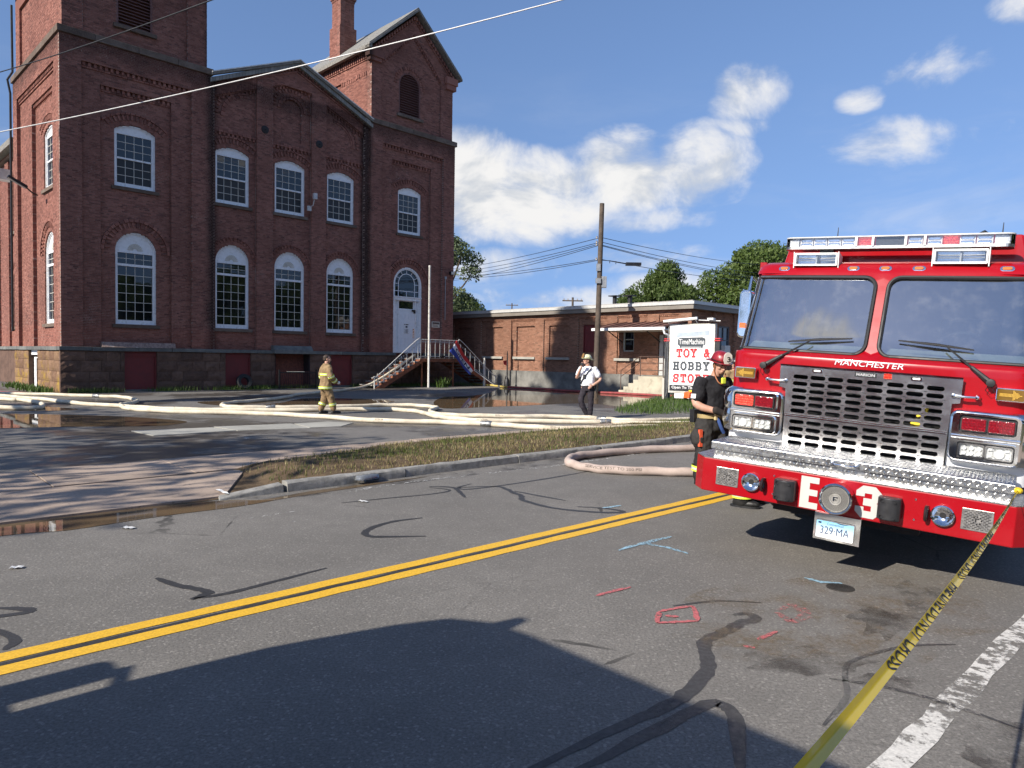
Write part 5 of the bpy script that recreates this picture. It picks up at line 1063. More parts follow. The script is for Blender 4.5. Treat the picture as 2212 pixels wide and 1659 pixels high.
# slab-serif lettering, cut from strokes (each stroke a hair prouder than the last so that none share a plane)
SLAB = {'T': [[(0, 1), (1, 1)], [(.5, 0), (.5, 1)], [(.24, 0), (.76, 0)], [(0, .74), (0, 1)], [(1, .74), (1, 1)]], 'H': [[(.14, 0), (.14, 1)], [(.86, 0), (.86, 1)], [(.14, .5), (.86, .5)], [(-.04, 0), (.32, 0)], [(.68, 0), (1.04, 0)], [(-.04, 1), (.32, 1)], [(.68, 1), (1.04, 1)]],
        'O': [[(.3, 0), (.7, 0), (1, .28), (1, .72), (.7, 1), (.3, 1), (0, .72), (0, .28), (.3, 0), (.7, 0)]], 'Y': [[(.08, 1), (.5, .48)], [(.92, 1), (.5, .48)], [(.5, 0), (.5, .5)], [(.26, 0), (.74, 0)], [(-.08, 1), (.28, 1)], [(.72, 1), (1.08, 1)]],
        'B': [[(.14, 0), (.14, 1)], [(-.02, 0), (.7, 0), (1, .2), (.86, .5), (.14, .5)], [(.86, .5), (.94, .8), (.7, 1), (-.02, 1)]], 'R': [[(.14, 0), (.14, 1)], [(-.02, 1), (.7, 1), (.98, .8), (.74, .5), (.14, .5)], [(.6, .5), (.92, 0)], [(-.02, 0), (.34, 0)], [(.8, 0), (1.08, 0)]],
        'S': [[(.02, .32), (.02, .02)], [(.02, .12), (.3, 0), (.7, 0), (.98, .24), (.7, .5), (.3, .5), (.02, .76), (.3, 1), (.7, 1), (.97, .88)], [(.97, .98), (.97, .7)]], 'E': [[(.14, 0), (.14, 1)], [(-.02, 0), (.98, 0), (.98, .26)], [(-.02, 1), (.96, 1), (.96, .74)], [(.14, .5), (.66, .5)]],
        '&': [[(1, .0), (.3, .74), (.34, .95), (.6, 1), (.74, .84), (.66, .66), (.1, .36), (.08, .1), (.36, 0), (.66, .14), (.98, .5)]], '3': []}
def stroke_poly(mb, pts, w, y, fx):
    for i in range(len(pts) - 1):
        a_, b_ = Vector(pts[i]), Vector(pts[i + 1]); d_ = (b_ - a_).normalized(); n_ = Vector((-d_.y, d_.x)) * w / 2; e = d_ * w * .48
        q = [a_ - e - n_, b_ + e - n_, b_ + e + n_, a_ - e + n_]; mb.add([fx(p.x, y - .0004 * i, p.y) for p in q], [(0, 1, 2, 3)])
def slab_text(name, s, x0, z0, cw_, ch, gap, m, y, parent, sw=.075):
    mb = MB(); x = x0; n = 0
    for c_ in s:
        if c_ == ' ': x += cw_ * .9; continue
        for st in SLAB[c_]: stroke_poly(mb, [(x + sw / 2 + p[0] * (cw_ - sw), z0 + sw / 2 + p[1] * (ch - sw)) for p in st], sw, y - .0005 * n, lambda a, b, c: (a, b, c)); n = (n + 3) % 12
        x += cw_ + gap
    return mb.build(name, m, parent)
for s_, x0, z0, m_ in (('TOY &', .30, 1.83, m_sgr), ('HOBBY', .17, 1.30, m_sgg), ('STORE', .17, .79, m_sgr)):
    slab_text('lettering_shade', s_, x0 + .018, z0 - .018, .27, .36, .062 if s_ != 'TOY &' else .05, m_sgs, -.0905, PNL, .068); slab_text('lettering', s_, x0, z0, .27, .36, .062 if s_ != 'TOY &' else .05, m_, -.099, PNL, .068)
# shop logo: steel-blue bar and outlined name (its mascot figure is left out)
mb = MB(); mb.prism([(.30, 2.66), (1.75, 2.74), (1.75, 2.93), (.30, 2.85)], 'y', -.0935, -.09); mb.build('logo_bar', m_sgb, PNL)
mb = MB(); mb.prism([(.36, 2.36), (.44, 2.30), (.46, 2.22), (1.46, 2.22), (1.48, 2.32), (1.58, 2.36), (1.58, 2.60), (1.44, 2.66), (.44, 2.64), (.36, 2.58)], 'y', -.0965, -.09); mb.build('logo_outline', m_sgg, PNL)
text('logo_letters', 'TimeMachine', lambda x, z: (.41 + x, -.098, 2.37 + z), m_sgw, PNL, w=1.12, h=.22, bold=.0)
mb = MB(); mb.box(.52, 1.40, -.0985, -.096, 2.245, 2.265); mb.build('logo_line', m_sgw, PNL)
# toy dumper and pinwheel in the grass under the sign
TT = empty('toy_truck', (7.35, 28.9, 0), .5); tag(TT, 'small orange toy truck in the grass under the store sign', 'toy'); m_or = M('toy_orange', (.75, .12, .03), .4); m_ty = M('toy_yellow', (.78, .62, .05), .4)
mb = MB(); mb.prism([(-.35, .18), (.35, .18), (.35, .3), (.12, .32), (.1, .45), (-.3, .42)], 'y', -.16, .16); mb.build('body', m_or, TT, bevel=.02)
for x in (-.22, .22):
    for y in (-.17, .17): mb = MB(); mb.lathe([(0, -.04), (.1, -.04), (.1, .04), (0, .04)], 14, (x, y, .1), 'y'); mb.build('wheel', m_black, TT)
mb = MB(); mb.box(-.1, .1, -.1, .1, .44, .5); mb.build('load', m_ty, TT)
PW = empty('garden_pinwheel', (8.0, 28.1, 0), .3); tag(PW, 'yellow and orange garden ornament beside the toy truck', 'ornament'); mb = MB(); mb.tube([(0, 0, 0), (0, 0, .35)], .012, 6); mb.build('stem', m_black, PW)
for k in range(7): a_ = 2 * PI * k / 7; mb = MB(); mb.add([(0, -.02, .42), (.18 * math.cos(a_), -.05, .42 + .18 * math.sin(a_)), (.2 * math.cos(a_ + .6), .04, .42 + .2 * math.sin(a_ + .6))], [(0, 1, 2)]); mb.build('petal', m_ty if k % 3 else m_or, PW)

# ================================================================== utility pole and wires
UP = empty('utility_pole', (4.13, 35.0, 0)); tag(UP, 'weathered wooden utility pole before the low brick building', 'pole')
mb = MB(); mb.tube([(-.02, 0, -.3), (.06, 0, 4.5), (.13, 0, 9.3)], [.145, .13, .115], 14); mb.build('shaft', M('pole_wood', (.085, .065, .05), .9, var=.35, scale=4, bump=.6, bscale=25), UP, smooth=True)
mb = MB(); mb.box(.18, .42, -.12, .12, 5.2, 5.75); mb.build('meter_box', m_grey, UP, bevel=.01); MB().box(-.13, .13, -.2, -.1, 5.4, 5.65).build('conduit_box', m_grey, UP); MB().box(-.1, .1, -.19, -.1, 6.0, 6.35).build('conduit_box', m_grey, UP)
for z in (7.64, 7.42, 7.3, 6.6): mb = MB(); mb.lathe([(0, -.06), (.05, -.05), (.03, 0), (.05, .05), (0, .06)], 8, (-.1, -.05, z)); mb.build('insulator', M('porcelain', (.3, .27, .24), .3), UP, smooth=True)
mb = MB(); mb.box(1.35, 2.1, -.12, .12, 6.30, 6.45); mb.tube([(.1, 0, 6.55), (.6, 0, 6.52), (1.4, 0, 6.4)], .02, 6); mb.box(.55, .58, -.02, .02, 6.4, 6.55); mb.box(.85, .88, -.02, .02, 6.36, 6.52); mb.build('splice_case', m_black, UP, bevel=.02)
m_wire = M('wire_black', (.02, .02, .022), .5); m_wirew = M('wire_pale', (.55, .55, .54), .45)
WN = 0
def wire(pts, r, m, label, sag=0.0, grp=None):
    P = []
    a_, b_ = Vector(pts[0]), Vector(pts[1])
    for i in range(25): t_ = i / 24; p = a_.lerp(b_, t_); p.z -= sag * 4 * t_ * (1 - t_); P.append(p)
    mb = MB(); mb.tube(P, r, 6); o = mb.build('overhead_wire', m, smooth=True); tag(o, label, 'wire', grp); return o
gL, gR = 'wires left of the wooden pole', 'wires right of the wooden pole'
for nn, (z, e) in zip(('topmost', 'second', 'third', 'fourth', 'fifth', 'lowest'), ((7.64, (-14, 95, 13.0)), (7.42, (-12, 90, 12.2)), (7.34, (-12, 90, 11.6)), (7.28, (-12, 90, 11.0)), (6.6, (-13, 92, 12.3)), (6.55, (-11, 88, 11.6)))): wire([(4.2, 35, z), e], .016, m_wire, nn + ' black wire from the wooden pole leftwards to the brick tower', .55, gL)
for nn, (z, e) in zip(('topmost', 'second', 'third', 'fourth', 'lowest'), ((7.64, (30, 76, 12.0)), (7.42, (30, 76, 11.0)), (7.28, (30, 76, 10.6)), (7.24, (30, 76, 10.4)), (6.58, (30, 76, 10.4)))): wire([(4.3, 35, z), e], .016, m_wire, nn + ' black wire from the wooden pole rightwards to the trees', .45, gR)
wire([(-13.0, 16.0, 7.45), (-3.0, 9.5, 6.75)], .011, m_wire, 'dark wire crossing before the left tower, upper of two', .12)
wire([(-14.5, 15.5, 5.75), (3.4, 10.2, 7.55)], .0115, m_wirew, 'bright sunlit wire crossing before both towers', .22)
def far_pole(x, y, h, lbl):
    F_ = empty('far_utility_pole', (x, y, 0)); tag(F_, lbl, 'pole'); mb = MB(); mb.tube([(0, 0, 0), (0, 0, h)], [.18, .13], 8); mb.build('shaft', M('pole_wood', (.14, .105, .08)), F_); mb = MB(); mb.box(-1.3, 1.3, -.07, .07, h - .5, h - .35); mb.build('crossarm', M('pole_wood', (.14, .105, .08)), F_)
    for s_ in (-1.1, -.6, .6, 1.1): mb = MB(); mb.box(s_ - .06, s_ + .06, -.06, .06, h - .35, h - .15); mb.build('insulator', M('porcelain', (.3, .27, .24)), F_)
far_pole(7.5, 90, 9.4, 'distant pole with a pale crossarm just over the low roof'); far_pole(-.27, 150, 13.1, 'farthest small pole with crossarm left of the low roof')
# ================================================================== trees
m_bark = M('bark', (.10, .075, .055), .95, var=.35, scale=7, bump=.8, bscale=14)
m_leafA = leafmat('leaf_dark', (.045, .080, .018), (.105, .150, .036), .3); m_leafB = leafmat('leaf_mid', (.055, .095, .020), (.125, .175, .042), .3); m_leafC = leafmat('leaf_grey', (.055, .085, .035), (.13, .165, .08), .3)
def tree_mesh(name, h, rx, trunk_h, n_clump, n_leaf, leaf, m, seed, ragged=.25, shape=None):
    rg = np.random.default_rng(seed); rn = random.Random(seed); mb = MB()
    pts = [Vector((0, 0, -.2)), Vector((rn.uniform(-.1, .1), rn.uniform(-.1, .1), trunk_h * .5)), Vector((rn.uniform(-.2, .2), rn.uniform(-.2, .2), trunk_h)), Vector((rn.uniform(-.4, .4), rn.uniform(-.4, .4), h * .75))]
    mb.tube(spline(pts, 4), [.032 * h * (1 - .85 * i / 12) for i in range(13)], 8); cl = []
    ch = h - trunk_h * .8
    for k in range(n_clump):
        u = rn.random(); ph = rn.uniform(0, 2 * PI); zz = trunk_h * .8 + ch * (.06 + .9 * u); env = rx * (math.sin(PI * min(1, (u * .92 + .1))) ** .55) * (shape(u) if shape else 1); r_ = env * math.sqrt(rn.uniform(.25, 1)) * (1 + rn.uniform(-ragged, ragged)); c = Vector((r_ * math.cos(ph), r_ * math.sin(ph), zz)); cl.append((c, rx * rn.uniform(.16, .34)))
        if k % 2 == 0:
            b0 = Vector((0, 0, max(trunk_h * .7, zz - rn.uniform(.15, .35) * h))); mid = b0.lerp(c, .55) + Vector((0, 0, .08 * h * rn.uniform(-.5, 1))); mb.tube(spline([b0, mid, c], 3), [.011 * h, .009 * h, .008 * h, .006 * h, .005 * h, .004 * h, .002 * h], 5)
    P = []; per = n_leaf // n_clump
    for c, r_ in cl:
        d = rg.normal(size=(per, 3)); d /= np.linalg.norm(d, axis=1)[:, None]; rr = r_ * rg.uniform(.3, 1.08, per) ** .6; P.append(np.array(c) + d * rr[:, None] * np.array([1.15, 1.15, .8]))
    P = np.concatenate(P); n = len(P); a_ = rg.normal(size=(n, 3)); a_ /= np.linalg.norm(a_, axis=1)[:, None]; b_ = np.cross(a_, rg.normal(size=(n, 3))); b_ /= np.linalg.norm(b_, axis=1)[:, None]; s_ = leaf * rg.uniform(.6, 1.35, n)[:, None]
    V = np.stack([P - a_ * s_, P + b_ * s_ * .5, P + a_ * s_, P - b_ * s_ * .5], 1).reshape(-1, 3); F = np.arange(4 * n).reshape(-1, 4); return mb, V, F
TREES = {}
def tree(name, label, loc, mk, key, group=None, rz=0.0, sc_=1.0):
    T = empty(name, loc, rz); tag(T, label, 'tree', group); T.scale = (sc_,) * 3 if not isinstance(sc_, tuple) else sc_
    if key not in TREES:
        mb, V, F, m = mk(); a_ = mb.build('trunk', m_bark, T, smooth=True); b_ = raw_mesh('crown', V, F, m, T); b_['kind'] = 'stuff'; TREES[key] = (a_.data, b_.data)
    else:
        for nm, me in zip(('trunk', 'crown'), TREES[key]):
            o = bpy.data.objects.new(nm, me); link(o, T)
            if nm == 'crown': o['kind'] = 'stuff'
    return T
oak = lambda: (*tree_mesh('oak', 12.5, 5.0, 3.0, 95, 42000, .17, m_leafB, 3, .22), m_leafB)
oak2 = lambda: (*tree_mesh('oak2', 10.5, 4.4, 2.0, 75, 32000, .17, m_leafA, 8, .3), m_leafA)
thin = lambda: (*tree_mesh('thin', 14, 3.4, 3.5, 34, 7000, .16, m_leafC, 5, .45), m_leafC)
G1 = 'trees behind the low brick building'
tree('oak_tree', 'big full oak behind the fire engine, tallest of the trees', (23.6, 68, 0), oak, 'oak', G1, .4, (1.02, 1.02, 1.02)); tree('oak_tree', 'rounded oak partly hidden behind the fire engine light bar', (30.5, 74, 0), oak, 'oak', G1, 2.1, (.9, .9, .95))
tree('maple_tree', 'dark green tree with a two-humped crown over the low roof', (14.2, 66, 0), oak2, 'oak2', G1, .0, (.68, .68, .98)); tree('maple_tree', 'lower left crown of the trees over the low roof', (10.6, 64, 0), oak2, 'oak2', G1, 1.9, (.55, .55, .72)); tree('maple_tree', 'small dark tree between the two-humped tree and the big oak', (17.0, 70, 0), oak2, 'oak2', G1, 4.0, (.5, .5, .80)); tree('maple_tree', 'low green crown at the foot of the big oak', (20.5, 80, 0), oak2, 'oak2', G1, 3.0, (.8, .8, .72))
tree('slender_tree', 'slender pale tree beside the right edge of the brick tower', (-6.0, 66, 0), thin, 'thin', None, 1.0, (1, 1, .92)); tree('maple_tree', 'dark bushy tree low behind the right tower edge', (-4.8, 70, 0), oak2, 'oak2', None, 2.5, (.55, .55, .72)); tree('bush_tree', 'small green treetop just over the low roof left of the vent', (5.7, 78, 0), oak2, 'oak2', None, 5, (.28, .28, .56))
# street trees beside and behind the viewpoint: they throw the dappled shade and fill the reflections
G2 = 'street trees outside the picture casting dappled shade'; lb = 'street tree outside the picture, its shade dapples the road'
sparse = lambda: (*tree_mesh('sparse', 11, 5.2, 4.0, 46, 2500, .20, m_leafB, 21, .4), m_leafB)
for (x, y, s_, rz) in ((-17.6, 1.0, 1.0, 1.0), (-24.5, 5.2, 1.05, 2.2), (-20.5, -5.5, 1.0, .5)): tree('street_tree', lb, (x, y, 0), sparse, 'sparse', G2, rz, s_)
tree('wall_shade_caster', 'unseen tall tree added left of the picture to shade the low brick wall', cw(-14, -6.0), lambda: (*tree_mesh('tall', 28, 3.3, 14, 70, 20000, .3, m_leafB, 12, .1), m_leafB), 'tall', None, .3, 1.0)  # invented crown, placed so that its shade bands the low wall
tree('stair_shade_caster', 'unseen slim tree added left of the picture to shade the stairs', cw(-14, .0), lambda: (*tree_mesh('stair_shade', 24.3, .6, 12, 60, 12000, .2, m_leafB, 14, .05), m_leafB), 'stair_shade', None, .3, 1.0)  # invented column of leaves, sized to keep sun off the stairs
G3 = 'trees across the road behind the viewpoint'; lb3 = 'tree across the road seen only mirrored in windows'
for i, (x, y, s_) in enumerate(((22, -9, .95), (31, -16, 1.05), (40, -10, 1.1), (14, -24, 1.0), (28, -30, 1.1), (48, -22, 1.2), (6, -30, 1.0), (38, 3, .85), (38, 22, .8), (47, 31, .9), (45, 12, 1.0), (54, 22, 1.0))): tree('opposite_tree', lb3, (x, y, 0), oak, 'oak', G3, i * 1.3, s_)
# ================================================================== fire engine
TR = empty('fire_engine', (2.6, 5.65, 0)); TR.rotation_euler = (0, R(3.5), R(-36)); tag(TR, 'red and white fire engine with chrome grille, light bar and number on its bumper', 'fire engine')
def carpaint(name, col, rough=.25):
    t = NT(name); n1 = t.noise(1.5, 6, .6); n2 = t.noise(60, 3, .6); c = t.mix(t.ramp(n1, .45, .75, 0, .12), col, tuple(min(1, x * 1.2 + .012) for x in col)); t.set(col=c, rough=t.ramp(n1, .3, .7, rough - .06, rough + .1), coat=.35, coatr=.05, spec=.3); t.bump(n2, .02, .002); return t.mat
m_red = carpaint('engine_red', (.31, .003, .008)); m_wht_p = carpaint('engine_white', (.74, .75, .77)); m_gold = M('gold_stripe', (.75, .42, .05), .35, .3)
def chrome(name, col=(.80, .80, .80), rough=.07, smudge=.18, sc_=6):
    t = NT(name); n1 = t.noise(sc_, 7, .7); n2 = t.noise(2.0, 4, .6); t.set(col=t.mix(t.ramp(n1, .4, .75, 0, .35), col, tuple(x * .72 for x in col)), metal=1.0, rough=t.ramp(n1, .35, .75, rough, rough + smudge)); t.bump(n2, .04, .01); return t.mat
m_chr = chrome('chrome', rough=.05, smudge=.10); m_grl = chrome('grille_steel', (.70, .70, .71), .20, .08, 5); m_tread = chrome('tread_plate', (.60, .60, .585), .24, .18, 20); m_stl = chrome('brushed_steel', (.52, .50, .47), .28, .2, 30)
m_rub = M('black_rubber', (.012, .012, .013), .55); m_dark = M('engine_dark', (.010, .010, .011), .8); m_blkpl = M('black_plastic', (.022, .022, .024), .42, var=.1, scale=30, bump=.06, bscale=200)
t = NT('windscreen'); fr_ = t.node('ShaderNodeFresnel'); fr_.inputs[0].default_value = 1.52; gl_ = t.node('ShaderNodeBsdfGlossy'); gl_.inputs['Roughness'].default_value = .01; tr_ = t.node('ShaderNodeBsdfTransparent'); tr_.inputs[0].default_value = (.62, .70, .70, 1)
dn = t.noise(6, 8, .75); df_ = t.node('ShaderNodeBsdfDiffuse'); df_.inputs[0].default_value = (.6, .6, .58, 1); m1_ = t.node('ShaderNodeMixShader'); t.l.new(t.math('ADD', t.math('MULTIPLY', fr_.outputs[0], 3.0), .36, True), m1_.inputs[0]); t.l.new(tr_.outputs[0], m1_.inputs[1]); t.l.new(gl_.outputs[0], m1_.inputs[2])
m2_ = t.node('ShaderNodeMixShader'); t.l.new(t.ramp(dn, .45, .8, .015, .10), m2_.inputs[0]); t.l.new(m1_.outputs[0], m2_.inputs[1]); t.l.new(df_.outputs[0], m2_.inputs[2]); t.l.new(m2_.outputs[0], t.out.inputs[0]); m_ws = t.mat
t = NT('clear_lens'); fr_ = t.node('ShaderNodeFresnel'); fr_.inputs[0].default_value = 1.5; gl_ = t.node('ShaderNodeBsdfGlossy'); gl_.inputs['Roughness'].default_value = .03; tr_ = t.node('ShaderNodeBsdfTransparent'); tr_.inputs[0].default_value = (.93, .94, .95, 1); m1_ = t.node('ShaderNodeMixShader'); t.l.new(t.math('ADD', fr_.outputs[0], .05), m1_.inputs[0]); t.l.new(tr_.outputs[0], m1_.inputs[1]); t.l.new(gl_.outputs[0], m1_.inputs[2]); t.l.new(m1_.outputs[0], t.out.inputs[0]); m_lens = t.mat
def lensmat(name, col, emit=0.0):
    t = NT(name); v = t.vor(85, 'F1'); w = t.node('ShaderNodeTexWave'); w.inputs['Scale'].default_value = 14; w.bands_direction = 'Z'; t.l.new(t.tc.outputs['Object'], w.inputs[0])
    c = t.mix(t.ramp(v, .1, .5), tuple(x * 1.25 for x in col), tuple(x * .55 for x in col)); c = t.mix(t.math('MULTIPLY', w.outputs[0], .35), c, tuple(x * .35 for x in col)); t.set(col=c, rough=.12, coat=1.0, coatr=.03)
    if emit: t.set(emit=t.mix(w.outputs[0], (1, .05, .02), (1, .22, .12)), estr=t.ramp(v, .5, .05, emit * .25, emit))
    t.bump(v, .3, .004); return t.mat
m_redl = lensmat('red_lens', (.30, .008, .018)); m_redlit = lensmat('red_lens_lit', (.5, .01, .01), 1.5); m_amb = M('amber_lens', (.16, .085, .012), .15, coat=1.0); m_ambdot = emis('amber_led', (1, .55, .08), .06, (.55, .33, .05)); m_mark = M('marker_amber', (.55, .14, .02), .15, coat=1.0); m_led = M('led_white', (.82, .82, .80), .2, coat=1.0)
def tp(name, mb, m, par=None, **k): return mb.build(name, m, par or TR, **k)
# ---- cab surface: u runs round the front, z up
Wc, rc, ST0 = 1.2, .16, 1.04
ZY = [(.6, .60), (1.69, .60), (1.745, .603), (1.768, .640), (1.79, .69), (2.48, .95), (2.55, .985), (2.61, 1.05), (2.645, 1.16), (2.655, 1.25)]
def y0(z):
    for (a_, b_), (c_, d_) in zip(ZY, ZY[1:]):
        if z <= c_: return b_ + (d_ - b_) * (z - a_) / (c_ - a_) if z > a_ else b_
    return ZY[-1][1]
def S(u, z, off=0.0):
    s_ = -1 if u < 0 else 1; q = abs(u); sh = max(0, z - 1.79) * .035
    if q <= ST0: x, dy, nx, ny = q, 0, 0, -1
    elif q <= ST0 + rc * PI / 2: a_ = (q - ST0) / rc; x, dy, nx, ny = ST0 + rc * math.sin(a_), rc * (1 - math.cos(a_)), math.sin(a_), -math.cos(a_)
    else: x, dy, nx, ny = Wc, rc + q - ST0 - rc * PI / 2, 1, 0
    x = x * (1 - sh); bow = .045 * min(1, x / Wc) ** 2
    return (s_ * (x + nx * off), y0(z) + dy + bow + ny * off, z)
UU = sorted(set([round(x, 3) for x in np.linspace(-2.0, -1.32, 5)] + [round(x, 3) for x in np.linspace(-1.291, -1.04, 7)] + [round(x, 3) for x in np.linspace(-1.0, 1.0, 17)] + [round(x, 3) for x in np.linspace(1.04, 1.291, 7)] + [round(x, 3) for x in np.linspace(1.32, 2.0, 5)]))
def patch(name, us, zs, m, off=0.0, par=None, hole=None):
    V = [S(u, z, off) for z in zs for u in us]; n = len(us); F = [(j * n + i, j * n + i + 1, (j + 1) * n + i + 1, (j + 1) * n + i) for j in range(len(zs) - 1) for i in range(n - 1) if not (hole and hole((us[i] + us[i + 1]) / 2, (zs[j] + zs[j + 1]) / 2))]; return raw_mesh(name, V, F, m, par or TR, True)
GH = lambda u, z: abs(u) < .60 and .93 < z < 1.655     # opening behind the grille
CABX = patch('cab', UU, [1.13, 1.3, 1.5, 1.655, 1.69, 1.71, 1.735, 1.75, 1.757], m_red, hole=GH)
patch('lower_cab_panel', UU, [.84, .93, 1.03, 1.13], m_wht_p, hole=GH); patch('gold_stripe', UU, [1.145, 1.18], m_gold, .002, hole=GH); patch('red_pinstripe', UU, [1.10, 1.112], m_red, .002, hole=GH)
patch('roof_brow', UU, [2.52, 2.55, 2.57, 2.59, 2.61, 2.63, 2.645, 2.655], m_red)
mb = MB(); V = [S(u, 2.655) for u in UU] + [(1.17, 3.0, 2.655), (-1.17, 3.0, 2.655)]; mb.add(V, [tuple(range(len(V)))]); tp('roof', mb, m_red)
def rr_uz(u0, u1, z0, z1, r, n=9): return rrect(u0, u1, z0, z1, r, n)
def perim(u0, u1, z0, z1, inner):
    """points on the outer rectangle that face the points of the inner outline"""
    uc, zc = (u0 + u1) / 2, (z0 + z1) / 2; hu, hz = (u1 - u0) / 2, (z1 - z0) / 2; out = []
    iu = max(abs(p[0] - uc) for p in inner); iz = max(abs(p[1] - zc) for p in inner)
    for (u, z) in inner:
        a_, b_ = (u - uc) / iu, (z - zc) / iz; k = max(abs(a_), abs(b_)); out.append((uc + a_ / k * hu, zc + b_ / k * hz))
    return out
def densify(P, n=3): return [(P[i][0] + (P[(i + 1) % len(P)][0] - P[i][0]) * k / n, P[i][1] + (P[(i + 1) % len(P)][1] - P[i][1]) * k / n) for i in range(len(P)) for k in range(n)]
for s_ in (-1, 1):
    u0, u1 = (-1.62, 0) if s_ < 0 else (0, 1.62); iu0, iu1 = (-1.44, -.052) if s_ < 0 else (.052, 1.44)
    inn = densify(rr_uz(iu0, iu1, 1.786, 2.486, .10, 7), 5); inn = inn; outp = perim(u0, u1, 1.757, 2.52, inn); n = len(inn)
    V = [S(*p) for p in outp] + [S(*p) for p in inn]; F = [(i, (i + 1) % n, n + (i + 1) % n, n + i) for i in range(n)]; raw_mesh('windscreen_surround', V, F, m_red, TR, True)
    mb = MB(); P_ = [Vector(S(p[0], p[1], .006)) for p in inn]; mb.tube(P_ + [P_[0], P_[1]], .017, 8, caps=False); tp('windscreen_gasket', mb, m_rub, smooth=True)
    mb = MB(); P_ = [Vector(S(p[0], p[1], .016)) for p in inn]; mb.tube(P_ + [P_[0], P_[1]], .006, 6, caps=False); tp('windscreen_trim', mb, m_chr, smooth=True)
    patch('windscreen', list(np.linspace(iu0, iu1, 40)), list(np.linspace(1.786, 2.486, 10)), m_ws, -.012)
    # door frame and side glass
    x = s_ * 1.17
    for (a_, b_, c_, d_) in ((1.2, 3.0, .6, 1.8), (1.2, 3.0, 2.42, 2.65), (1.25, 1.33, 1.8, 2.42), (1.95, 2.15, 1.8, 2.42), (2.85, 3.0, 1.8, 2.42)): mb = MB(); mb.box(min(x, x - s_ * .06), max(x, x - s_ * .06), a_, b_, c_, d_); tp('door_frame', mb, m_red)
    mb = MB(); mb.box(x - .003, x + .003, 1.33, 1.95, 1.8, 2.42); mb.box(x - .003, x + .003, 2.15, 2.85, 1.8, 2.42); o = tp('side_glass', mb, m_ws); o['kind'] = 'stuff'
mb = MB(); mb.box(-1.15, 1.15, 2.9, 3.0, .6, 2.65); tp('cab_back', mb, M('cab_grey', (.2, .21, .21), .7))
mb = MB(); mb.prism([(.71, 1.69), (.72, 1.77), (.95, 1.86), (1.35, 1.84), (1.45, 1.70), (1.40, 1.67), (.72, 1.67)], 'x', -1.1, 1.1); tp('dashboard', mb, M('dash_grey', (.50, .53, .47), .75), bevel=.02)
mb = MB(); mb.lathe([(.22, -.012), (.235, 0), (.22, .012), (.205, 0), (.22, -.012)], 24); o = tp('steering_wheel', mb, m_rub, smooth=True); o.location = (.62, 1.5, 1.86); o.rotation_euler = (R(-55), 0, 0)
for x in (-.62, .62): mb = MB(); mb.prism([(1.95, 1.2), (2.1, 2.2), (2.25, 2.2), (2.2, 1.2)], 'x', x - .25, x + .25); tp('seat', mb, M('seat_grey', (.05, .055, .06), .8), bevel=.03)
mb = MB(); mb.box(-1.14, 1.14, .75, 3.0, .84, 1.0); tp('cab_floor', mb, m_dark)
# ---- grille of stamped slots
gx = [-.523, -.378, -.232, -.0795, .0795, .232, .378, .523]; ge = [-.598, -.4505, -.305, -.1595, 0, .1595, .305, .4505, .598]
def stadium(cx, cz, w, h, n=6): r = h / 2; return [(cx + w / 2 - r + r * math.cos(a_), cz + r * math.sin(a_)) for a_ in np.linspace(-PI / 2, PI / 2, n)] + [(cx - w / 2 + r + r * math.cos(a_), cz + r * math.sin(a_)) for a_ in np.linspace(PI / 2, 1.5 * PI, n)]
mb = MB(); ya, yb = .555, .570
rows = [1.5575 - .0612 * k for k in range(6)] + [1.152 - .0625 * k for k in range(4)]
for r_, zc in enumerate(rows):
    hz = .0306 if r_ < 6 else .03125
    for c_ in range(8):
        st = stadium(gx[c_], zc, .125, .0365); mb.ringprism(perim(ge[c_], ge[c_ + 1], zc - hz, zc + hz, st), st, 'y', ya, yb)
zt, zm0, zm1, zb0 = rows[0] + .0306, rows[5] - .0306, rows[6] + .03125, rows[9] - .03125
mb.prism([(-.705, zt), (.705, zt), (.705, 1.648), (-.705, 1.648)], 'y', ya, yb); mb.box(-.598, .598, ya, yb, zm1, zm0); mb.box(-.63, .63, ya, yb, .925, zb0)
for s_ in (-1, 1): mb.prism([(s_ * .598, zt), (s_ * .705, zt), (s_ * .700, 1.455), (s_ * .645, 1.445), (s_ * .63, zb0), (s_ * .598, zb0)], 'y', ya, yb)
GR = tp('grille', mb, m_grl)
mb = MB(); mb.box(-.63, .63, .545, .555, zm1 + .014, zm1 + .022); mb.box(-.63, .63, .545, .555, zm1 + .03, zm1 + .036); mb.box(-.705, .705, .545, .56, 1.648, 1.662); mb.build('grille_trim', m_chr, GR)
mb = MB(); mb.box(-.69, .69, .5705, .59, .93, 1.64); mb.v, mb.f, mb.m = [], [], []
mb.box(-.66, .66, .80, .85, .90, 1.66); mb.box(-.64, -.60, .572, .85, .9, 1.64); mb.box(.60, .64, .572, .85, .9, 1.64); mb.box(-.6, .6, .572, .85, 1.60, 1.65); mb.box(-.6, .6, .572, .85, .88, .935); o = mb.build('radiator_box', m_dark, GR); o['kind'] = 'stuff'
mb = MB()
for k in range(22): z = .97 + k * .029; mb.box(-.58, .58, .76, .775, z, z + .006)
o = mb.build('radiator_fins', M('fin_grey', (.016, .016, .017), .6), GR); o['kind'] = 'stuff'
mb = MB(); mb.tube([(.40, .68, 1.31), (.46, .66, 1.33), (.47, .66, 1.38), (.42, .67, 1.40)], .014, 6); mb.tube([(.36, .69, 1.25), (.43, .67, 1.24), (.46, .67, 1.20)], .015, 6); mb.build('yellow_clips', M('clip_yellow', (.75, .55, .05), .4), GR)
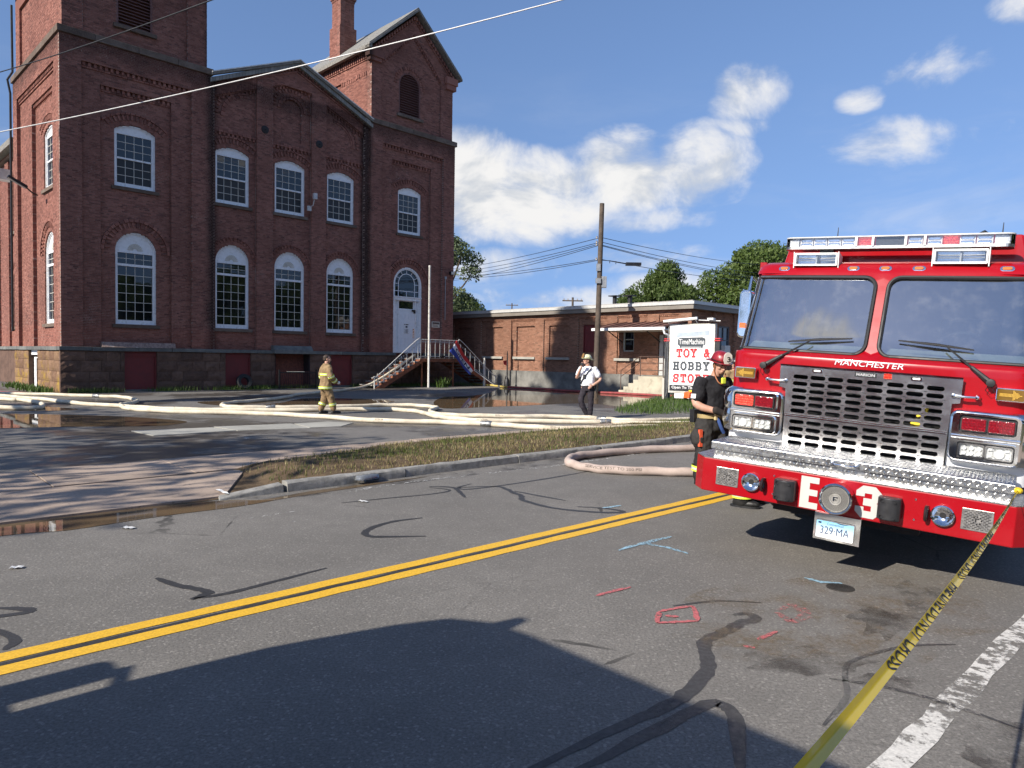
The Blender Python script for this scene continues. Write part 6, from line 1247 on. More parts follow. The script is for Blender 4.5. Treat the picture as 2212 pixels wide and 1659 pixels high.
mb = MB(); mb.prism(rrect(-.085, .085, 1.602, 1.640, .003, 3), 'y', .549, .556); BD = mb.build('maker_badge', m_blkpl, GR); text('badge_letters', 'MARION', lambda x, z: (-.072 + x, .5475, 1.609 + z), M('badge_silver', (.7, .7, .7), .3, .6), BD, w=.145, h=.024, bold=.02)
mb = MB(); mb.prism(rrect(.14, .20, 1.601, 1.645, .005, 3), 'y', .546, .556); mb.build('red_flasher', m_redlit, GR)
for x in (-.387, .381): mb = MB(); mb.prism(rrect(x - .04, x + .04, 1.608, 1.636, .008, 4), 'y', .543, .556); o = mb.build('flasher_bezel', m_chr, GR); mb = MB(); mb.prism(rrect(x - .028, x + .028, 1.614, 1.630, .005, 3), 'y', .541, .544); mb.build('lens', m_led, o)
def man(x, z): u = -.262 + x; p = S(u, 1.688 + z, .006); return p
text('town_name', 'MANCHESTER', man, m_wht_p, CABX, w=.535, h=.046, bold=.0, shear=.22, cut=.05)
# ---- headlamp clusters
def cluster(s_):
    X = lambda v: s_ * v
    def bx(a_, b_): return (min(X(a_), X(b_)), max(X(a_), X(b_)))
    a_, b_ = bx(.645, 1.13); mb = MB(); mb.prism(rrect(a_, b_, .995, 1.405, .06, 6), 'y', .53, .62); C_ = tp('headlamp_bezel', mb, m_chr, smooth=True, bevel=.018, bseg=3, auto=30)
    mb = MB(); us = np.linspace(s_ * 1.05, s_ * 1.36, 10); V = [S(u, z, o_) for z, o_ in ((.98, .004), (1.0, .05), (1.1, .075), (1.19, .06), (1.21, .06), (1.3, .075), (1.38, .05), (1.41, .004)) for u in us]; n = len(us); mb.add(V, [(j * n + i, j * n + i + 1, (j + 1) * n + i + 1, (j + 1) * n + i) for j in range(7) for i in range(n - 1)]); mb.build('bezel_wrap', m_chr, C_, smooth=True)
    for (z0, z1) in ((1.226, 1.385), (1.02, 1.175)):
        a_, b_ = bx(.70, 1.10); mb = MB(); mb.ringprism(rrect(a_, b_, z0, z1, .03, 6), rrect(a_ + .012, b_ - .012, z0 + .012, z1 - .012, .022, 6), 'y', .50, .53); mb.build('bezel_lip', m_chr, C_, smooth=True, auto=30); mb = MB(); mb.prism(rrect(a_ + .012, b_ - .012, z0 + .012, z1 - .012, .022, 6), 'y', .523, .53); mb.build('lamp_seat', m_blkpl, C_)
    mb = MB(); a_, b_ = bx(.66, 1.12); mb.box(a_, b_, .505, .53, 1.186, 1.215); mb.build('bezel_bar', m_chr, C_, bevel=.008)
    for k, (p, q) in enumerate(((.904, 1.073), (.728, .889))):
        a_, b_ = bx(p, q); lit_ = (s_ < 0 and k == 0)
        mb = MB(); mb.prism(rrect(a_, b_, 1.253, 1.350, .012, 5), 'y', .492, .524); o = mb.build('warning_lamp', m_redlit if lit_ else m_redl, C_, bevel=.006); 
        mb = MB(); mb.ringprism(rrect(a_ - .006, b_ + .006, 1.247, 1.356, .016, 5), rrect(a_, b_, 1.253, 1.350, .012, 5), 'y', .500, .524); mb.build('lamp_rim', m_rub, o)
        mb = MB(); mb.ringprism(rrect(a_ - .006, b_ + .006, 1.046, 1.152, .018, 5), rrect(a_ + .004, b_ - .004, 1.056, 1.142, .012, 5), 'y', .495, .524); o = mb.build('headlamp', m_chr, C_)
        mb = MB(); mb.box(a_ + .004, b_ - .004, .518, .523, 1.056, 1.142); xc, zc = (a_ + b_) / 2, 1.099
        if k == 0: mb.lathe([(.040, -.016), (.034, -.004), (.02, .0), (0, .001)], 18, (xc, .515, zc), 'y'); [mb.box(xc + sx - .014, xc + sx + .014, .503, .512, zc + sz - .010, zc + sz + .010) for sx in (-.055, .055) for sz in (-.026, .026)]
        else: [mb.lathe([(.020, -.014), (.015, -.004), (0, .0)], 14, (xc + sx, .515, zc + sz), 'y') for sx, sz in ((-.05, .018), (-.05, -.018), (0, .02), (0, -.02), (.05, .018), (.05, -.018))]
        r_ = mb.build('reflector', m_led, o); r_['kind'] = 'stuff'; mb = MB(); mb.box(a_ + .003, b_ - .003, .498, .500, 1.055, 1.143); mb.build('lens', m_lens, o)
    # amber arrow lamp, grab handle, small fixings
    a_, b_ = bx(.926, 1.118); mb = MB(); mb.prism(rrect(a_, b_, 1.502, 1.605, .012, 5), 'y', .56, .64); A_ = tp('arrow_lamp', mb, m_chr, bevel=.006); mb = MB(); mb.prism(rrect(a_ + .010, b_ - .010, 1.511, 1.596, .008, 4), 'y', .554, .562); mb.build('lens', m_amb, A_)
    mb = MB(); xc = (a_ + b_) / 2
    for i in range(19):
        for j in range(9):
            x, z = i - 9, j - 4; on = (abs(z) <= 2 and s_ * x > -7 and s_ * x < 3 and True) or (s_ * x >= 2 and s_ * x <= 8 and abs(z) <= 4 - (s_ * x - 3) * .8)
            on = (abs(z) <= 1 and -8 <= s_ * x <= 2) or (2 <= s_ * x <= 8 and abs(z) <= (8 - s_ * x) * .72)
            if on: mb.box(xc + x * .0085 - .0032, xc + x * .0085 + .0032, .5525, .5545, 1.553 + z * .0085 - .003, 1.553 + z * .0085 + .003)
    o = mb.build('arrow_leds', m_ambdot, A_); o['kind'] = 'stuff'
    xa, xb = X(.65), X(.81); mb = MB(); mb.tube([(xa, .545, 1.512), ((xa + xb) / 2, .535, 1.510), (xb, .545, 1.512)], .011, 8)
    for x in (xa, xb): mb.lathe([(.0, -.07), (.014, -.066), (.018, -.05), (.013, -.03), (.02, -.008), (.024, 0)], 12, (x, .6, 1.512), 'y')
    tp('grab_handle', mb, m_chr, smooth=True)
cluster(-1); cluster(1)
# ---- wipers
for s_, base, mid, bl, br in ((-1, (-.862, .585, 1.635), (-.50, .70, 1.885), (-.70, .715, 1.868), (-.16, .715, 1.925)), (1, (.885, .585, 1.635), (.55, .70, 1.905), (.20, .715, 1.930), (.745, .715, 1.885))):
    mb = MB(); B_, M_ = Vector(base), Vector(mid); e_ = B_.lerp(M_, .42); mb.tube([B_, e_ + Vector((0, -.03, 0))], [.024, .015], 8); mb.tube([e_ + Vector((0, -.03, 0)), M_ + Vector((0, -.02, 0))], [.010, .006], 6); mb.lathe([(0, -.05), (.03, -.045), (.034, 0)], 12, base, 'y'); mb.tube([Vector(bl), (Vector(bl) + Vector(br)) / 2 + Vector((0, -.012, .005)), Vector(br)], [.006, .012, .006], 6); mb.tube([B_ + Vector((0, -.01, -.02)), B_ + Vector((.03, -.02, -.07)), B_ + Vector((.0, -.01, -.09)), B_ + Vector((-.03, -.01, -.06)), B_ + Vector((-.01, -.01, -.01))], .003, 4)
    tp('wiper', mb, m_rub, smooth=True)
# ---- roof: markers, floodlamps, light bar, raised roof, aerials
for x in (-.905, -.27, 0, .27, .92):
    p = Vector(S(x, 2.565)); mb = MB(); mb.prism(stadium(0, 0, .105, .052, 8), 'y', -.012, .01); o = tp('marker_lamp', mb, m_chr, bevel=.005); o.location = p; o.rotation_euler = (R(-27), 0, 0); mb = MB(); mb.prism(stadium(0, 0, .07, .03, 8), 'y', -.02, -.008); mb.build('lens', m_mark, o, bevel=.006)
m_fw = M('lamp_white_metal', (.78, .78, .76), .35)
for k, (x0, x1, z0, z1) in enumerate(((-.79, -.41, 2.595, 2.715), (.36, .755, 2.61, 2.735))):
    mb = MB(); mb.ringprism(rrect(x0, x1, z0, z1, .008, 3), rrect(x0 + .014, x1 - .014, z0 + .016, z1 - .016, .005, 3), 'y', 1.0, 1.12); mb.box(x0, x1, 1.12, 1.14, z0, z1); F_ = tp('floodlamp', mb, m_fw)
    zc, xc = (z0 + z1) / 2, (x0 + x1) / 2; nu, nv = 24, 14; V = []
    for j in range(nv + 1):
        for i in range(nu + 1):
            a_, b_ = -1 + 2 * i / nu, -1 + 2 * j / nv; V.append((xc + a_ * .17, 1.085 - .016 * (a_ ** 2) - (.035 * b_ * b_) + b_ * .010, zc + b_ * .042))
    r_ = raw_mesh('reflector', V, [(j * (nu + 1) + i, j * (nu + 1) + i + 1, (j + 1) * (nu + 1) + i + 1, (j + 1) * (nu + 1) + i) for j in range(nv) for i in range(nu)], m_chr, F_, True)
    mb = MB(); mb.box(xc - .006, xc + .006, 1.03, 1.08, zc - .042, zc + .042); mb.build('divider', m_grey, F_); mb = MB(); mb.box(x0 + .012, x1 - .012, 1.004, 1.007, z0 + .014, z1 - .014); mb.build('lens', m_lens, F_)
    for x in (x0 - .008, x1 + .008): mb = MB(); mb.prism([(1.02, z0 - .02), (1.0, z1 + .01), (1.16, z1 - .02), (1.14, z0 - .04)], 'x', x - .004, x + .004); mb.build('bracket', m_fw, F_)
mb = MB(); mb.prism([(-1.05, 2.655), (-.98, 2.93), (.98, 2.93), (1.05, 2.655)], 'y', 1.55, 6.0); tp('raised_roof', mb, m_red, bevel=.03)
mb = MB(); mb.prism(rrect(-.92, .92, 1.12, 1.34, .06, 6), 'z', 2.765, 2.790); LBR = tp('light_bar', mb, m_stl)
mb = MB(); [mb.box(x - .06, x + .06, 1.18, 1.26, 2.65, 2.765) for x in (-.55, .55)]; o = mb.build('bar_feet', m_blkpl, LBR); o['kind'] = 'stuff'
mb = MB(); mb.prism(rrect(-.925, .925, 1.115, 1.345, .065, 6), 'z', 2.868, 2.882); mb.build('bar_lid', M('bar_lid', (.55, .56, .56), .3, coat=1.0), LBR, bevel=.004)
mods = [(-.905, -.80, 'c'), (-.79, -.672, 'w'), (-.665, -.547, 'w'), (-.54, -.422, 'w'), (-.415, -.297, 'w'), (-.27, -.16, 'r'), (-.13, .11, 'k'), (.135, .25, 'w'), (.285, .40, 'w'), (.408, .52, 'r'), (.528, .645, 'w'), (.652, .77, 'w'), (.78, .905, 'c')]
m_barw = M('bar_module', (.80, .80, .81), .25, coat=1.0, var=.04)
for (a_, b_, k) in mods:
    mb = MB(); mb.box(a_, b_, 1.15, 1.30, 2.792, 2.866); o = mb.build('bar_module', {'w': m_barw, 'c': m_barw, 'r': m_redlit, 'k': m_blkpl}[k], LBR, bevel=.004)
    if k in 'wr':
        for zc in (2.812, 2.846): mb = MB(); mb.prism(stadium((a_ + b_) / 2, zc, (b_ - a_) * .86, .026, 6), 'y', 1.143, 1.152); mb.build('led_strip', m_chr if k == 'w' else m_redlit, o, bevel=.004)
mb = MB(); mb.ringprism(rrect(-.922, .922, 1.118, 1.342, .062, 6), rrect(-.918, .918, 1.122, 1.338, .058, 6), 'z', 2.790, 2.868); mb.build('bar_lens', m_lens, LBR)
for x in (-.285, -.145, .12, .27): mb = MB(); mb.box(x - .010, x + .010, 1.11, 1.16, 2.785, 2.874); mb.build('bar_divider', m_stl, LBR)
for (x, y, z, h) in ((-.62, 1.9, 2.93, .16), (.80, 1.9, 2.93, .16), (1.0, 2.6, 2.9, .8)): mb = MB(); mb.tube([(x, y, z), (x, y, z + .05), (x, y, z + h)], [.012, .006, .003], 6); tp('aerial', mb, m_rub)
mb = MB(); mb.tube([(.55, 2.0, 2.95), (.66, 1.9, 3.0), (.72, 1.85, 2.94)], .025, 8); tp('deck_nozzle', mb, m_rub)
# ---- mirrors
for s_ in (-1, 1):
    x = s_ * 1.235; mb = MB(); mb.prism(rrect(x - .06, x + .06, 1.88, 2.36, .05, 6), 'y', 1.02, 1.16); MR = tp('mirror', mb, m_chr, bevel=.02); mb = MB(); mb.tube([(s_ * 1.18, 1.2, 2.45), (x, 1.18, 2.5), (x, 1.12, 2.34)], .016, 8); mb.tube([(s_ * 1.18, 1.2, 1.7), (x, 1.18, 1.72), (x, 1.12, 1.88)], .016, 8); o = mb.build('mirror_arm', m_chr, MR, smooth=True); o['kind'] = 'stuff'
    mb = MB(); mb.box(x - .03, x + .03, 1.005, 1.02, 1.98, 2.03); mb.build('side_marker', m_mark, MR)
# ---- bumper
bp = [(-1.25, .6), (-1.25, .13), (-1.14, 0), (1.14, 0), (1.25, .13), (1.25, .6)]
mb = MB(); mb.prism(bp, 'z', .50, .795); BM = tp('bumper', mb, m_red, bevel=.008); mb = MB(); mb.prism([(p[0] * .998, p[1] + .002) for p in bp], 'z', .795, .803); mb.build('bumper_deck', m_tread, BM)
mb = MB(); mb.box(-1.075, 1.10, .075, .552, .803, .872); mb.build('tray_base', m_tread, BM); mb = MB(); mb.prism([(.045, .876), (.045, .938), (.06, .946), (.552, .95), (.552, .876)], 'x', -1.10, 1.12); LID = mb.build('tray_lid', m_tread, BM, bevel=.004)
def lozenges(name, f, nu, nv, du, dv, par):
    V, F = [], []; k = 0; L, w, h = .0155, .0048, .0022
    for i in range(nu):
        for j in range(nv):
            u, v = (i + .5) * du, (j + .5) * dv; d = PI / 4 if (i + j) % 2 else -PI / 4; c, s_ = math.cos(d), math.sin(d)
            for p, q, hh in ((-L, 0, 0), (0, -w, 0), (L, 0, 0), (0, w, 0), (-L * .4, 0, h), (L * .4, 0, h)): V.append(f(u + p * c - q * s_, v + p * s_ + q * c, hh))
            F += [(k, k + 1, k + 5, k + 4), (k + 1, k + 2, k + 5, k + 5), (k + 2, k + 3, k + 4, k + 5), (k + 3, k, k + 4, k + 4)]; k += 6
    me = bpy.data.meshes.new(name); me.from_pydata(V, [], [tuple(dict.fromkeys(q)) for q in F]); me.materials.append(m_tread); o = link(bpy.data.objects.new(name, me), par); o['kind'] = 'stuff'; return o
lozenges('tread_pattern', lambda u, v, h: (-1.10 + u, .045 - h, .880 + v), 84, 2, .0264, .029, LID); lozenges('tread_pattern', lambda u, v, h: (-1.07 + u, .075 - h, .806 + v), 82, 2, .0264, .031, LID); lozenges('tread_pattern', lambda u, v, h: (-1.10 + u, .065 + v, .9465 + v * .007 + h), 84, 18, .0264, .0264, LID); lozenges('tread_pattern', lambda u, v, h: (-1.13 + u, .006 + v, .803 + h), 85, 2, .0264, .032, LID)
mb = MB(); mb.tube([(-.085, .0, .908), (-.06, -.02, .906), (.06, -.02, .906), (.085, .0, .908)], .008, 8); [mb.lathe([(.0, -.05), (.012, -.045), (.015, -.02), (.02, 0)], 10, (x, .045, .908), 'y') for x in (-.09, .09)]; mb.build('lid_handle', m_chr, BM, smooth=True)
m_lt = M('bumper_letter_white', (.47, .48, .45), .35, var=.03)
mb = MB(); mb.prism([(-.305, .512), (-.165, .512), (-.165, .562), (-.235, .562), (-.235, .618), (-.172, .618), (-.172, .668), (-.235, .668), (-.235, .722), (-.165, .722), (-.165, .772), (-.305, .772)], 'y', -.0035, .0); mb.build('letter_e', m_lt, BM)
mb = MB(); a_, b_ = .112, .292; z0, z1 = .520, .772
mb.prism([(a_, z0 + .045), (a_ + .045, z0), (b_ - .045, z0), (b_, z0 + .045), (b_, z0 + .098), (b_ - .03, z0 + .126), (b_, z0 + .154), (b_, z1 - .045), (b_ - .045, z1), (a_ + .045, z1), (a_, z1 - .045), (a_, z1 - .085), (a_ + .062, z1 - .085), (a_ + .062, z1 - .058), (b_ - .066, z1 - .058), (b_ - .066, z0 + .155), (a_ + .055, z0 + .155), (a_ + .055, z0 + .098), (b_ - .066, z0 + .098), (b_ - .066, z0 + .055), (a_ + .062, z0 + .055), (a_ + .062, z0 + .085), (a_, z0 + .085)], 'y', -.0035, .0); mb.build('number_three', m_lt, BM)
# siren: chrome drum with pierced face
mb = MB(); mb.lathe([(.10, .0), (.108, -.03), (.112, -.16), (.120, -.185), (.122, -.20), (.113, -.212), (.104, -.205), (.100, -.19), (0, -.188)], 40, (0, 0, .662), 'y'); SI = mb.build('siren', m_chr, BM, smooth=True)
mb = MB(); mb.lathe([(0, -.1925), (.099, -.1925)], 32, (0, 0, .662), 'y'); mb.build('siren_face', M('siren_grey', (.30, .29, .27), .5, .6), SI); mb = MB()
for i in range(-16, 17):
    for j in range(-16, 17):
        x, z = i * .006, j * .006 + (.003 if i % 2 else 0)
        if .046 ** 2 < x * x + z * z < .094 ** 2: mb.box(x - .0016, x + .0016, -.1945, -.1926, .662 + z - .0016, .662 + z + .0016)
o = mb.build('siren_holes', m_dark, SI); o['kind'] = 'stuff'
mb = MB(); mb.lathe([(.050, -.1926), (.047, -.199), (.044, -.1926)], 24, (0, 0, .662), 'y'); mb.lathe([(.036, -.1926), (.034, -.197), (.031, -.1926)], 24, (0, 0, .662), 'y'); mb.box(-.016, -.008, -.198, -.192, .645, .68); mb.box(-.008, .018, -.198, -.192, .672, .68); mb.box(-.008, .010, -.198, -.192, .655, .662); mb.build('siren_emblem', m_chr, SI)
for (x0, x1) in ((-.50, -.335), (.279, .436)):
    mb = MB(); pr = [(x0, 0)] + [(x0 + (x1 - x0) * i / 12, -.075 - .04 * math.sin(PI * i / 12) ** .6) for i in range(13)] + [(x1, 0)]; mb.prism(pr, 'z', .551, .722); o = mb.build('black_lamp_guard', m_blkpl, BM, smooth=True, bevel=.008, auto=30)
    for x in (x0 + .035, x1 - .04):
        for z in (.575, .697): mb = MB(); mb.lathe([(.014, -.012), (.010, .004), (0, .006)], 12, (x, -.101, z), 'y'); mb.build('bolt_hole', m_dark, o)
for s_ in (-1, 1):
    x = s_ * .705; mb = MB(); mb.lathe([(.070, 0), (.077, -.014), (.078, -.034), (.070, -.040), (.060, -.030), (.048, -.016), (.034, -.008), (.022, -.005)], 32, (x, 0, .647), 'y'); o = mb.build('air_horn', m_chr, BM, smooth=True); mb = MB(); mb.lathe([(0, -.004), (.024, -.004)], 20, (x, 0, .647), 'y'); mb.build('horn_throat', m_dark, o)
    mb = MB(); P_ = [(s_ * .60 + .0 * math.cos(t_), -.045 + .035 * math.cos(t_), .645 + .048 * math.sin(t_)) for t_ in np.linspace(0, 2 * PI, 17)]; mb.tube(P_, .013, 8, caps=False); mb.box(s_ * .60 - .012, s_ * .60 + .012, -.02, .0, .59, .70); mb.build('tow_eye', M('tow_black', (.02, .012, .012), .35), BM, smooth=True)
    for z in (.730, .576): mb = MB(); mb.lathe([(0, -.008), (.006, -.007), (.0095, -.003), (.010, 0)], 12, (s_ * .522, 0, z), 'y'); mb.build('bolt', m_chr, BM, smooth=True)
    a_, b_ = min(s_ * .82, s_ * 1.015), max(s_ * .82, s_ * 1.015); mb = MB(); mb.box(a_, b_, -.006, 0, .573, .731); o = mb.build('speaker_plate', m_stl, BM, bevel=.002); mb = MB()
    for r_ in range(12):
        for c_ in range(7):
            x, z = a_ + .018 + c_ * .0262 - (.013 if r_ % 2 else 0), .588 + r_ * .0116
            if x < a_ + .012 or x + .018 > b_ - .008 or ((x + .009 - (a_ + b_) / 2) ** 2 + (z - .652) ** 2) < .034 ** 2: continue
            mb.box(x, x + .018, -.0075, -.0058, z, z + .0042)
    for k in range(8):
        t_ = 2 * PI * k / 8; xc = (a_ + b_) / 2; mb.box(xc + .027 * math.cos(t_) - .005, xc + .027 * math.cos(t_) + .005, -.0075, -.0058, .652 + .027 * math.sin(t_) - .005, .652 + .027 * math.sin(t_) + .005)
    mb.box((a_ + b_) / 2 - .012, (a_ + b_) / 2 - .004, -.0075, -.0058, .638, .668); mb.box((a_ + b_) / 2 - .003, (a_ + b_) / 2 + .012, -.0075, -.0058, .660, .667); q = mb.build('speaker_slots', m_dark, o); q['kind'] = 'stuff'
# number plate under the bumper
mb = MB(); mb.prism([(-.02, .285), (-.018, .50), (.0, .505), (.004, .285)], 'x', -.172, .170); PH = mb.build('plate_holder', m_chr, BM)
t = NT('plate_print'); X = t.sepxyz(); t.set(col=t.mix(t.ramp(X[2], .30, .46), (.78, .80, .80), (.20, .50, .74)), rough=.35); m_plate = t.mat
mb = MB(); mb.prism(rrect(-.156, .130, .300, .446, .010, 4), 'y', -.027, -.022); PT = mb.build('number_plate', m_plate, BM); m_nv = M('plate_navy', (.015, .03, .10), .5)
text('plate_number', '329·MA', lambda x, z: (-.120 + x, -.0278, .338 + z), m_nv, PT, w=.215, h=.062, bold=.0); text('plate_state', 'Connecticut', lambda x, z: (-.072 + x, -.0278, .412 + z), m_nv, PT, w=.125, h=.020); text('plate_class', 'Municipal', lambda x, z: (-.058 + x, -.0278, .308 + z), m_nv, PT, w=.088, h=.015)
mb = MB(); mb.ringprism(rrect(-.159, .133, .297, .449, .012, 4), rrect(-.152, .126, .304, .442, .009, 4), 'y', -.0285, -.024); mb.build('plate_frame', m_chr, PT)
mb = MB(); mb.box(-.138, -.115, -.0285, -.0272, .418, .432); mb.build('plate_emblem', m_nv, PT)
# ---- chassis, wheels and the body behind the cab
mb = MB(); mb.box(-.55, .55, .15, 8.6, .42, .62); mb.box(-.9, .9, .5, 1.2, .55, .84); mb.box(-.7, .7, 1.2, 2.2, .35, .45); tp('chassis', mb, m_dark)
for (x, y) in ((-1.0, 2.5), (1.0, 2.5), (-1.0, 6.4), (1.0, 6.4)):
    s_ = -1 if x < 0 else 1; mb = MB(); mb.lathe([(.30, -.16), (.46, -.165), (.52, -.14), (.53, -.05), (.53, .05), (.52, .14), (.46, .165), (.30, .16)], 30, (0, 0, 0), 'x'); WH = tp('wheel', mb, M('tyre_black', (.02, .02, .021), .8), smooth=True); WH.location = (x, y, .53 + x * math.tan(R(3.5))); mb = MB(); mb.lathe([(.31, s_ * .10), (.28, s_ * .04), (.12, s_ * .03), (.11, s_ * .14), (0, s_ * .15)], 24, (0, 0, 0), 'x'); mb.build('rim', m_chr, WH, smooth=True)
mb = MB(); mb.box(-1.22, 1.22, 3.2, 9.0, .62, 1.05, 1); mb.box(-1.22, 1.22, 3.2, 9.0, 1.05, 2.85, 0); tp('rear_body', mb, [m_red, m_wht_p]); mb = MB(); mb.box(-1.24, 1.24, 3.25, 4.1, .9, 2.2); tp('pump_panel', mb, m_stl)
# ---- caution tape tied to the bumper
TP = empty('caution_tape'); tag(TP, 'yellow caution tape stretched from the engine bumper to the near corner', 'tape')
t = NT('tape_yellow'); n1 = t.noise(12, 5, .6); c_ = t.mix(n1, (.72, .50, .01), (.80, .60, .03)); t.set(col=c_, rough=.25, spec=.5, coat=.4); tl_ = t.node('ShaderNodeBsdfTranslucent'); t.l.new(c_, tl_.inputs[0]); ms_ = t.node('ShaderNodeMixShader'); ms_.inputs[0].default_value = .25; t.l.new(t.bsdf.outputs[0], ms_.inputs[1]); t.l.new(tl_.outputs[0], ms_.inputs[2]); t.l.new(ms_.outputs[0], t.out.inputs[0]); m_tape = t.mat
TM = Matrix.Translation((2.6, 5.65, 0)) @ Matrix.Rotation(R(-36), 4, 'Z') @ Matrix.Rotation(R(3.5), 4, 'Y')
TA = TM @ Vector((1.135, .05, .905)); TB = Vector((.455, 1.2, .94)); TL = (TB - TA).length; td = (TB - TA).normalized()
def tape(s_, w):      # s along 0..1, w across -.5 .. .5 ; a fold runs along the middle and opens towards the near end
    p = TA.lerp(TB, s_); p.z -= .05 * 4 * s_ * (1 - s_); side = td.cross(Vector((0, 0, 1))).normalized(); up = side.cross(td).normalized(); tw = R(62) - R(30) * s_ + .12 * math.sin(s_ * 9); f = .25 + .75 * min(1, s_ * 2.6)
    wv = w * .034 * f; fold = R(34) * (1 if w > 0 else -.7); a_ = tw + fold * .5
    return tuple(p + (side * math.cos(a_) + up * math.sin(a_)) * wv * (1 if True else 1) + up * (.012 * abs(w) * (1 - s_)))
nu, nv = 90, 6; V = [tape(i / nu, -.5 + j / nv) for j in range(nv + 1) for i in range(nu + 1)]; raw_mesh('ribbon', V, [(j * (nu + 1) + i, j * (nu + 1) + i + 1, (j + 1) * (nu + 1) + i + 1, (j + 1) * (nu + 1) + i) for j in range(nv) for i in range(nu)], m_tape, TP, True)
def tape_txt(off):
    def f(x, z):
        s_ = (off + x) / TL; q = Vector(tape(s_, max(-.5, .42 - z / .034))); a_ = Vector(tape(s_, -.4)); b_ = Vector(tape(s_, .4)); n_ = (b_ - a_).cross(td).normalized()
        if n_.dot(cam.location if False else (Vector((0, 0, 1.72)) - q)) < 0: n_ = -n_
        return tuple(q + n_ * .0015)
    return f
for off in (.35, 1.62, 2.89):
    text('tape_print', 'FIRE LINE DO NOT CROSS', tape_txt(off), m_rub, TP, w=1.12, h=.046, bold=.01, cut=.05)['kind'] = 'stuff'
mb = MB(); k_ = TA; mb.ell(k_, (.03, .03, .025), 8, 6); mb.build('knot', m_tape, TP, smooth=True); V = []
for i in range(9): f = i / 8; c_ = k_ + Vector((.05 + .22 * f, .02 * math.sin(f * 6), -.02 - .20 * f * f)); V += [tuple(c_ + Vector((.02, .02, .03))), tuple(c_ - Vector((.01, .02, .03)))]
raw_mesh('loose_end', V, [(2 * i, 2 * i + 1, 2 * i + 3, 2 * i + 2) for i in range(8)], m_tape, TP, True)
# ================================================================== people
tex = bpy.data.textures.new('cloth_folds', 'CLOUDS'); tex.noise_scale = .10; tex.noise_depth = 3
def loft(mb, secs, seg=18):
    """secs: (centre, rx, ry, tilt about x)"""
    b0 = len(mb.v)
    for (c, rx, ry) in secs:
        for k in range(seg): a_ = 2 * PI * k / seg; mb.v.append((c[0] + rx * math.cos(a_), c[1] + ry * math.sin(a_), c[2]))
    for i in range(len(secs) - 1):
        for k in range(seg): k2 = (k + 1) % seg; mb.f.append([b0 + i * seg + k, b0 + i * seg + k2, b0 + (i + 1) * seg + k2, b0 + (i + 1) * seg + k]); mb.m.append(0)
    mb.f.append([b0 + k for k in range(seg)][::-1]); mb.m.append(0); mb.f.append([b0 + (len(secs) - 1) * seg + k for k in range(seg)]); mb.m.append(0)
def limb(mb, pts, rs, n=5, seg=12):
    P = spline(pts, n); m_ = len(P); R_ = []
    for i in range(m_): f = i / n; k = min(int(f), len(rs) - 2); R_.append(rs[k] + (rs[k + 1] - rs[k]) * (f - k))
    mb.tube(P, R_, seg); mb.ell(P[0], (R_[0],) * 3, seg, 6); mb.ell(P[-1], (R_[-1],) * 3, seg, 6)
def fuse(o, vox, fold=0.0, smooth=4):
    r_ = o.modifiers.new('fuse', 'REMESH'); r_.mode = 'VOXEL'; r_.voxel_size = vox; r_.use_smooth_shade = True
    s_ = o.modifiers.new('soft', 'SMOOTH'); s_.factor = .5; s_.iterations = smooth
    if fold:
        d = o.modifiers.new('folds', 'DISPLACE'); d.texture = tex; d.strength = fold; d.mid_level = .5; d.texture_coords = 'LOCAL'
    return o
def hand(mb, w, fdir, up, side, curl=.5, size=1.0):
    """palm at wrist w, fingers along fdir bending towards -up by curl, thumb on side"""
    w, f, u, s_ = Vector(w), Vector(fdir).normalized(), Vector(up).normalized(), Vector(side).normalized()
    Mx = Matrix((s_, f, u)).transposed(); mb.ell(w + f * .05 * size, (.042 * size, .055 * size, .018 * size), 10, 8, rot=Mx)
    for i, (off, L) in enumerate(((-.030, .066), (-.010, .074), (.010, .070), (.030, .055))):
        p = w + f * .09 * size + s_ * (-off) * size; d = f.copy(); pts = [p - f * .03 * size, p]
        for k, seg_ in enumerate((.42, .33, .25)): d = (d * math.cos(curl) - u * math.sin(curl)).normalized() if k else (d * math.cos(curl * .6) - u * math.sin(curl * .6)).normalized(); p = p + d * L * seg_ * size; pts.append(p)
        mb.tube(pts, [.0105 * size, .0105 * size, .0098 * size, .009 * size, .0078 * size], 8); mb.ell(pts[-1], (.0078 * size,) * 3, 8, 5)
    b_ = w + f * .025 * size + s_ * .030 * size; t_ = [b_, b_ + (s_ * .7 + f * .7).normalized() * .034 * size, b_ + (s_ * .5 + f * .85).normalized() * .062 * size - u * .012 * size]; mb.tube(t_, [.014 * size, .012 * size, .009 * size], 8); mb.ell(t_[-1], (.009 * size,) * 3, 8, 5)
def head_shape(mb, c, rz, tilt=0.0, s=1.0):
    Mh = Matrix.Translation(Vector(c)) @ Matrix.Rotation(rz, 4, 'Z') @ Matrix.Rotation(tilt, 4, 'X')
    def e(p, r, rot=None): mb.ell(Mh @ Vector([x * s for x in p]), tuple(x * s for x in r), 14, 10, rot=(Mh.to_3x3() @ (rot or Matrix.Identity(3))))
    e((0, .012, .03), (.076, .096, .092)); e((0, -.022, -.045), (.062, .066, .070)); e((0, -.052, -.085), (.036, .034, .026)); e((0, -.088, .018), (.050, .016, .014))     # skull, jaw, chin, brow
    e((0, -.100, -.020), (.013, .022, .028)); e((0, -.112, -.036), (.017, .014, .011)); e((0, -.086, -.066), (.028, .012, .008)); e((0, -.083, -.076), (.024, .012, .008))   # nose, lips
    for x in (-1, 1): e((x * .077, .012, -.012), (.010, .022, .032)); e((x * .046, -.062, -.02), (.022, .026, .02))    # ears, cheeks
    return Mh
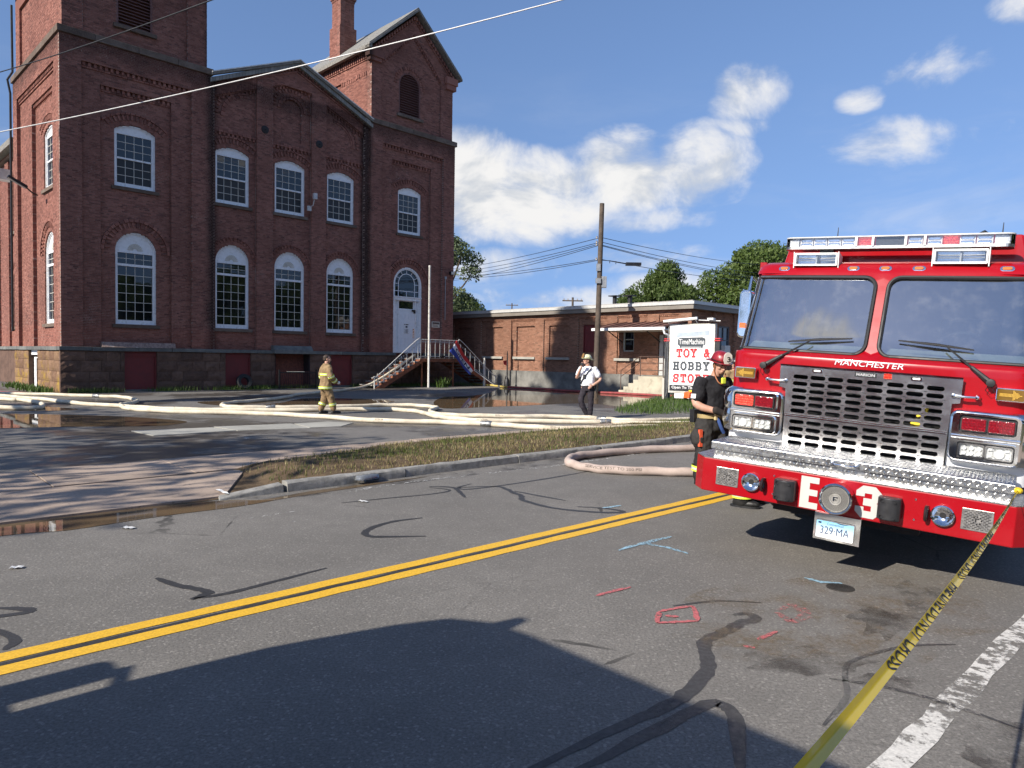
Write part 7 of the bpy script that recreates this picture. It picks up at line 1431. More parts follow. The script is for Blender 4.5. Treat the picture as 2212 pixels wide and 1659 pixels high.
m_skin = NT('skin'); n1 = m_skin.noise(30, 5, .6); n2 = m_skin.noise(6, 4, .6); c_ = m_skin.mix(m_skin.ramp(n2, .35, .7), (.46, .25, .175), (.56, .33, .24)); m_skin.set(col=c_, rough=.5, sub=.08); m_skin.bump(n1, .1, .003); m_skin = m_skin.mat
m_eye = M('eye_dark', (.03, .022, .018), .3); m_hair = M('hair_brown', (.045, .028, .018), .6, var=.4, scale=60, bump=.8, bscale=90)
def turnout(name, c0, c1):
    t = NT(name); n1 = t.noise(5, 6, .65); n2 = t.noise(180, 3, .6); t.set(col=t.mix(t.ramp(n1, .35, .65), c0, c1), rough=.85, spec=.2); t.bump(t.math('ADD', n1, t.math('MULTIPLY', n2, .3)), .25, .02); return t.mat
m_tan = turnout('turnout_tan', (.19, .125, .065), (.30, .21, .115)); m_tblk = turnout('turnout_black', (.016, .016, .017), (.038, .036, .034)); m_tee = turnout('tee_black', (.010, .010, .012), (.022, .022, .025)); m_shirt = turnout('shirt_white', (.74, .75, .78), (.80, .81, .83)); m_trs = turnout('trousers_charcoal', (.022, .019, .024), (.042, .036, .044)); m_lime = M('lime_band', (.62, .74, .06), .5, var=.1); m_silv = M('silver_band', (.60, .62, .60), .35, .3); m_boot = M('boot_black', (.012, .012, .012), .5, bump=.2); m_glv = turnout('glove_black', (.018, .017, .017), (.045, .035, .03))
def ring_band(mb, c, rx, ry, h, seg=24):
    b0 = len(mb.v); c = Vector(c)
    for z in (-h / 2, h / 2):
        for k in range(seg): a_ = 2 * PI * k / seg; mb.v.append((c.x + rx * math.cos(a_), c.y + ry * math.sin(a_), c.z + z))
    for k in range(seg): k2 = (k + 1) % seg; mb.f.append([b0 + k, b0 + k2, b0 + seg + k2, b0 + seg + k]); mb.m.append(0)
def bands(root, items):
    """reflective bands: lime with a silver stripe; items: ('ring', c, rx, ry) or ('tube', a, b, r)"""
    for it in items:
        for k, (m_, h, g) in enumerate(((m_lime, .075, 1.0), (m_silv, .028, 1.012))):
            mb = MB()
            if it[0] == 'ring': ring_band(mb, it[1], it[2] * g, it[3] * g, h)
            else:
                a_, b_ = Vector(it[1]), Vector(it[2]); c = (a_ + b_) / 2; d = (b_ - a_).normalized() * h / 2; mb.tube([c - d, c + d], it[3] * g, 18, caps=False)
            o = mb.build('reflective_band', m_, root, smooth=True)
def boots(root, feet, m=None, big=1.0):
    for (x, y, z, rz) in feet:
        mb = MB(); mb.ell((0, -.06, .05), (.052 * big, .135 * big, .05), 12, 8); mb.ell((0, .05, .05), (.045 * big, .05 * big, .05), 10, 6); limb(mb, [(0, .03, .05), (0, .035, .15), (0, .035, .28)], [.05 * big, .055 * big, .062 * big]); o = mb.build('boot', m or m_boot, root); fuse(o, .012, 0, 3); o.location = (x, y, z); o.rotation_euler = (0, 0, rz)
        mb = MB(); mb.prism([(.050 * big * math.cos(a_), -.04 + .142 * big * math.sin(a_)) for a_ in np.linspace(0, 2 * PI, 18)[:-1]], 'z', 0, .025); mb.build('sole', m_rub, o)
def helmet(root, Mh, col, shield, num=None, trad=True, s=1.0):
    """traditional fire helmet: domed crown with ridges, long rear brim, front shield"""
    H = empty('helmet_frame', parent=None); bpy.data.objects.remove(H)
    mb = MB(); seg = 28; prof = [(.0, .118), (.035, .116), (.07, .102), (.098, .072), (.110, .03), (.113, .0)]
    b0 = len(mb.v)
    for (r_, z) in prof:
        for k in range(seg): a_ = 2 * PI * k / seg; rid = 1 + (.035 if k % 4 == 0 and r_ > .03 else 0); mb.v.append((r_ * .92 * rid * math.cos(a_), r_ * 1.13 * rid * math.sin(a_) + .005, z + .06))
    for i in range(len(prof) - 1):
        for k in range(seg): k2 = (k + 1) % seg; mb.f.append([b0 + i * seg + k, b0 + i * seg + k2, b0 + (i + 1) * seg + k2, b0 + (i + 1) * seg + k]); mb.m.append(0)
    b0 = len(mb.v)
    for j, ex in enumerate((0, .5, 1)):
        for k in range(seg):
            a_ = 2 * PI * k / seg; back = max(0, math.sin(a_)) ** 2; fr2 = max(0, -math.sin(a_)) ** 2; e = ex * (.030 + .085 * back + .022 * fr2); mb.v.append(((.104 + e * .8) * math.cos(a_), (.128 + e) * math.sin(a_) + .005, .06 - ex * (.006 + .035 * back)))
    for j in range(2):
        for k in range(seg): k2 = (k + 1) % seg; mb.f.append([b0 + j * seg + k, b0 + j * seg + k2, b0 + (j + 1) * seg + k2, b0 + (j + 1) * seg + k]); mb.m.append(0)
    o = mb.build('helmet', col, root, smooth=True, auto=60); sd_ = o.modifiers.new('shell', 'SOLIDIFY'); sd_.thickness = .006; o.matrix_local = Mh @ Matrix.Diagonal((s, s, s, 1))
    mb = MB(); mb.prism([(-.045, .0), (.045, .0), (.062, .045), (.056, .11), (.03, .135), (0, .145), (-.03, .135), (-.056, .11), (-.062, .045)], 'y', -.008, 0); q = mb.build('front_shield', shield, o, bevel=.003); q.location = (0, -.150, .055); q.rotation_euler = (R(-14), 0, 0)
    if num: text('shield_number', num, lambda x, z: (-.024 + x, -.1605 + .0 - (-.014 * 0) + (z + .03) * .25 - .012, .085 + z), m_rub, o, w=.048, h=.062, bold=.03)
    mb = MB(); mb.tube([(.104 * math.cos(a_), .128 * math.sin(a_) + .005, .068) for a_ in np.linspace(-.3 * PI, 1.3 * PI, 24)], .006, 6); mb.build('helmet_band', m_rub, o, smooth=True)
    return o
def eyes(root, Mh, s=1.0):
    for x in (-.030, .030):
        mb = MB(); mb.ell(Mh @ (Vector((x, -.090, .0)) * s), (.010, .005, .006), 10, 6); mb.build('eye', m_eye, root, smooth=True)
    mb = MB()
    for x in (-.032, .032): mb.ell(Mh @ (Vector((x, -.099, .021)) * s), (.018, .005, .004), 8, 5)
    o = mb.build('eyebrows', m_hair, root, smooth=True)
def person(label, loc, rz, scale=1.0): P_ = empty('person', loc, R(rz)); tag(P_, label, 'person'); P_.scale = (scale,) * 3; return P_

# ---- walking firefighter in tan turnout gear, seen from behind
P1 = person('bareheaded firefighter in tan turnout gear walking towards the stairs', (-5.37, 20.5, 0), 128, .955)
mb = MB(); Mh = head_shape(mb, (0, -.03, 1.66), R(-18)); limb(mb, [(0, .0, 1.46), (0, -.015, 1.58)], [.06, .056]); loft(mb, [((0, 0, .9), .16, .11), ((0, 0, 1.15), .15, .11), ((0, .01, 1.35), .19, .12), ((0, .01, 1.45), .12, .09)]); 
limb(mb, [(-.2, 0, 1.4), (-.27, -.02, 1.15), (-.22, -.2, .98)], [.06, .05, .04]); limb(mb, [(.2, 0, 1.4), (.26, .02, 1.13), (.20, -.18, .98)], [.06, .05, .04]); hand(mb, (-.21, -.23, .965), (.1, -1, -.25), (0, .2, 1), (1, 0, 0), .6); hand(mb, (.19, -.21, .965), (-.1, -1, -.25), (0, .2, 1), (-1, 0, 0), .6)
limb(mb, [(.1, 0, .92), (.11, .03, .5), (.11, .12, .1)], [.08, .06, .045]); limb(mb, [(-.1, 0, .92), (-.1, -.14, .5), (-.1, -.2, .1)], [.08, .06, .045]); fuse(mb.build('body', m_skin, P1), .009)
mb = MB(); mb.ell(Mh @ Vector((0, .03, .05)), (.086, .098, .085), 16, 10); mb.ell(Mh @ Vector((0, .045, .0)), (.084, .08, .07), 14, 8); o = fuse(mb.build('hair', m_hair, P1), .012, .02, 1); eyes(P1, Mh)
mb = MB(); loft(mb, [((0, .02, .74), .235, .185), ((0, .02, .82), .235, .18), ((0, .01, 1.0), .205, .155), ((0, .01, 1.2), .215, .16), ((0, .015, 1.36), .225, .15), ((0, .01, 1.46), .13, .11), ((0, .0, 1.53), .09, .095)])
limb(mb, [(-.2, .0, 1.40), (-.29, -.01, 1.16), (-.235, -.19, .99)], [.095, .088, .072]); limb(mb, [(.2, .0, 1.40), (.285, .03, 1.14), (.215, -.16, .99)], [.095, .088, .072]); fuse(mb.build('jacket', m_tan, P1), .016, .045, 3)
mb = MB(); loft(mb, [((0, .01, .70), .18, .14), ((0, .01, .9), .175, .135)]); limb(mb, [(.095, .01, .82), (.11, .0, .48), (.115, .10, .17)], [.125, .11, .092]); limb(mb, [(-.095, .01, .82), (-.105, -.12, .48), (-.105, -.19, .17)], [.125, .11, .092]); fuse(mb.build('trousers', m_tan, P1), .016, .05, 3)
bands(P1, [('ring', (0, .01, 1.20), .232, .176), ('ring', (0, .02, .80), .246, .192), ('tube', (-.292, -.01, 1.20), (-.275, -.05, 1.10), .102), ('tube', (-.26, -.12, 1.05), (-.24, -.17, 1.01), .088), ('tube', (.282, .03, 1.18), (.27, .0, 1.09), .102), ('tube', (.25, -.10, 1.05), (.225, -.15, 1.0), .088), ('tube', (.112, .06, .34), (.114, .085, .26), .112), ('tube', (-.105, -.155, .34), (-.105, -.175, .26), .112)])
boots(P1, [(.115, .07, 0, 0), (-.105, -.225, 0, -.1)], big=1.1); mb = MB(); mb.ell((-.20, -.31, .95), (.045, .05, .05), 10, 6); fuse(mb.build('white_cloth', M('cloth_white', (.7, .7, .7), .8), P1), .012, .03, 1)
# ---- chief in white shirt with a radio at his mouth
P2 = person('fire chief in white shirt and pale helmet speaking into a radio', (2.15, 20.15, 0), -18, 1.0)
mb = MB(); Mh2 = head_shape(mb, (-.03, -.03, 1.665), R(-48), R(-4)); limb(mb, [(0, .0, 1.46), (-.02, -.015, 1.58)], [.062, .058]); loft(mb, [((0, 0, .92), .165, .115), ((0, -.01, 1.15), .165, .125), ((0, .0, 1.35), .19, .12), ((0, .01, 1.45), .12, .09)])
limb(mb, [(-.2, .0, 1.40), (-.30, -.09, 1.18), (-.14, -.27, 1.46)], [.06, .046, .034]); hand(mb, (-.135, -.28, 1.475), (.35, .15, 1), (.3, 1, -.2), (1, -.2, 0), .75)
limb(mb, [(.2, .0, 1.40), (.35, .06, 1.15), (.19, -.12, .98)], [.06, .046, .034]); hand(mb, (.17, -.135, .965), (-.7, -.4, -.5), (.4, -.8, .3), (-.2, -.2, 1), .45)
limb(mb, [(.1, 0, .92), (.1, .0, .5), (.08, .03, .1)], [.08, .055, .045]); limb(mb, [(-.1, 0, .92), (-.17, -.08, .52), (-.0, .04, .12)], [.08, .055, .045]); fuse(mb.build('body', m_skin, P2), .009); eyes(P2, Mh2)
mb = MB(); mb.ell(Mh2 @ Vector((0, .04, .0)), (.083, .075, .075), 14, 8); fuse(mb.build('hair', m_hair, P2), .012, .01, 1)
mb = MB(); loft(mb, [((0, .0, .93), .185, .14), ((0, -.02, 1.02), .195, .155), ((0, -.01, 1.2), .195, .15), ((0, .005, 1.36), .215, .14), ((0, .01, 1.46), .13, .10), ((0, .0, 1.51), .078, .078)]); limb(mb, [(-.19, .0, 1.41), (-.26, -.05, 1.27)], [.09, .085]); limb(mb, [(.19, .0, 1.41), (.29, .04, 1.24)], [.09, .085]); fuse(mb.build('shirt', m_shirt, P2), .014, .035, 3)
mb = MB(); loft(mb, [((0, .005, .80), .17, .13), ((0, .0, .96), .175, .135)]); limb(mb, [(.09, .005, .86), (.10, .0, .48), (.085, .03, .08)], [.105, .082, .068]); limb(mb, [(-.09, .005, .86), (-.165, -.08, .50), (.0, .035, .10)], [.105, .082, .068]); fuse(mb.build('trousers', m_trs, P2), .014, .035, 3)
mb = MB(); ring_band(mb, (0, .0, .955), .19, .148, .04); mb.build('belt', m_rub, P2, smooth=True); boots(P2, [(.085, .05, 0, .1), (.01, .0, .0, -.25)])
helmet(P2, Mh2, M('helmet_cream', (.66, .66, .42), .35, var=.1, coat=.5, dirt=(.55, .62, .10), dscale=14), M('shield_brown', (.22, .12, .04), .6), None)
mb = MB(); mb.box(-.14, -.08, -.34, -.29, 1.52, 1.60); mb.tube([(-.11, -.31, 1.52), (-.20, -.22, 1.2), (-.14, -.17, 1.05)], .008, 6); mb.build('radio_microphone', m_rub, P2, bevel=.008)
mb = MB(); mb.tube(spline([(.13, -.10, 1.46), (.02, -.165, 1.32), (-.12, -.165, 1.12), (-.17, -.12, 1.0)], 5), .016, 6); mb.box(-.10, -.03, -.20, -.14, 1.15, 1.27); mb.build('radio_strap', m_rub, P2); mb = MB(); mb.box(.17, .25, -.02, .08, .80, .98); mb.tube([(.24, .05, .82), (.27, .08, .62), (.22, .06, .55)], .01, 6); mb.build('radio', m_rub, P2, bevel=.01)
# ---- firefighter at the engine: black T-shirt, red helmet
P3 = person('firefighter in black T-shirt and red helmet working beside the fire engine', (2.78, 9.82, 0), 22, 1.0)
mb = MB(); Mh3 = head_shape(mb, (.03, -.10, 1.655), R(-4), R(15)); limb(mb, [(0, -.02, 1.46), (.02, -.06, 1.58)], [.066, .062]); loft(mb, [((0, .0, .92), .17, .12), ((0, -.02, 1.15), .17, .125), ((0, -.02, 1.35), .20, .13), ((0, -.01, 1.46), .13, .09)])
limb(mb, [(-.22, -.01, 1.39), (-.31, -.06, 1.13), (-.10, -.26, 1.03)], [.07, .058, .040]); limb(mb, [(.22, -.01, 1.39), (.33, -.08, 1.15), (.22, -.30, 1.04)], [.07, .058, .04])
limb(mb, [(.1, 0, .92), (.13, -.02, .5), (.15, .02, .1)], [.085, .06, .045]); limb(mb, [(-.1, 0, .92), (-.14, -.03, .5), (-.16, .02, .1)], [.085, .06, .045]); fuse(mb.build('body', m_skin, P3), .008); eyes(P3, Mh3)
mb = MB(); mb.ell(Mh3 @ Vector((0, .035, -.005)), (.082, .078, .07), 14, 8); fuse(mb.build('hair', m_hair, P3), .012, .01, 1)
mb = MB(); loft(mb, [((0, .0, .94), .205, .155), ((0, -.02, 1.05), .20, .155), ((0, -.02, 1.2), .205, .155), ((0, -.02, 1.36), .235, .15), ((0, -.01, 1.46), .15, .11), ((0, -.02, 1.515), .078, .078)]); limb(mb, [(-.21, -.01, 1.40), (-.285, -.05, 1.22)], [.10, .092]); limb(mb, [(.21, -.01, 1.40), (.30, -.06, 1.22)], [.10, .092]); fuse(mb.build('t_shirt', m_tee, P3), .013, .035, 3)
mb = MB(); loft(mb, [((0, .0, .76), .20, .165), ((0, .0, .95), .205, .16), ((0, .0, 1.0), .20, .155)]); limb(mb, [(.11, .0, .84), (.15, -.04, .5), (.16, .01, .14)], [.145, .125, .10]); limb(mb, [(-.11, .0, .84), (-.16, -.05, .5), (-.17, .01, .14)], [.145, .125, .10]); mb.ell((-.27, -.03, .66), (.075, .12, .14), 10, 8); mb.ell((.27, -.03, .66), (.075, .12, .14), 10, 8); fuse(mb.build('trousers', m_tblk, P3), .013, .05, 3)
for s_, w_, f_ in ((-1, (-.08, -.28, 1.025), (.75, -.45, -.35)), (1, (.20, -.32, 1.035), (-.2, -.9, -.35))):
    mb = MB(); hand(mb, w_, f_, (0.1, .25, .95), (0.3 * -s_, .9, -.2), .55, 1.22); limb(mb, [(Vector(w_) - Vector(f_).normalized() * .07), Vector(w_) + Vector(f_).normalized() * .03], [.052, .045]); fuse(mb.build('glove', m_glv, P3), .008, 0, 2)
bands(P3, [('tube', (.155, .0, .28), (.158, .01, .19), .124), ('tube', (-.168, .0, .28), (-.17, .01, .19), .124)]); boots(P3, [(.16, .02, 0, .1), (-.17, .02, 0, -.2)], big=1.2)
helmet(P3, Mh3, M('helmet_red', (.22, .012, .018), .35, coat=.4, var=.35, scale=20, dirt=(.015, .012, .012), dscale=16), M('shield_white', (.68, .64, .56), .6), '3', s=1.12)
mb = MB(); ring_band(mb, (0, -.0, .955), .218, .174, .055); mb.build('harness_belt', M('harness_tan', (.33, .25, .11), .7), P3, smooth=True); mb = MB(); mb.box(-.10, -.02, -.20, -.165, .91, 1.0); mb.box(.03, .10, -.20, -.165, .91, 1.0); mb.build('buckle', M('buckle_tan', (.5, .4, .2), .5), P3, bevel=.006)
mb = MB(); mb.tube(spline([(-.05, -.18, .95), (-.02, -.22, .82), (.03, -.22, .74)], 4), .024, 8); mb.build('blue_webbing', M('webbing_blue', (.03, .07, .22), .7), P3); mb = MB(); mb.box(-.30, -.255, -.14, -.10, .55, .78); o = mb.build('orange_strap', M('strap_orange', (.7, .10, .04), .6), P3); mb = MB(); mb.box(-.26, -.16, .06, .16, .86, 1.04); mb.tube([(-.24, .1, 1.04), (-.26, .08, 1.16)], .012, 6); mb.build('belt_radio', m_rub, P3, bevel=.01)
mb = MB(); p_ = [Mh3 @ Vector((-.088, .0, .04)), Mh3 @ Vector((-.085, -.02, -.09)), Vector((-.05, -.165, 1.44)), Vector((.0, -.19, 1.40)), Vector((.05, -.185, 1.43)), Mh3 @ Vector((.07, -.06, -.1))]; mb.tube(spline(p_, 5), .009, 6); mb.build('hood_strap', M('strap_leather', (.32, .12, .05), .6), P3, smooth=True)
mb = MB(); mb.box(-.02, .045, -.225, -.19, 1.405, 1.49); o = mb.build('lime_clip', m_lime, P3, bevel=.012)
mb = MB(); mb.lathe([(0, -.004), (.042, -.004), (.045, 0)], 20, (.11, -.178, 1.30), 'y'); o = mb.build('chest_emblem', M('emblem_black', (.02, .02, .022), .6), P3); mb = MB(); mb.lathe([(.036, -.006), (.041, -.006)], 20, (.11, -.178, 1.30), 'y')
for k in range(4): a_ = PI / 4 + k * PI / 2; mb.box(.11 + .02 * math.cos(a_) - .009, .11 + .02 * math.cos(a_) + .009, -.1845, -.183, 1.30 + .02 * math.sin(a_) - .009, 1.30 + .02 * math.sin(a_) + .009)
mb.box(.104, .116, -.186, -.183, 1.294, 1.306); o2 = mb.build('emblem_print', M('emblem_white', (.6, .6, .58), .6), o); o2['kind'] = 'stuff'
mb = MB(); 
for q in range(6): a0 = PI * .95 + q * .16; mb.v += [(-.285 + .104 * math.cos(a0), -.05 + .104 * math.sin(a0), 1.205 + .0), (-.272 + .108 * math.cos(a0), -.045 + .108 * math.sin(a0), 1.265)]
mb.f += [[2 * i, 2 * i + 2, 2 * i + 3, 2 * i + 1] for i in range(5)]; mb.m += [0] * 5; o = mb.build('sleeve_patch', M('patch_white', (.7, .68, .66), .6), P3)
# ---- colleague hidden behind the cab: only the boots show under the bumper
P4 = person('firefighter hidden behind the cab, boots showing under the bumper', (2.82, 8.46, 0), 60, .98)
mb = MB(); Mh4 = head_shape(mb, (0, -.04, 1.64), 0); limb(mb, [(0, 0, 1.46), (0, -.015, 1.58)], [.06, .056]); loft(mb, [((0, 0, .9), .16, .11), ((0, 0, 1.35), .19, .12), ((0, .01, 1.45), .12, .09)]); limb(mb, [(.1, 0, .92), (.15, .0, .1)], [.08, .05]); limb(mb, [(-.1, 0, .92), (-.15, 0, .1)], [.08, .05]); limb(mb, [(-.2, 0, 1.4), (-.26, -.08, 1.12), (-.1, -.3, 1.1)], [.06, .05, .04]); limb(mb, [(.2, 0, 1.4), (.26, -.08, 1.12), (.1, -.3, 1.1)], [.06, .05, .04]); hand(mb, (-.1, -.31, 1.1), (.3, -1, 0), (0, 0, 1), (1, 0, 0)); hand(mb, (.1, -.31, 1.1), (-.3, -1, 0), (0, 0, 1), (-1, 0, 0)); fuse(mb.build('body', m_skin, P4), .012)
mb = MB(); loft(mb, [((0, 0, .78), .21, .16), ((0, 0, 1.36), .22, .15), ((0, .01, 1.5), .10, .09)]); limb(mb, [(-.2, 0, 1.4), (-.27, -.08, 1.12), (-.11, -.26, 1.1)], [.09, .08, .07]); limb(mb, [(.2, 0, 1.4), (.27, -.08, 1.12), (.11, -.26, 1.1)], [.09, .08, .07]); fuse(mb.build('jacket', m_tblk, P4), .018, .04, 3)
mb = MB(); loft(mb, [((0, 0, .74), .18, .14), ((0, 0, .92), .18, .14)]); limb(mb, [(.1, 0, .84), (.15, -.02, .48), (.17, 0, .10)], [.13, .115, .105]); limb(mb, [(-.1, 0, .84), (-.15, -.02, .48), (-.17, 0, .10)], [.13, .115, .105]); fuse(mb.build('trousers', m_tblk, P4), .016, .05, 3); bands(P4, [('tube', (.168, 0, .20), (.17, 0, .10), .122), ('tube', (-.168, 0, .20), (-.17, 0, .10), .122)]); boots(P4, [(.17, .01, 0, .1), (-.17, .01, 0, -.1)], big=1.25)
helmet(P4, Mh4, MATS['helmet_red'], MATS['shield_white'], None)
# ---- masked firefighter farther down the road, seen between the colleague and the cab
P5 = person('masked firefighter in tan gear just visible between helmet and cab', (6.05, 19.4, 0), 20, .98)
mb = MB(); Mh5 = head_shape(mb, (0, -.04, 1.65), R(-10)); limb(mb, [(0, 0, 1.46), (0, -.015, 1.58)], [.06, .056]); loft(mb, [((0, 0, .9), .16, .11), ((0, 0, 1.35), .19, .12), ((0, .01, 1.45), .12, .09)]); limb(mb, [(.1, 0, .92), (.13, .0, .1)], [.08, .05]); limb(mb, [(-.1, 0, .92), (-.13, 0, .1)], [.08, .05]); limb(mb, [(-.2, 0, 1.4), (-.27, 0, 1.1), (-.24, -.12, .88)], [.06, .05, .04]); limb(mb, [(.2, 0, 1.4), (.27, 0, 1.1), (.24, -.12, .88)], [.06, .05, .04]); hand(mb, (-.24, -.14, .86), (0, -.3, -1), (0, 1, 0), (1, 0, 0)); hand(mb, (.24, -.14, .86), (0, -.3, -1), (0, 1, 0), (-1, 0, 0)); fuse(mb.build('body', m_skin, P5), .012)
mb = MB(); loft(mb, [((0, 0, .76), .23, .175), ((0, 0, 1.1), .21, .16), ((0, 0, 1.36), .225, .15), ((0, .01, 1.5), .10, .09)]); limb(mb, [(-.2, 0, 1.4), (-.28, 0, 1.12), (-.25, -.1, .92)], [.095, .085, .072]); limb(mb, [(.2, 0, 1.4), (.28, 0, 1.12), (.25, -.1, .92)], [.095, .085, .072]); fuse(mb.build('jacket', m_tan, P5), .018, .04, 3); mb = MB(); loft(mb, [((0, 0, .74), .18, .14), ((0, 0, .9), .18, .14)]); limb(mb, [(.1, 0, .84), (.13, -.02, .48), (.14, 0, .15)], [.125, .11, .09]); limb(mb, [(-.1, 0, .84), (-.13, -.02, .48), (-.14, 0, .15)], [.125, .11, .09]); fuse(mb.build('trousers', m_tan, P5), .018, .05, 3)
bands(P5, [('ring', (0, 0, 1.2), .225, .17), ('ring', (0, 0, .82), .24, .185), ('tube', (-.28, 0, 1.15), (-.275, -.02, 1.07), .1), ('tube', (.28, 0, 1.15), (.275, -.02, 1.07), .1), ('tube', (.14, 0, .3), (.14, 0, .22), .11), ('tube', (-.14, 0, .3), (-.14, 0, .22), .11)]); boots(P5, [(.14, .01, 0, .1), (-.14, .01, 0, -.1)], big=1.2); helmet(P5, Mh5, M('helmet_dark', (.03, .03, .035), .4), MATS['shield_white'], None)
mb = MB(); mb.ell(Mh5 @ Vector((0, -.07, -.03)), (.07, .06, .085), 12, 8); mb.build('face_mask', M('mask_black', (.03, .03, .03), .15), P5, smooth=True)
# ================================================================== hoses
t = NT('hose_jacket'); n1 = t.noise(2.5, 7, .7); n2 = t.noise(90, 3, .6); c_ = t.mix(t.ramp(n1, .35, .7), (.66, .60, .47), (.48, .41, .31)); c_ = t.mix(t.ramp(t.noise(14, 6, .7), .58, .72, 0, .5), c_, (.16, .13, .10)); t.set(col=c_, rough=.8, spec=.25); t.bump(n2, .3, .004); m_hose = t.mat
t = NT('hose_pinkish'); n1 = t.noise(2.5, 7, .7); n2 = t.noise(90, 3, .6); t.set(col=t.mix(t.ramp(n1, .35, .7), (.48, .39, .34), (.34, .27, .23)), rough=.85, spec=.25); t.bump(n2, .3, .004); m_hosep = t.mat
m_hosered = M('hose_red', (.26, .05, .05), .8, var=.25, scale=5, bump=.2, bscale=90); m_hoseyel = M('hose_yellow', (.50, .38, .10), .8)
def hose(label, pts, m, r=.062, z=None, couplings=(), close=None, prints=()):
    H = empty('fire_hose'); tag(H, label, 'hose'); P = spline([(p[0], p[1], (p[2] if len(p) > 2 else r)) for p in pts], 8); n = len(P)
    P = [p + Vector((0, 0, .006 * math.sin(i * .9))) for i, p in enumerate(P)]; mb = MB(); mb.tube(P, [r * (1 + .03 * math.sin(i * 1.7) + .02 * math.sin(i * .37)) for i in range(n)], 14); mb.build('jacket', m, H, smooth=True)
    for k in couplings:
        i = min(n - 3, max(2, k * 8)); d = (P[i + 1] - P[i - 1]).normalized(); c = P[i]
        for s_, rr in ((-1, 1.14), (1, 1.20)):
            mb = MB(); mb.tube([c + d * s_ * .01, c + d * s_ * .03, c + d * s_ * .13, c + d * s_ * .15], [r * rr * 1.1, r * rr * 1.1, r * rr, r * 1.02], 16); mb.build('coupling', M('coupling_alloy', (.30, .30, .29), .4, .8, var=.3, scale=20), H, smooth=True)
    for (k, s_) in prints:
        i0 = k * 8
        def f(x, zz, i0=i0):
            L = 0; i = i0
            while i < n - 2 and L + (P[i + 1] - P[i]).length < x: L += (P[i + 1] - P[i]).length; i += 1
            p = P[i].lerp(P[i + 1], min(1, max(0, (x - L) / max(1e-6, (P[i + 1] - P[i]).length)))); d = (P[i + 1] - P[i]).normalized(); a_ = R(28) + (zz - .02) / r; s2 = d.cross(Vector((0, 0, 1))).normalized()
            if s2.y > 0: s2 = -s2
            return tuple(p + (s2 * math.cos(a_) + Vector((0, 0, 1)) * math.sin(a_)) * (r * 1.06))
        text('hose_print', s_, f, M('hose_ink', (.10, .08, .07), .8), H, h=.04, w=.036 * len(s_), cut=.04)
    return H
hose('pale fire hose bending back on itself beside the tower corner and running right', [(-24, 27.3), (-19.24, 26.65), (-17.21, 26.52), (-15.24, 26.02), (-14.21, 25.75), (-13.22, 24.73), (-12.45, 23.56), (-12.18, 22.57), (-12.17, 22.07), (-11.67, 21.25), (-11.03, 20.53), (-9.51, 19.86), (-7.01, 19.62), (-5.42, 19.05), (-3.45, 18.03), (-2.02, 17.86), (-0.62, 17.55), (0.06, 17.19), (0.93, 16.79), (2.26, 16.95), (3.24, 17.47), (3.95, 17.05), (4.5, 16.2, .09), (5.4, 15.0, .16), (6.2, 14.0, .1)], m_hose, couplings=(3, 16), prints=((14, 'ECO-10'), (18, 'ECO-10')))
hose('pale fire hose crossing the lot behind the walking firefighter', [(-24, 28.6), (-18.31, 25.36), (-15.82, 23.93), (-13.7, 22.36), (-11.65, 21.4), (-10.28, 20.75), (-8.75, 20.62), (-6.41, 20.97), (-4.97, 21.62), (-3.6, 21.76), (-2.78, 21.11), (-2.2, 19.82), (-1.67, 19.07), (-0.9, 18.54), (0.06, 18.54), (2.47, 18.59), (2.94, 18.46), (4.78, 18.56), (7, 19.2)], m_hose, couplings=(15,), prints=((13, 'NATIONAL'),))
hose('short pale hose loop at the left edge of the lot', [(-22, 26.2), (-17.16, 23.77), (-16.29, 23.51), (-14.97, 22.39), (-14.13, 21.37), (-13.65, 20.51), (-13.84, 20.19), (-14.65, 20.29), (-18, 20.6)], m_hose)
s0 = [cw(17.2, -.8, 1.72), cw(16.6, -1.5, 1.75), cw(15.8, -1.8, 1.42), cw(14.6, -1.9, .78), cw(13.6, -1.95, .3), cw(12.6, -2.3, .08)]
hose('pale fire hose coming down the stairs from the white door', s0 + [(-8.0, 32.8), (-8.71, 29.35), (-8.66, 26.96), (-8.95, 25.04), (-9.34, 23.7), (-9.27, 22.67), (-8.81, 21.95), (-8.21, 21.75), (-7.46, 21.95), (-6.74, 22.1), (-5.26, 22.86), (-4.23, 23.72), (-3.12, 23.71), (-2.53, 23.05), (-2.38, 22.58), (-2.48, 21.62), (-2.27, 20.62), (-1.75, 20.1), (-0.45, 19.95), (1.62, 20.05), (2.51, 19.6), (3.03, 19.2), (3.8, 19.35), (5.12, 19.9), (8, 21)], m_hose, couplings=(14, 26), prints=((24, 'ECO-10'),))
hose('greyish pink hose looping on the road beside the kerb', [(5.2, 13.2, .1), (4.2, 13.4), (3.49, 13.35), (2.41, 12.95), (1.49, 12.32), (1.09, 11.93), (0.94, 11.49), (0.95, 11.11), (1.17, 10.74), (1.55, 10.53), (2.22, 10.46), (2.74, 10.44), (3.6, 10.6), (4.2, 10.9, .3)], m_hosep, .066, prints=((8, 'SERVICE TEST TO 200 PSI'),))
hose('dark red hose lying at the foot of the low brick building', [(-0.3, 39.6), (1.54, 37.9), (3.27, 35.9), (5.41, 34.4), (6.76, 33.2), (9, 31.6)], m_hosered, .055); hose('yellow hose end joined to the red hose in the puddle', [(-2.4, 43.2), (-1.3, 41.93), (-0.71, 40.55), (-0.25, 39.5)], m_hoseyel, .055, couplings=(2,)); hose('thin red hose at the left edge behind the pale hoses', [(-24, 29.8), (-20.79, 28.5), (-19.29, 27.9), (-18.6, 27.5)], m_hosered, .025)
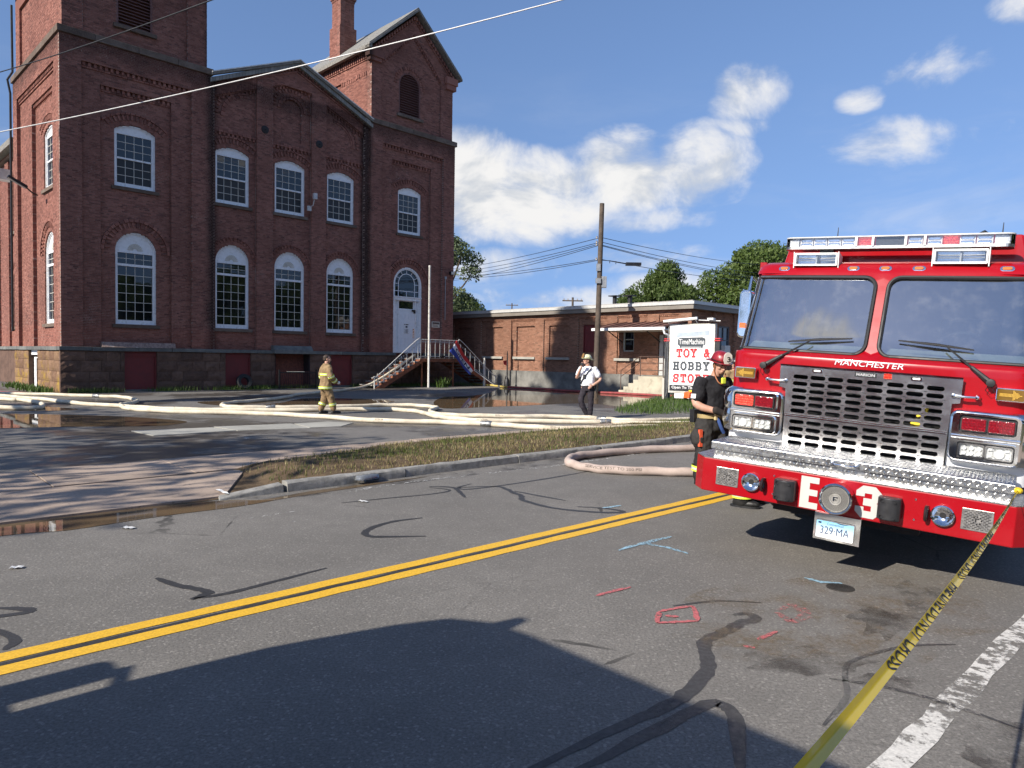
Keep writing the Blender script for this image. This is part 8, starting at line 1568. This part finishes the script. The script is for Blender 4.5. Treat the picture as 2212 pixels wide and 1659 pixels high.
# ================================================================== litter and the clear bottle
BT = empty('plastic_clamshell', (-1.93, 9.52, .012), R(52)); tag(BT, 'clear plastic food tray lying in the gutter by the kerb', 'litter')
t = NT('clear_plastic'); fr_ = t.node('ShaderNodeFresnel'); fr_.inputs[0].default_value = 1.6; gl_ = t.node('ShaderNodeBsdfGlossy'); gl_.inputs['Roughness'].default_value = .08; tr_ = t.node('ShaderNodeBsdfTransparent'); tr_.inputs[0].default_value = (.85, .88, .9, 1); df_ = t.node('ShaderNodeBsdfDiffuse'); df_.inputs[0].default_value = (.7, .74, .78, 1); a1 = t.node('ShaderNodeMixShader'); a1.inputs[0].default_value = .22; t.l.new(tr_.outputs[0], a1.inputs[1]); t.l.new(df_.outputs[0], a1.inputs[2]); a2 = t.node('ShaderNodeMixShader'); t.l.new(t.math('ADD', fr_.outputs[0], .08), a2.inputs[0]); t.l.new(a1.outputs[0], a2.inputs[1]); t.l.new(gl_.outputs[0], a2.inputs[2]); t.l.new(a2.outputs[0], t.out.inputs[0]); m_clear = t.mat
for nm, s_ in (('tray', -1), ('lid', 1)):
    V = []; n = 24; prof = [(1.0, .045), (.97, .05), (.95, .06), (.88, .095 if s_ > 0 else .01), (.0, .10 if s_ > 0 else .005)]
    for (k, z) in prof:
        for i in range(n): a_ = 2 * PI * i / n; e = .55; x = math.copysign(abs(math.cos(a_)) ** e, math.cos(a_)); y = math.copysign(abs(math.sin(a_)) ** e, math.sin(a_)); rb = 1 - (.03 if i % 2 and k < .97 else 0); V.append((.19 * k * rb * x, .085 * k * rb * y, z))
    raw_mesh(nm, V, [(j * n + i, j * n + (i + 1) % n, (j + 1) * n + (i + 1) % n, (j + 1) * n + i) for j in range(4) for i in range(n)], m_clear, BT, True)
mb = MB(); mb.add([(-.24, -.02, .05), (-.17, -.07, .052), (-.17, .07, .048)], [(0, 1, 2)]); mb.build('flap', m_clear, BT)
m_pap = M('litter_white', (.7, .7, .68), .7)
for (x, y, l_, w_, rz, lb) in ((-1.72, 8.25, .13, .05, -.5, 'white paper scrap on the road below the kerb'), (-3.70, 6.83, .12, .07, -.3, 'pale scrap on the asphalt near the gutter puddle'), (-3.87, 5.52, .09, .06, .2, 'white scrap on the road at the left'), (-3.47, 8.50, .34, .05, 2.3, 'long white scrap at the edge of the driveway'), (-2.75, 10.6, .10, .05, .4, 'small white scrap on the verge soil'), (-5.2, 13.9, .10, .06, 0.2, 'white cup scrap on the parking lot')):
    V = []
    for i in range(5):
        f = i / 4 - .5; V += [(f * l_, -w_ / 2 * (1 - .3 * abs(f)), .008 + .012 * abs(math.sin(i * 1.7))), (f * l_, w_ / 2 * (1 - .4 * f * f), .008 + .010 * abs(math.cos(i * 1.3)))]
    o = raw_mesh('paper_scrap', V, [(2 * i, 2 * i + 2, 2 * i + 3, 2 * i + 1) for i in range(4)], m_pap, None); o.location = (x, y, .04 if y > 8.4 and x < -3.4 else (.09 if y == 10.6 else 0)); o.rotation_euler = (0, 0, rz); tag(o, lb, 'litter')
# ================================================================== truck behind the viewpoint: its shade lies on the near road
def al2(al_, la): return (math.sin(R(SUN_AZ - 180)) * al_ + math.cos(R(SUN_AZ - 180)) * la, math.cos(R(SUN_AZ - 180)) * al_ - math.sin(R(SUN_AZ - 180)) * la)
TV = empty('parked_truck'); tag(TV, 'red truck parked behind the viewpoint, seen only by its shade on the road', 'truck')
TE = math.tan(R(SUN_EL)); HR = 2.75                                   # roof height; the shade of the roof edge reaches 2.9 m ahead
fx, fy = al2(3.10 - HR / TE, -2.6); TV.location = (fx, fy, 0); TV.rotation_euler = (0, 0, math.atan2(RD[1], RD[0]))       # local x: ahead along the road, y: left
# front silhouette (left offset, height): flat roof, rounded shoulder, mirror
sil = [(-2.5, .5), (1.42, .5), (1.42, 1.5), (1.36, 1.95), (1.30, 2.12), (1.18, 2.42), (1.05, 2.62), (.82, 2.72), (.5, 2.75), (-2.4, 2.75), (-2.5, 2.65)]
mb = MB(); mb.prism(sil, 'x', -5.5, 0); tpb = mb.build('body', m_red, TV, bevel=.05)
mb = MB(); mb.box(-.9, -.75, 1.4, 1.72, 1.45, 1.62); mb.tube([(-.8, 1.3, 1.9), (-.75, 1.62, 1.95)], .03, 6); mb.prism(rrect(1.52, 1.78, 1.45, 1.9, .06, 5), 'x', -.85, -.7); mb.build('mirror', m_rub, TV)
mb = MB(); mb.lathe([(.0, -.1), (.07, -.1), (.08, 0), (.05, .1), (0, .12)], 12, (-.25, .72, 2.86)); mb.box(-.5, -.3, -.6, .4, 2.75, 2.85); mb.build('beacon', M('beacon', (.4, .1, .05), .3), TV)
for (x, y) in ((-1.0, 1.2), (-1.0, -1.6), (-4.4, 1.2), (-4.4, -1.6)): mb = MB(); mb.lathe([(0, -.15), (.4, -.16), (.5, -.12), (.5, .12), (.4, .16), (0, .15)], 22, (x, y, .5), 'y'); mb.build('wheel', M('tyre_black', (.02, .02, .021)), TV, smooth=True)
mb = MB(); mb.box(0, .01, -1.5, 1.0, 1.6, 2.4); mb.build('windscreen', m_glass, TV)
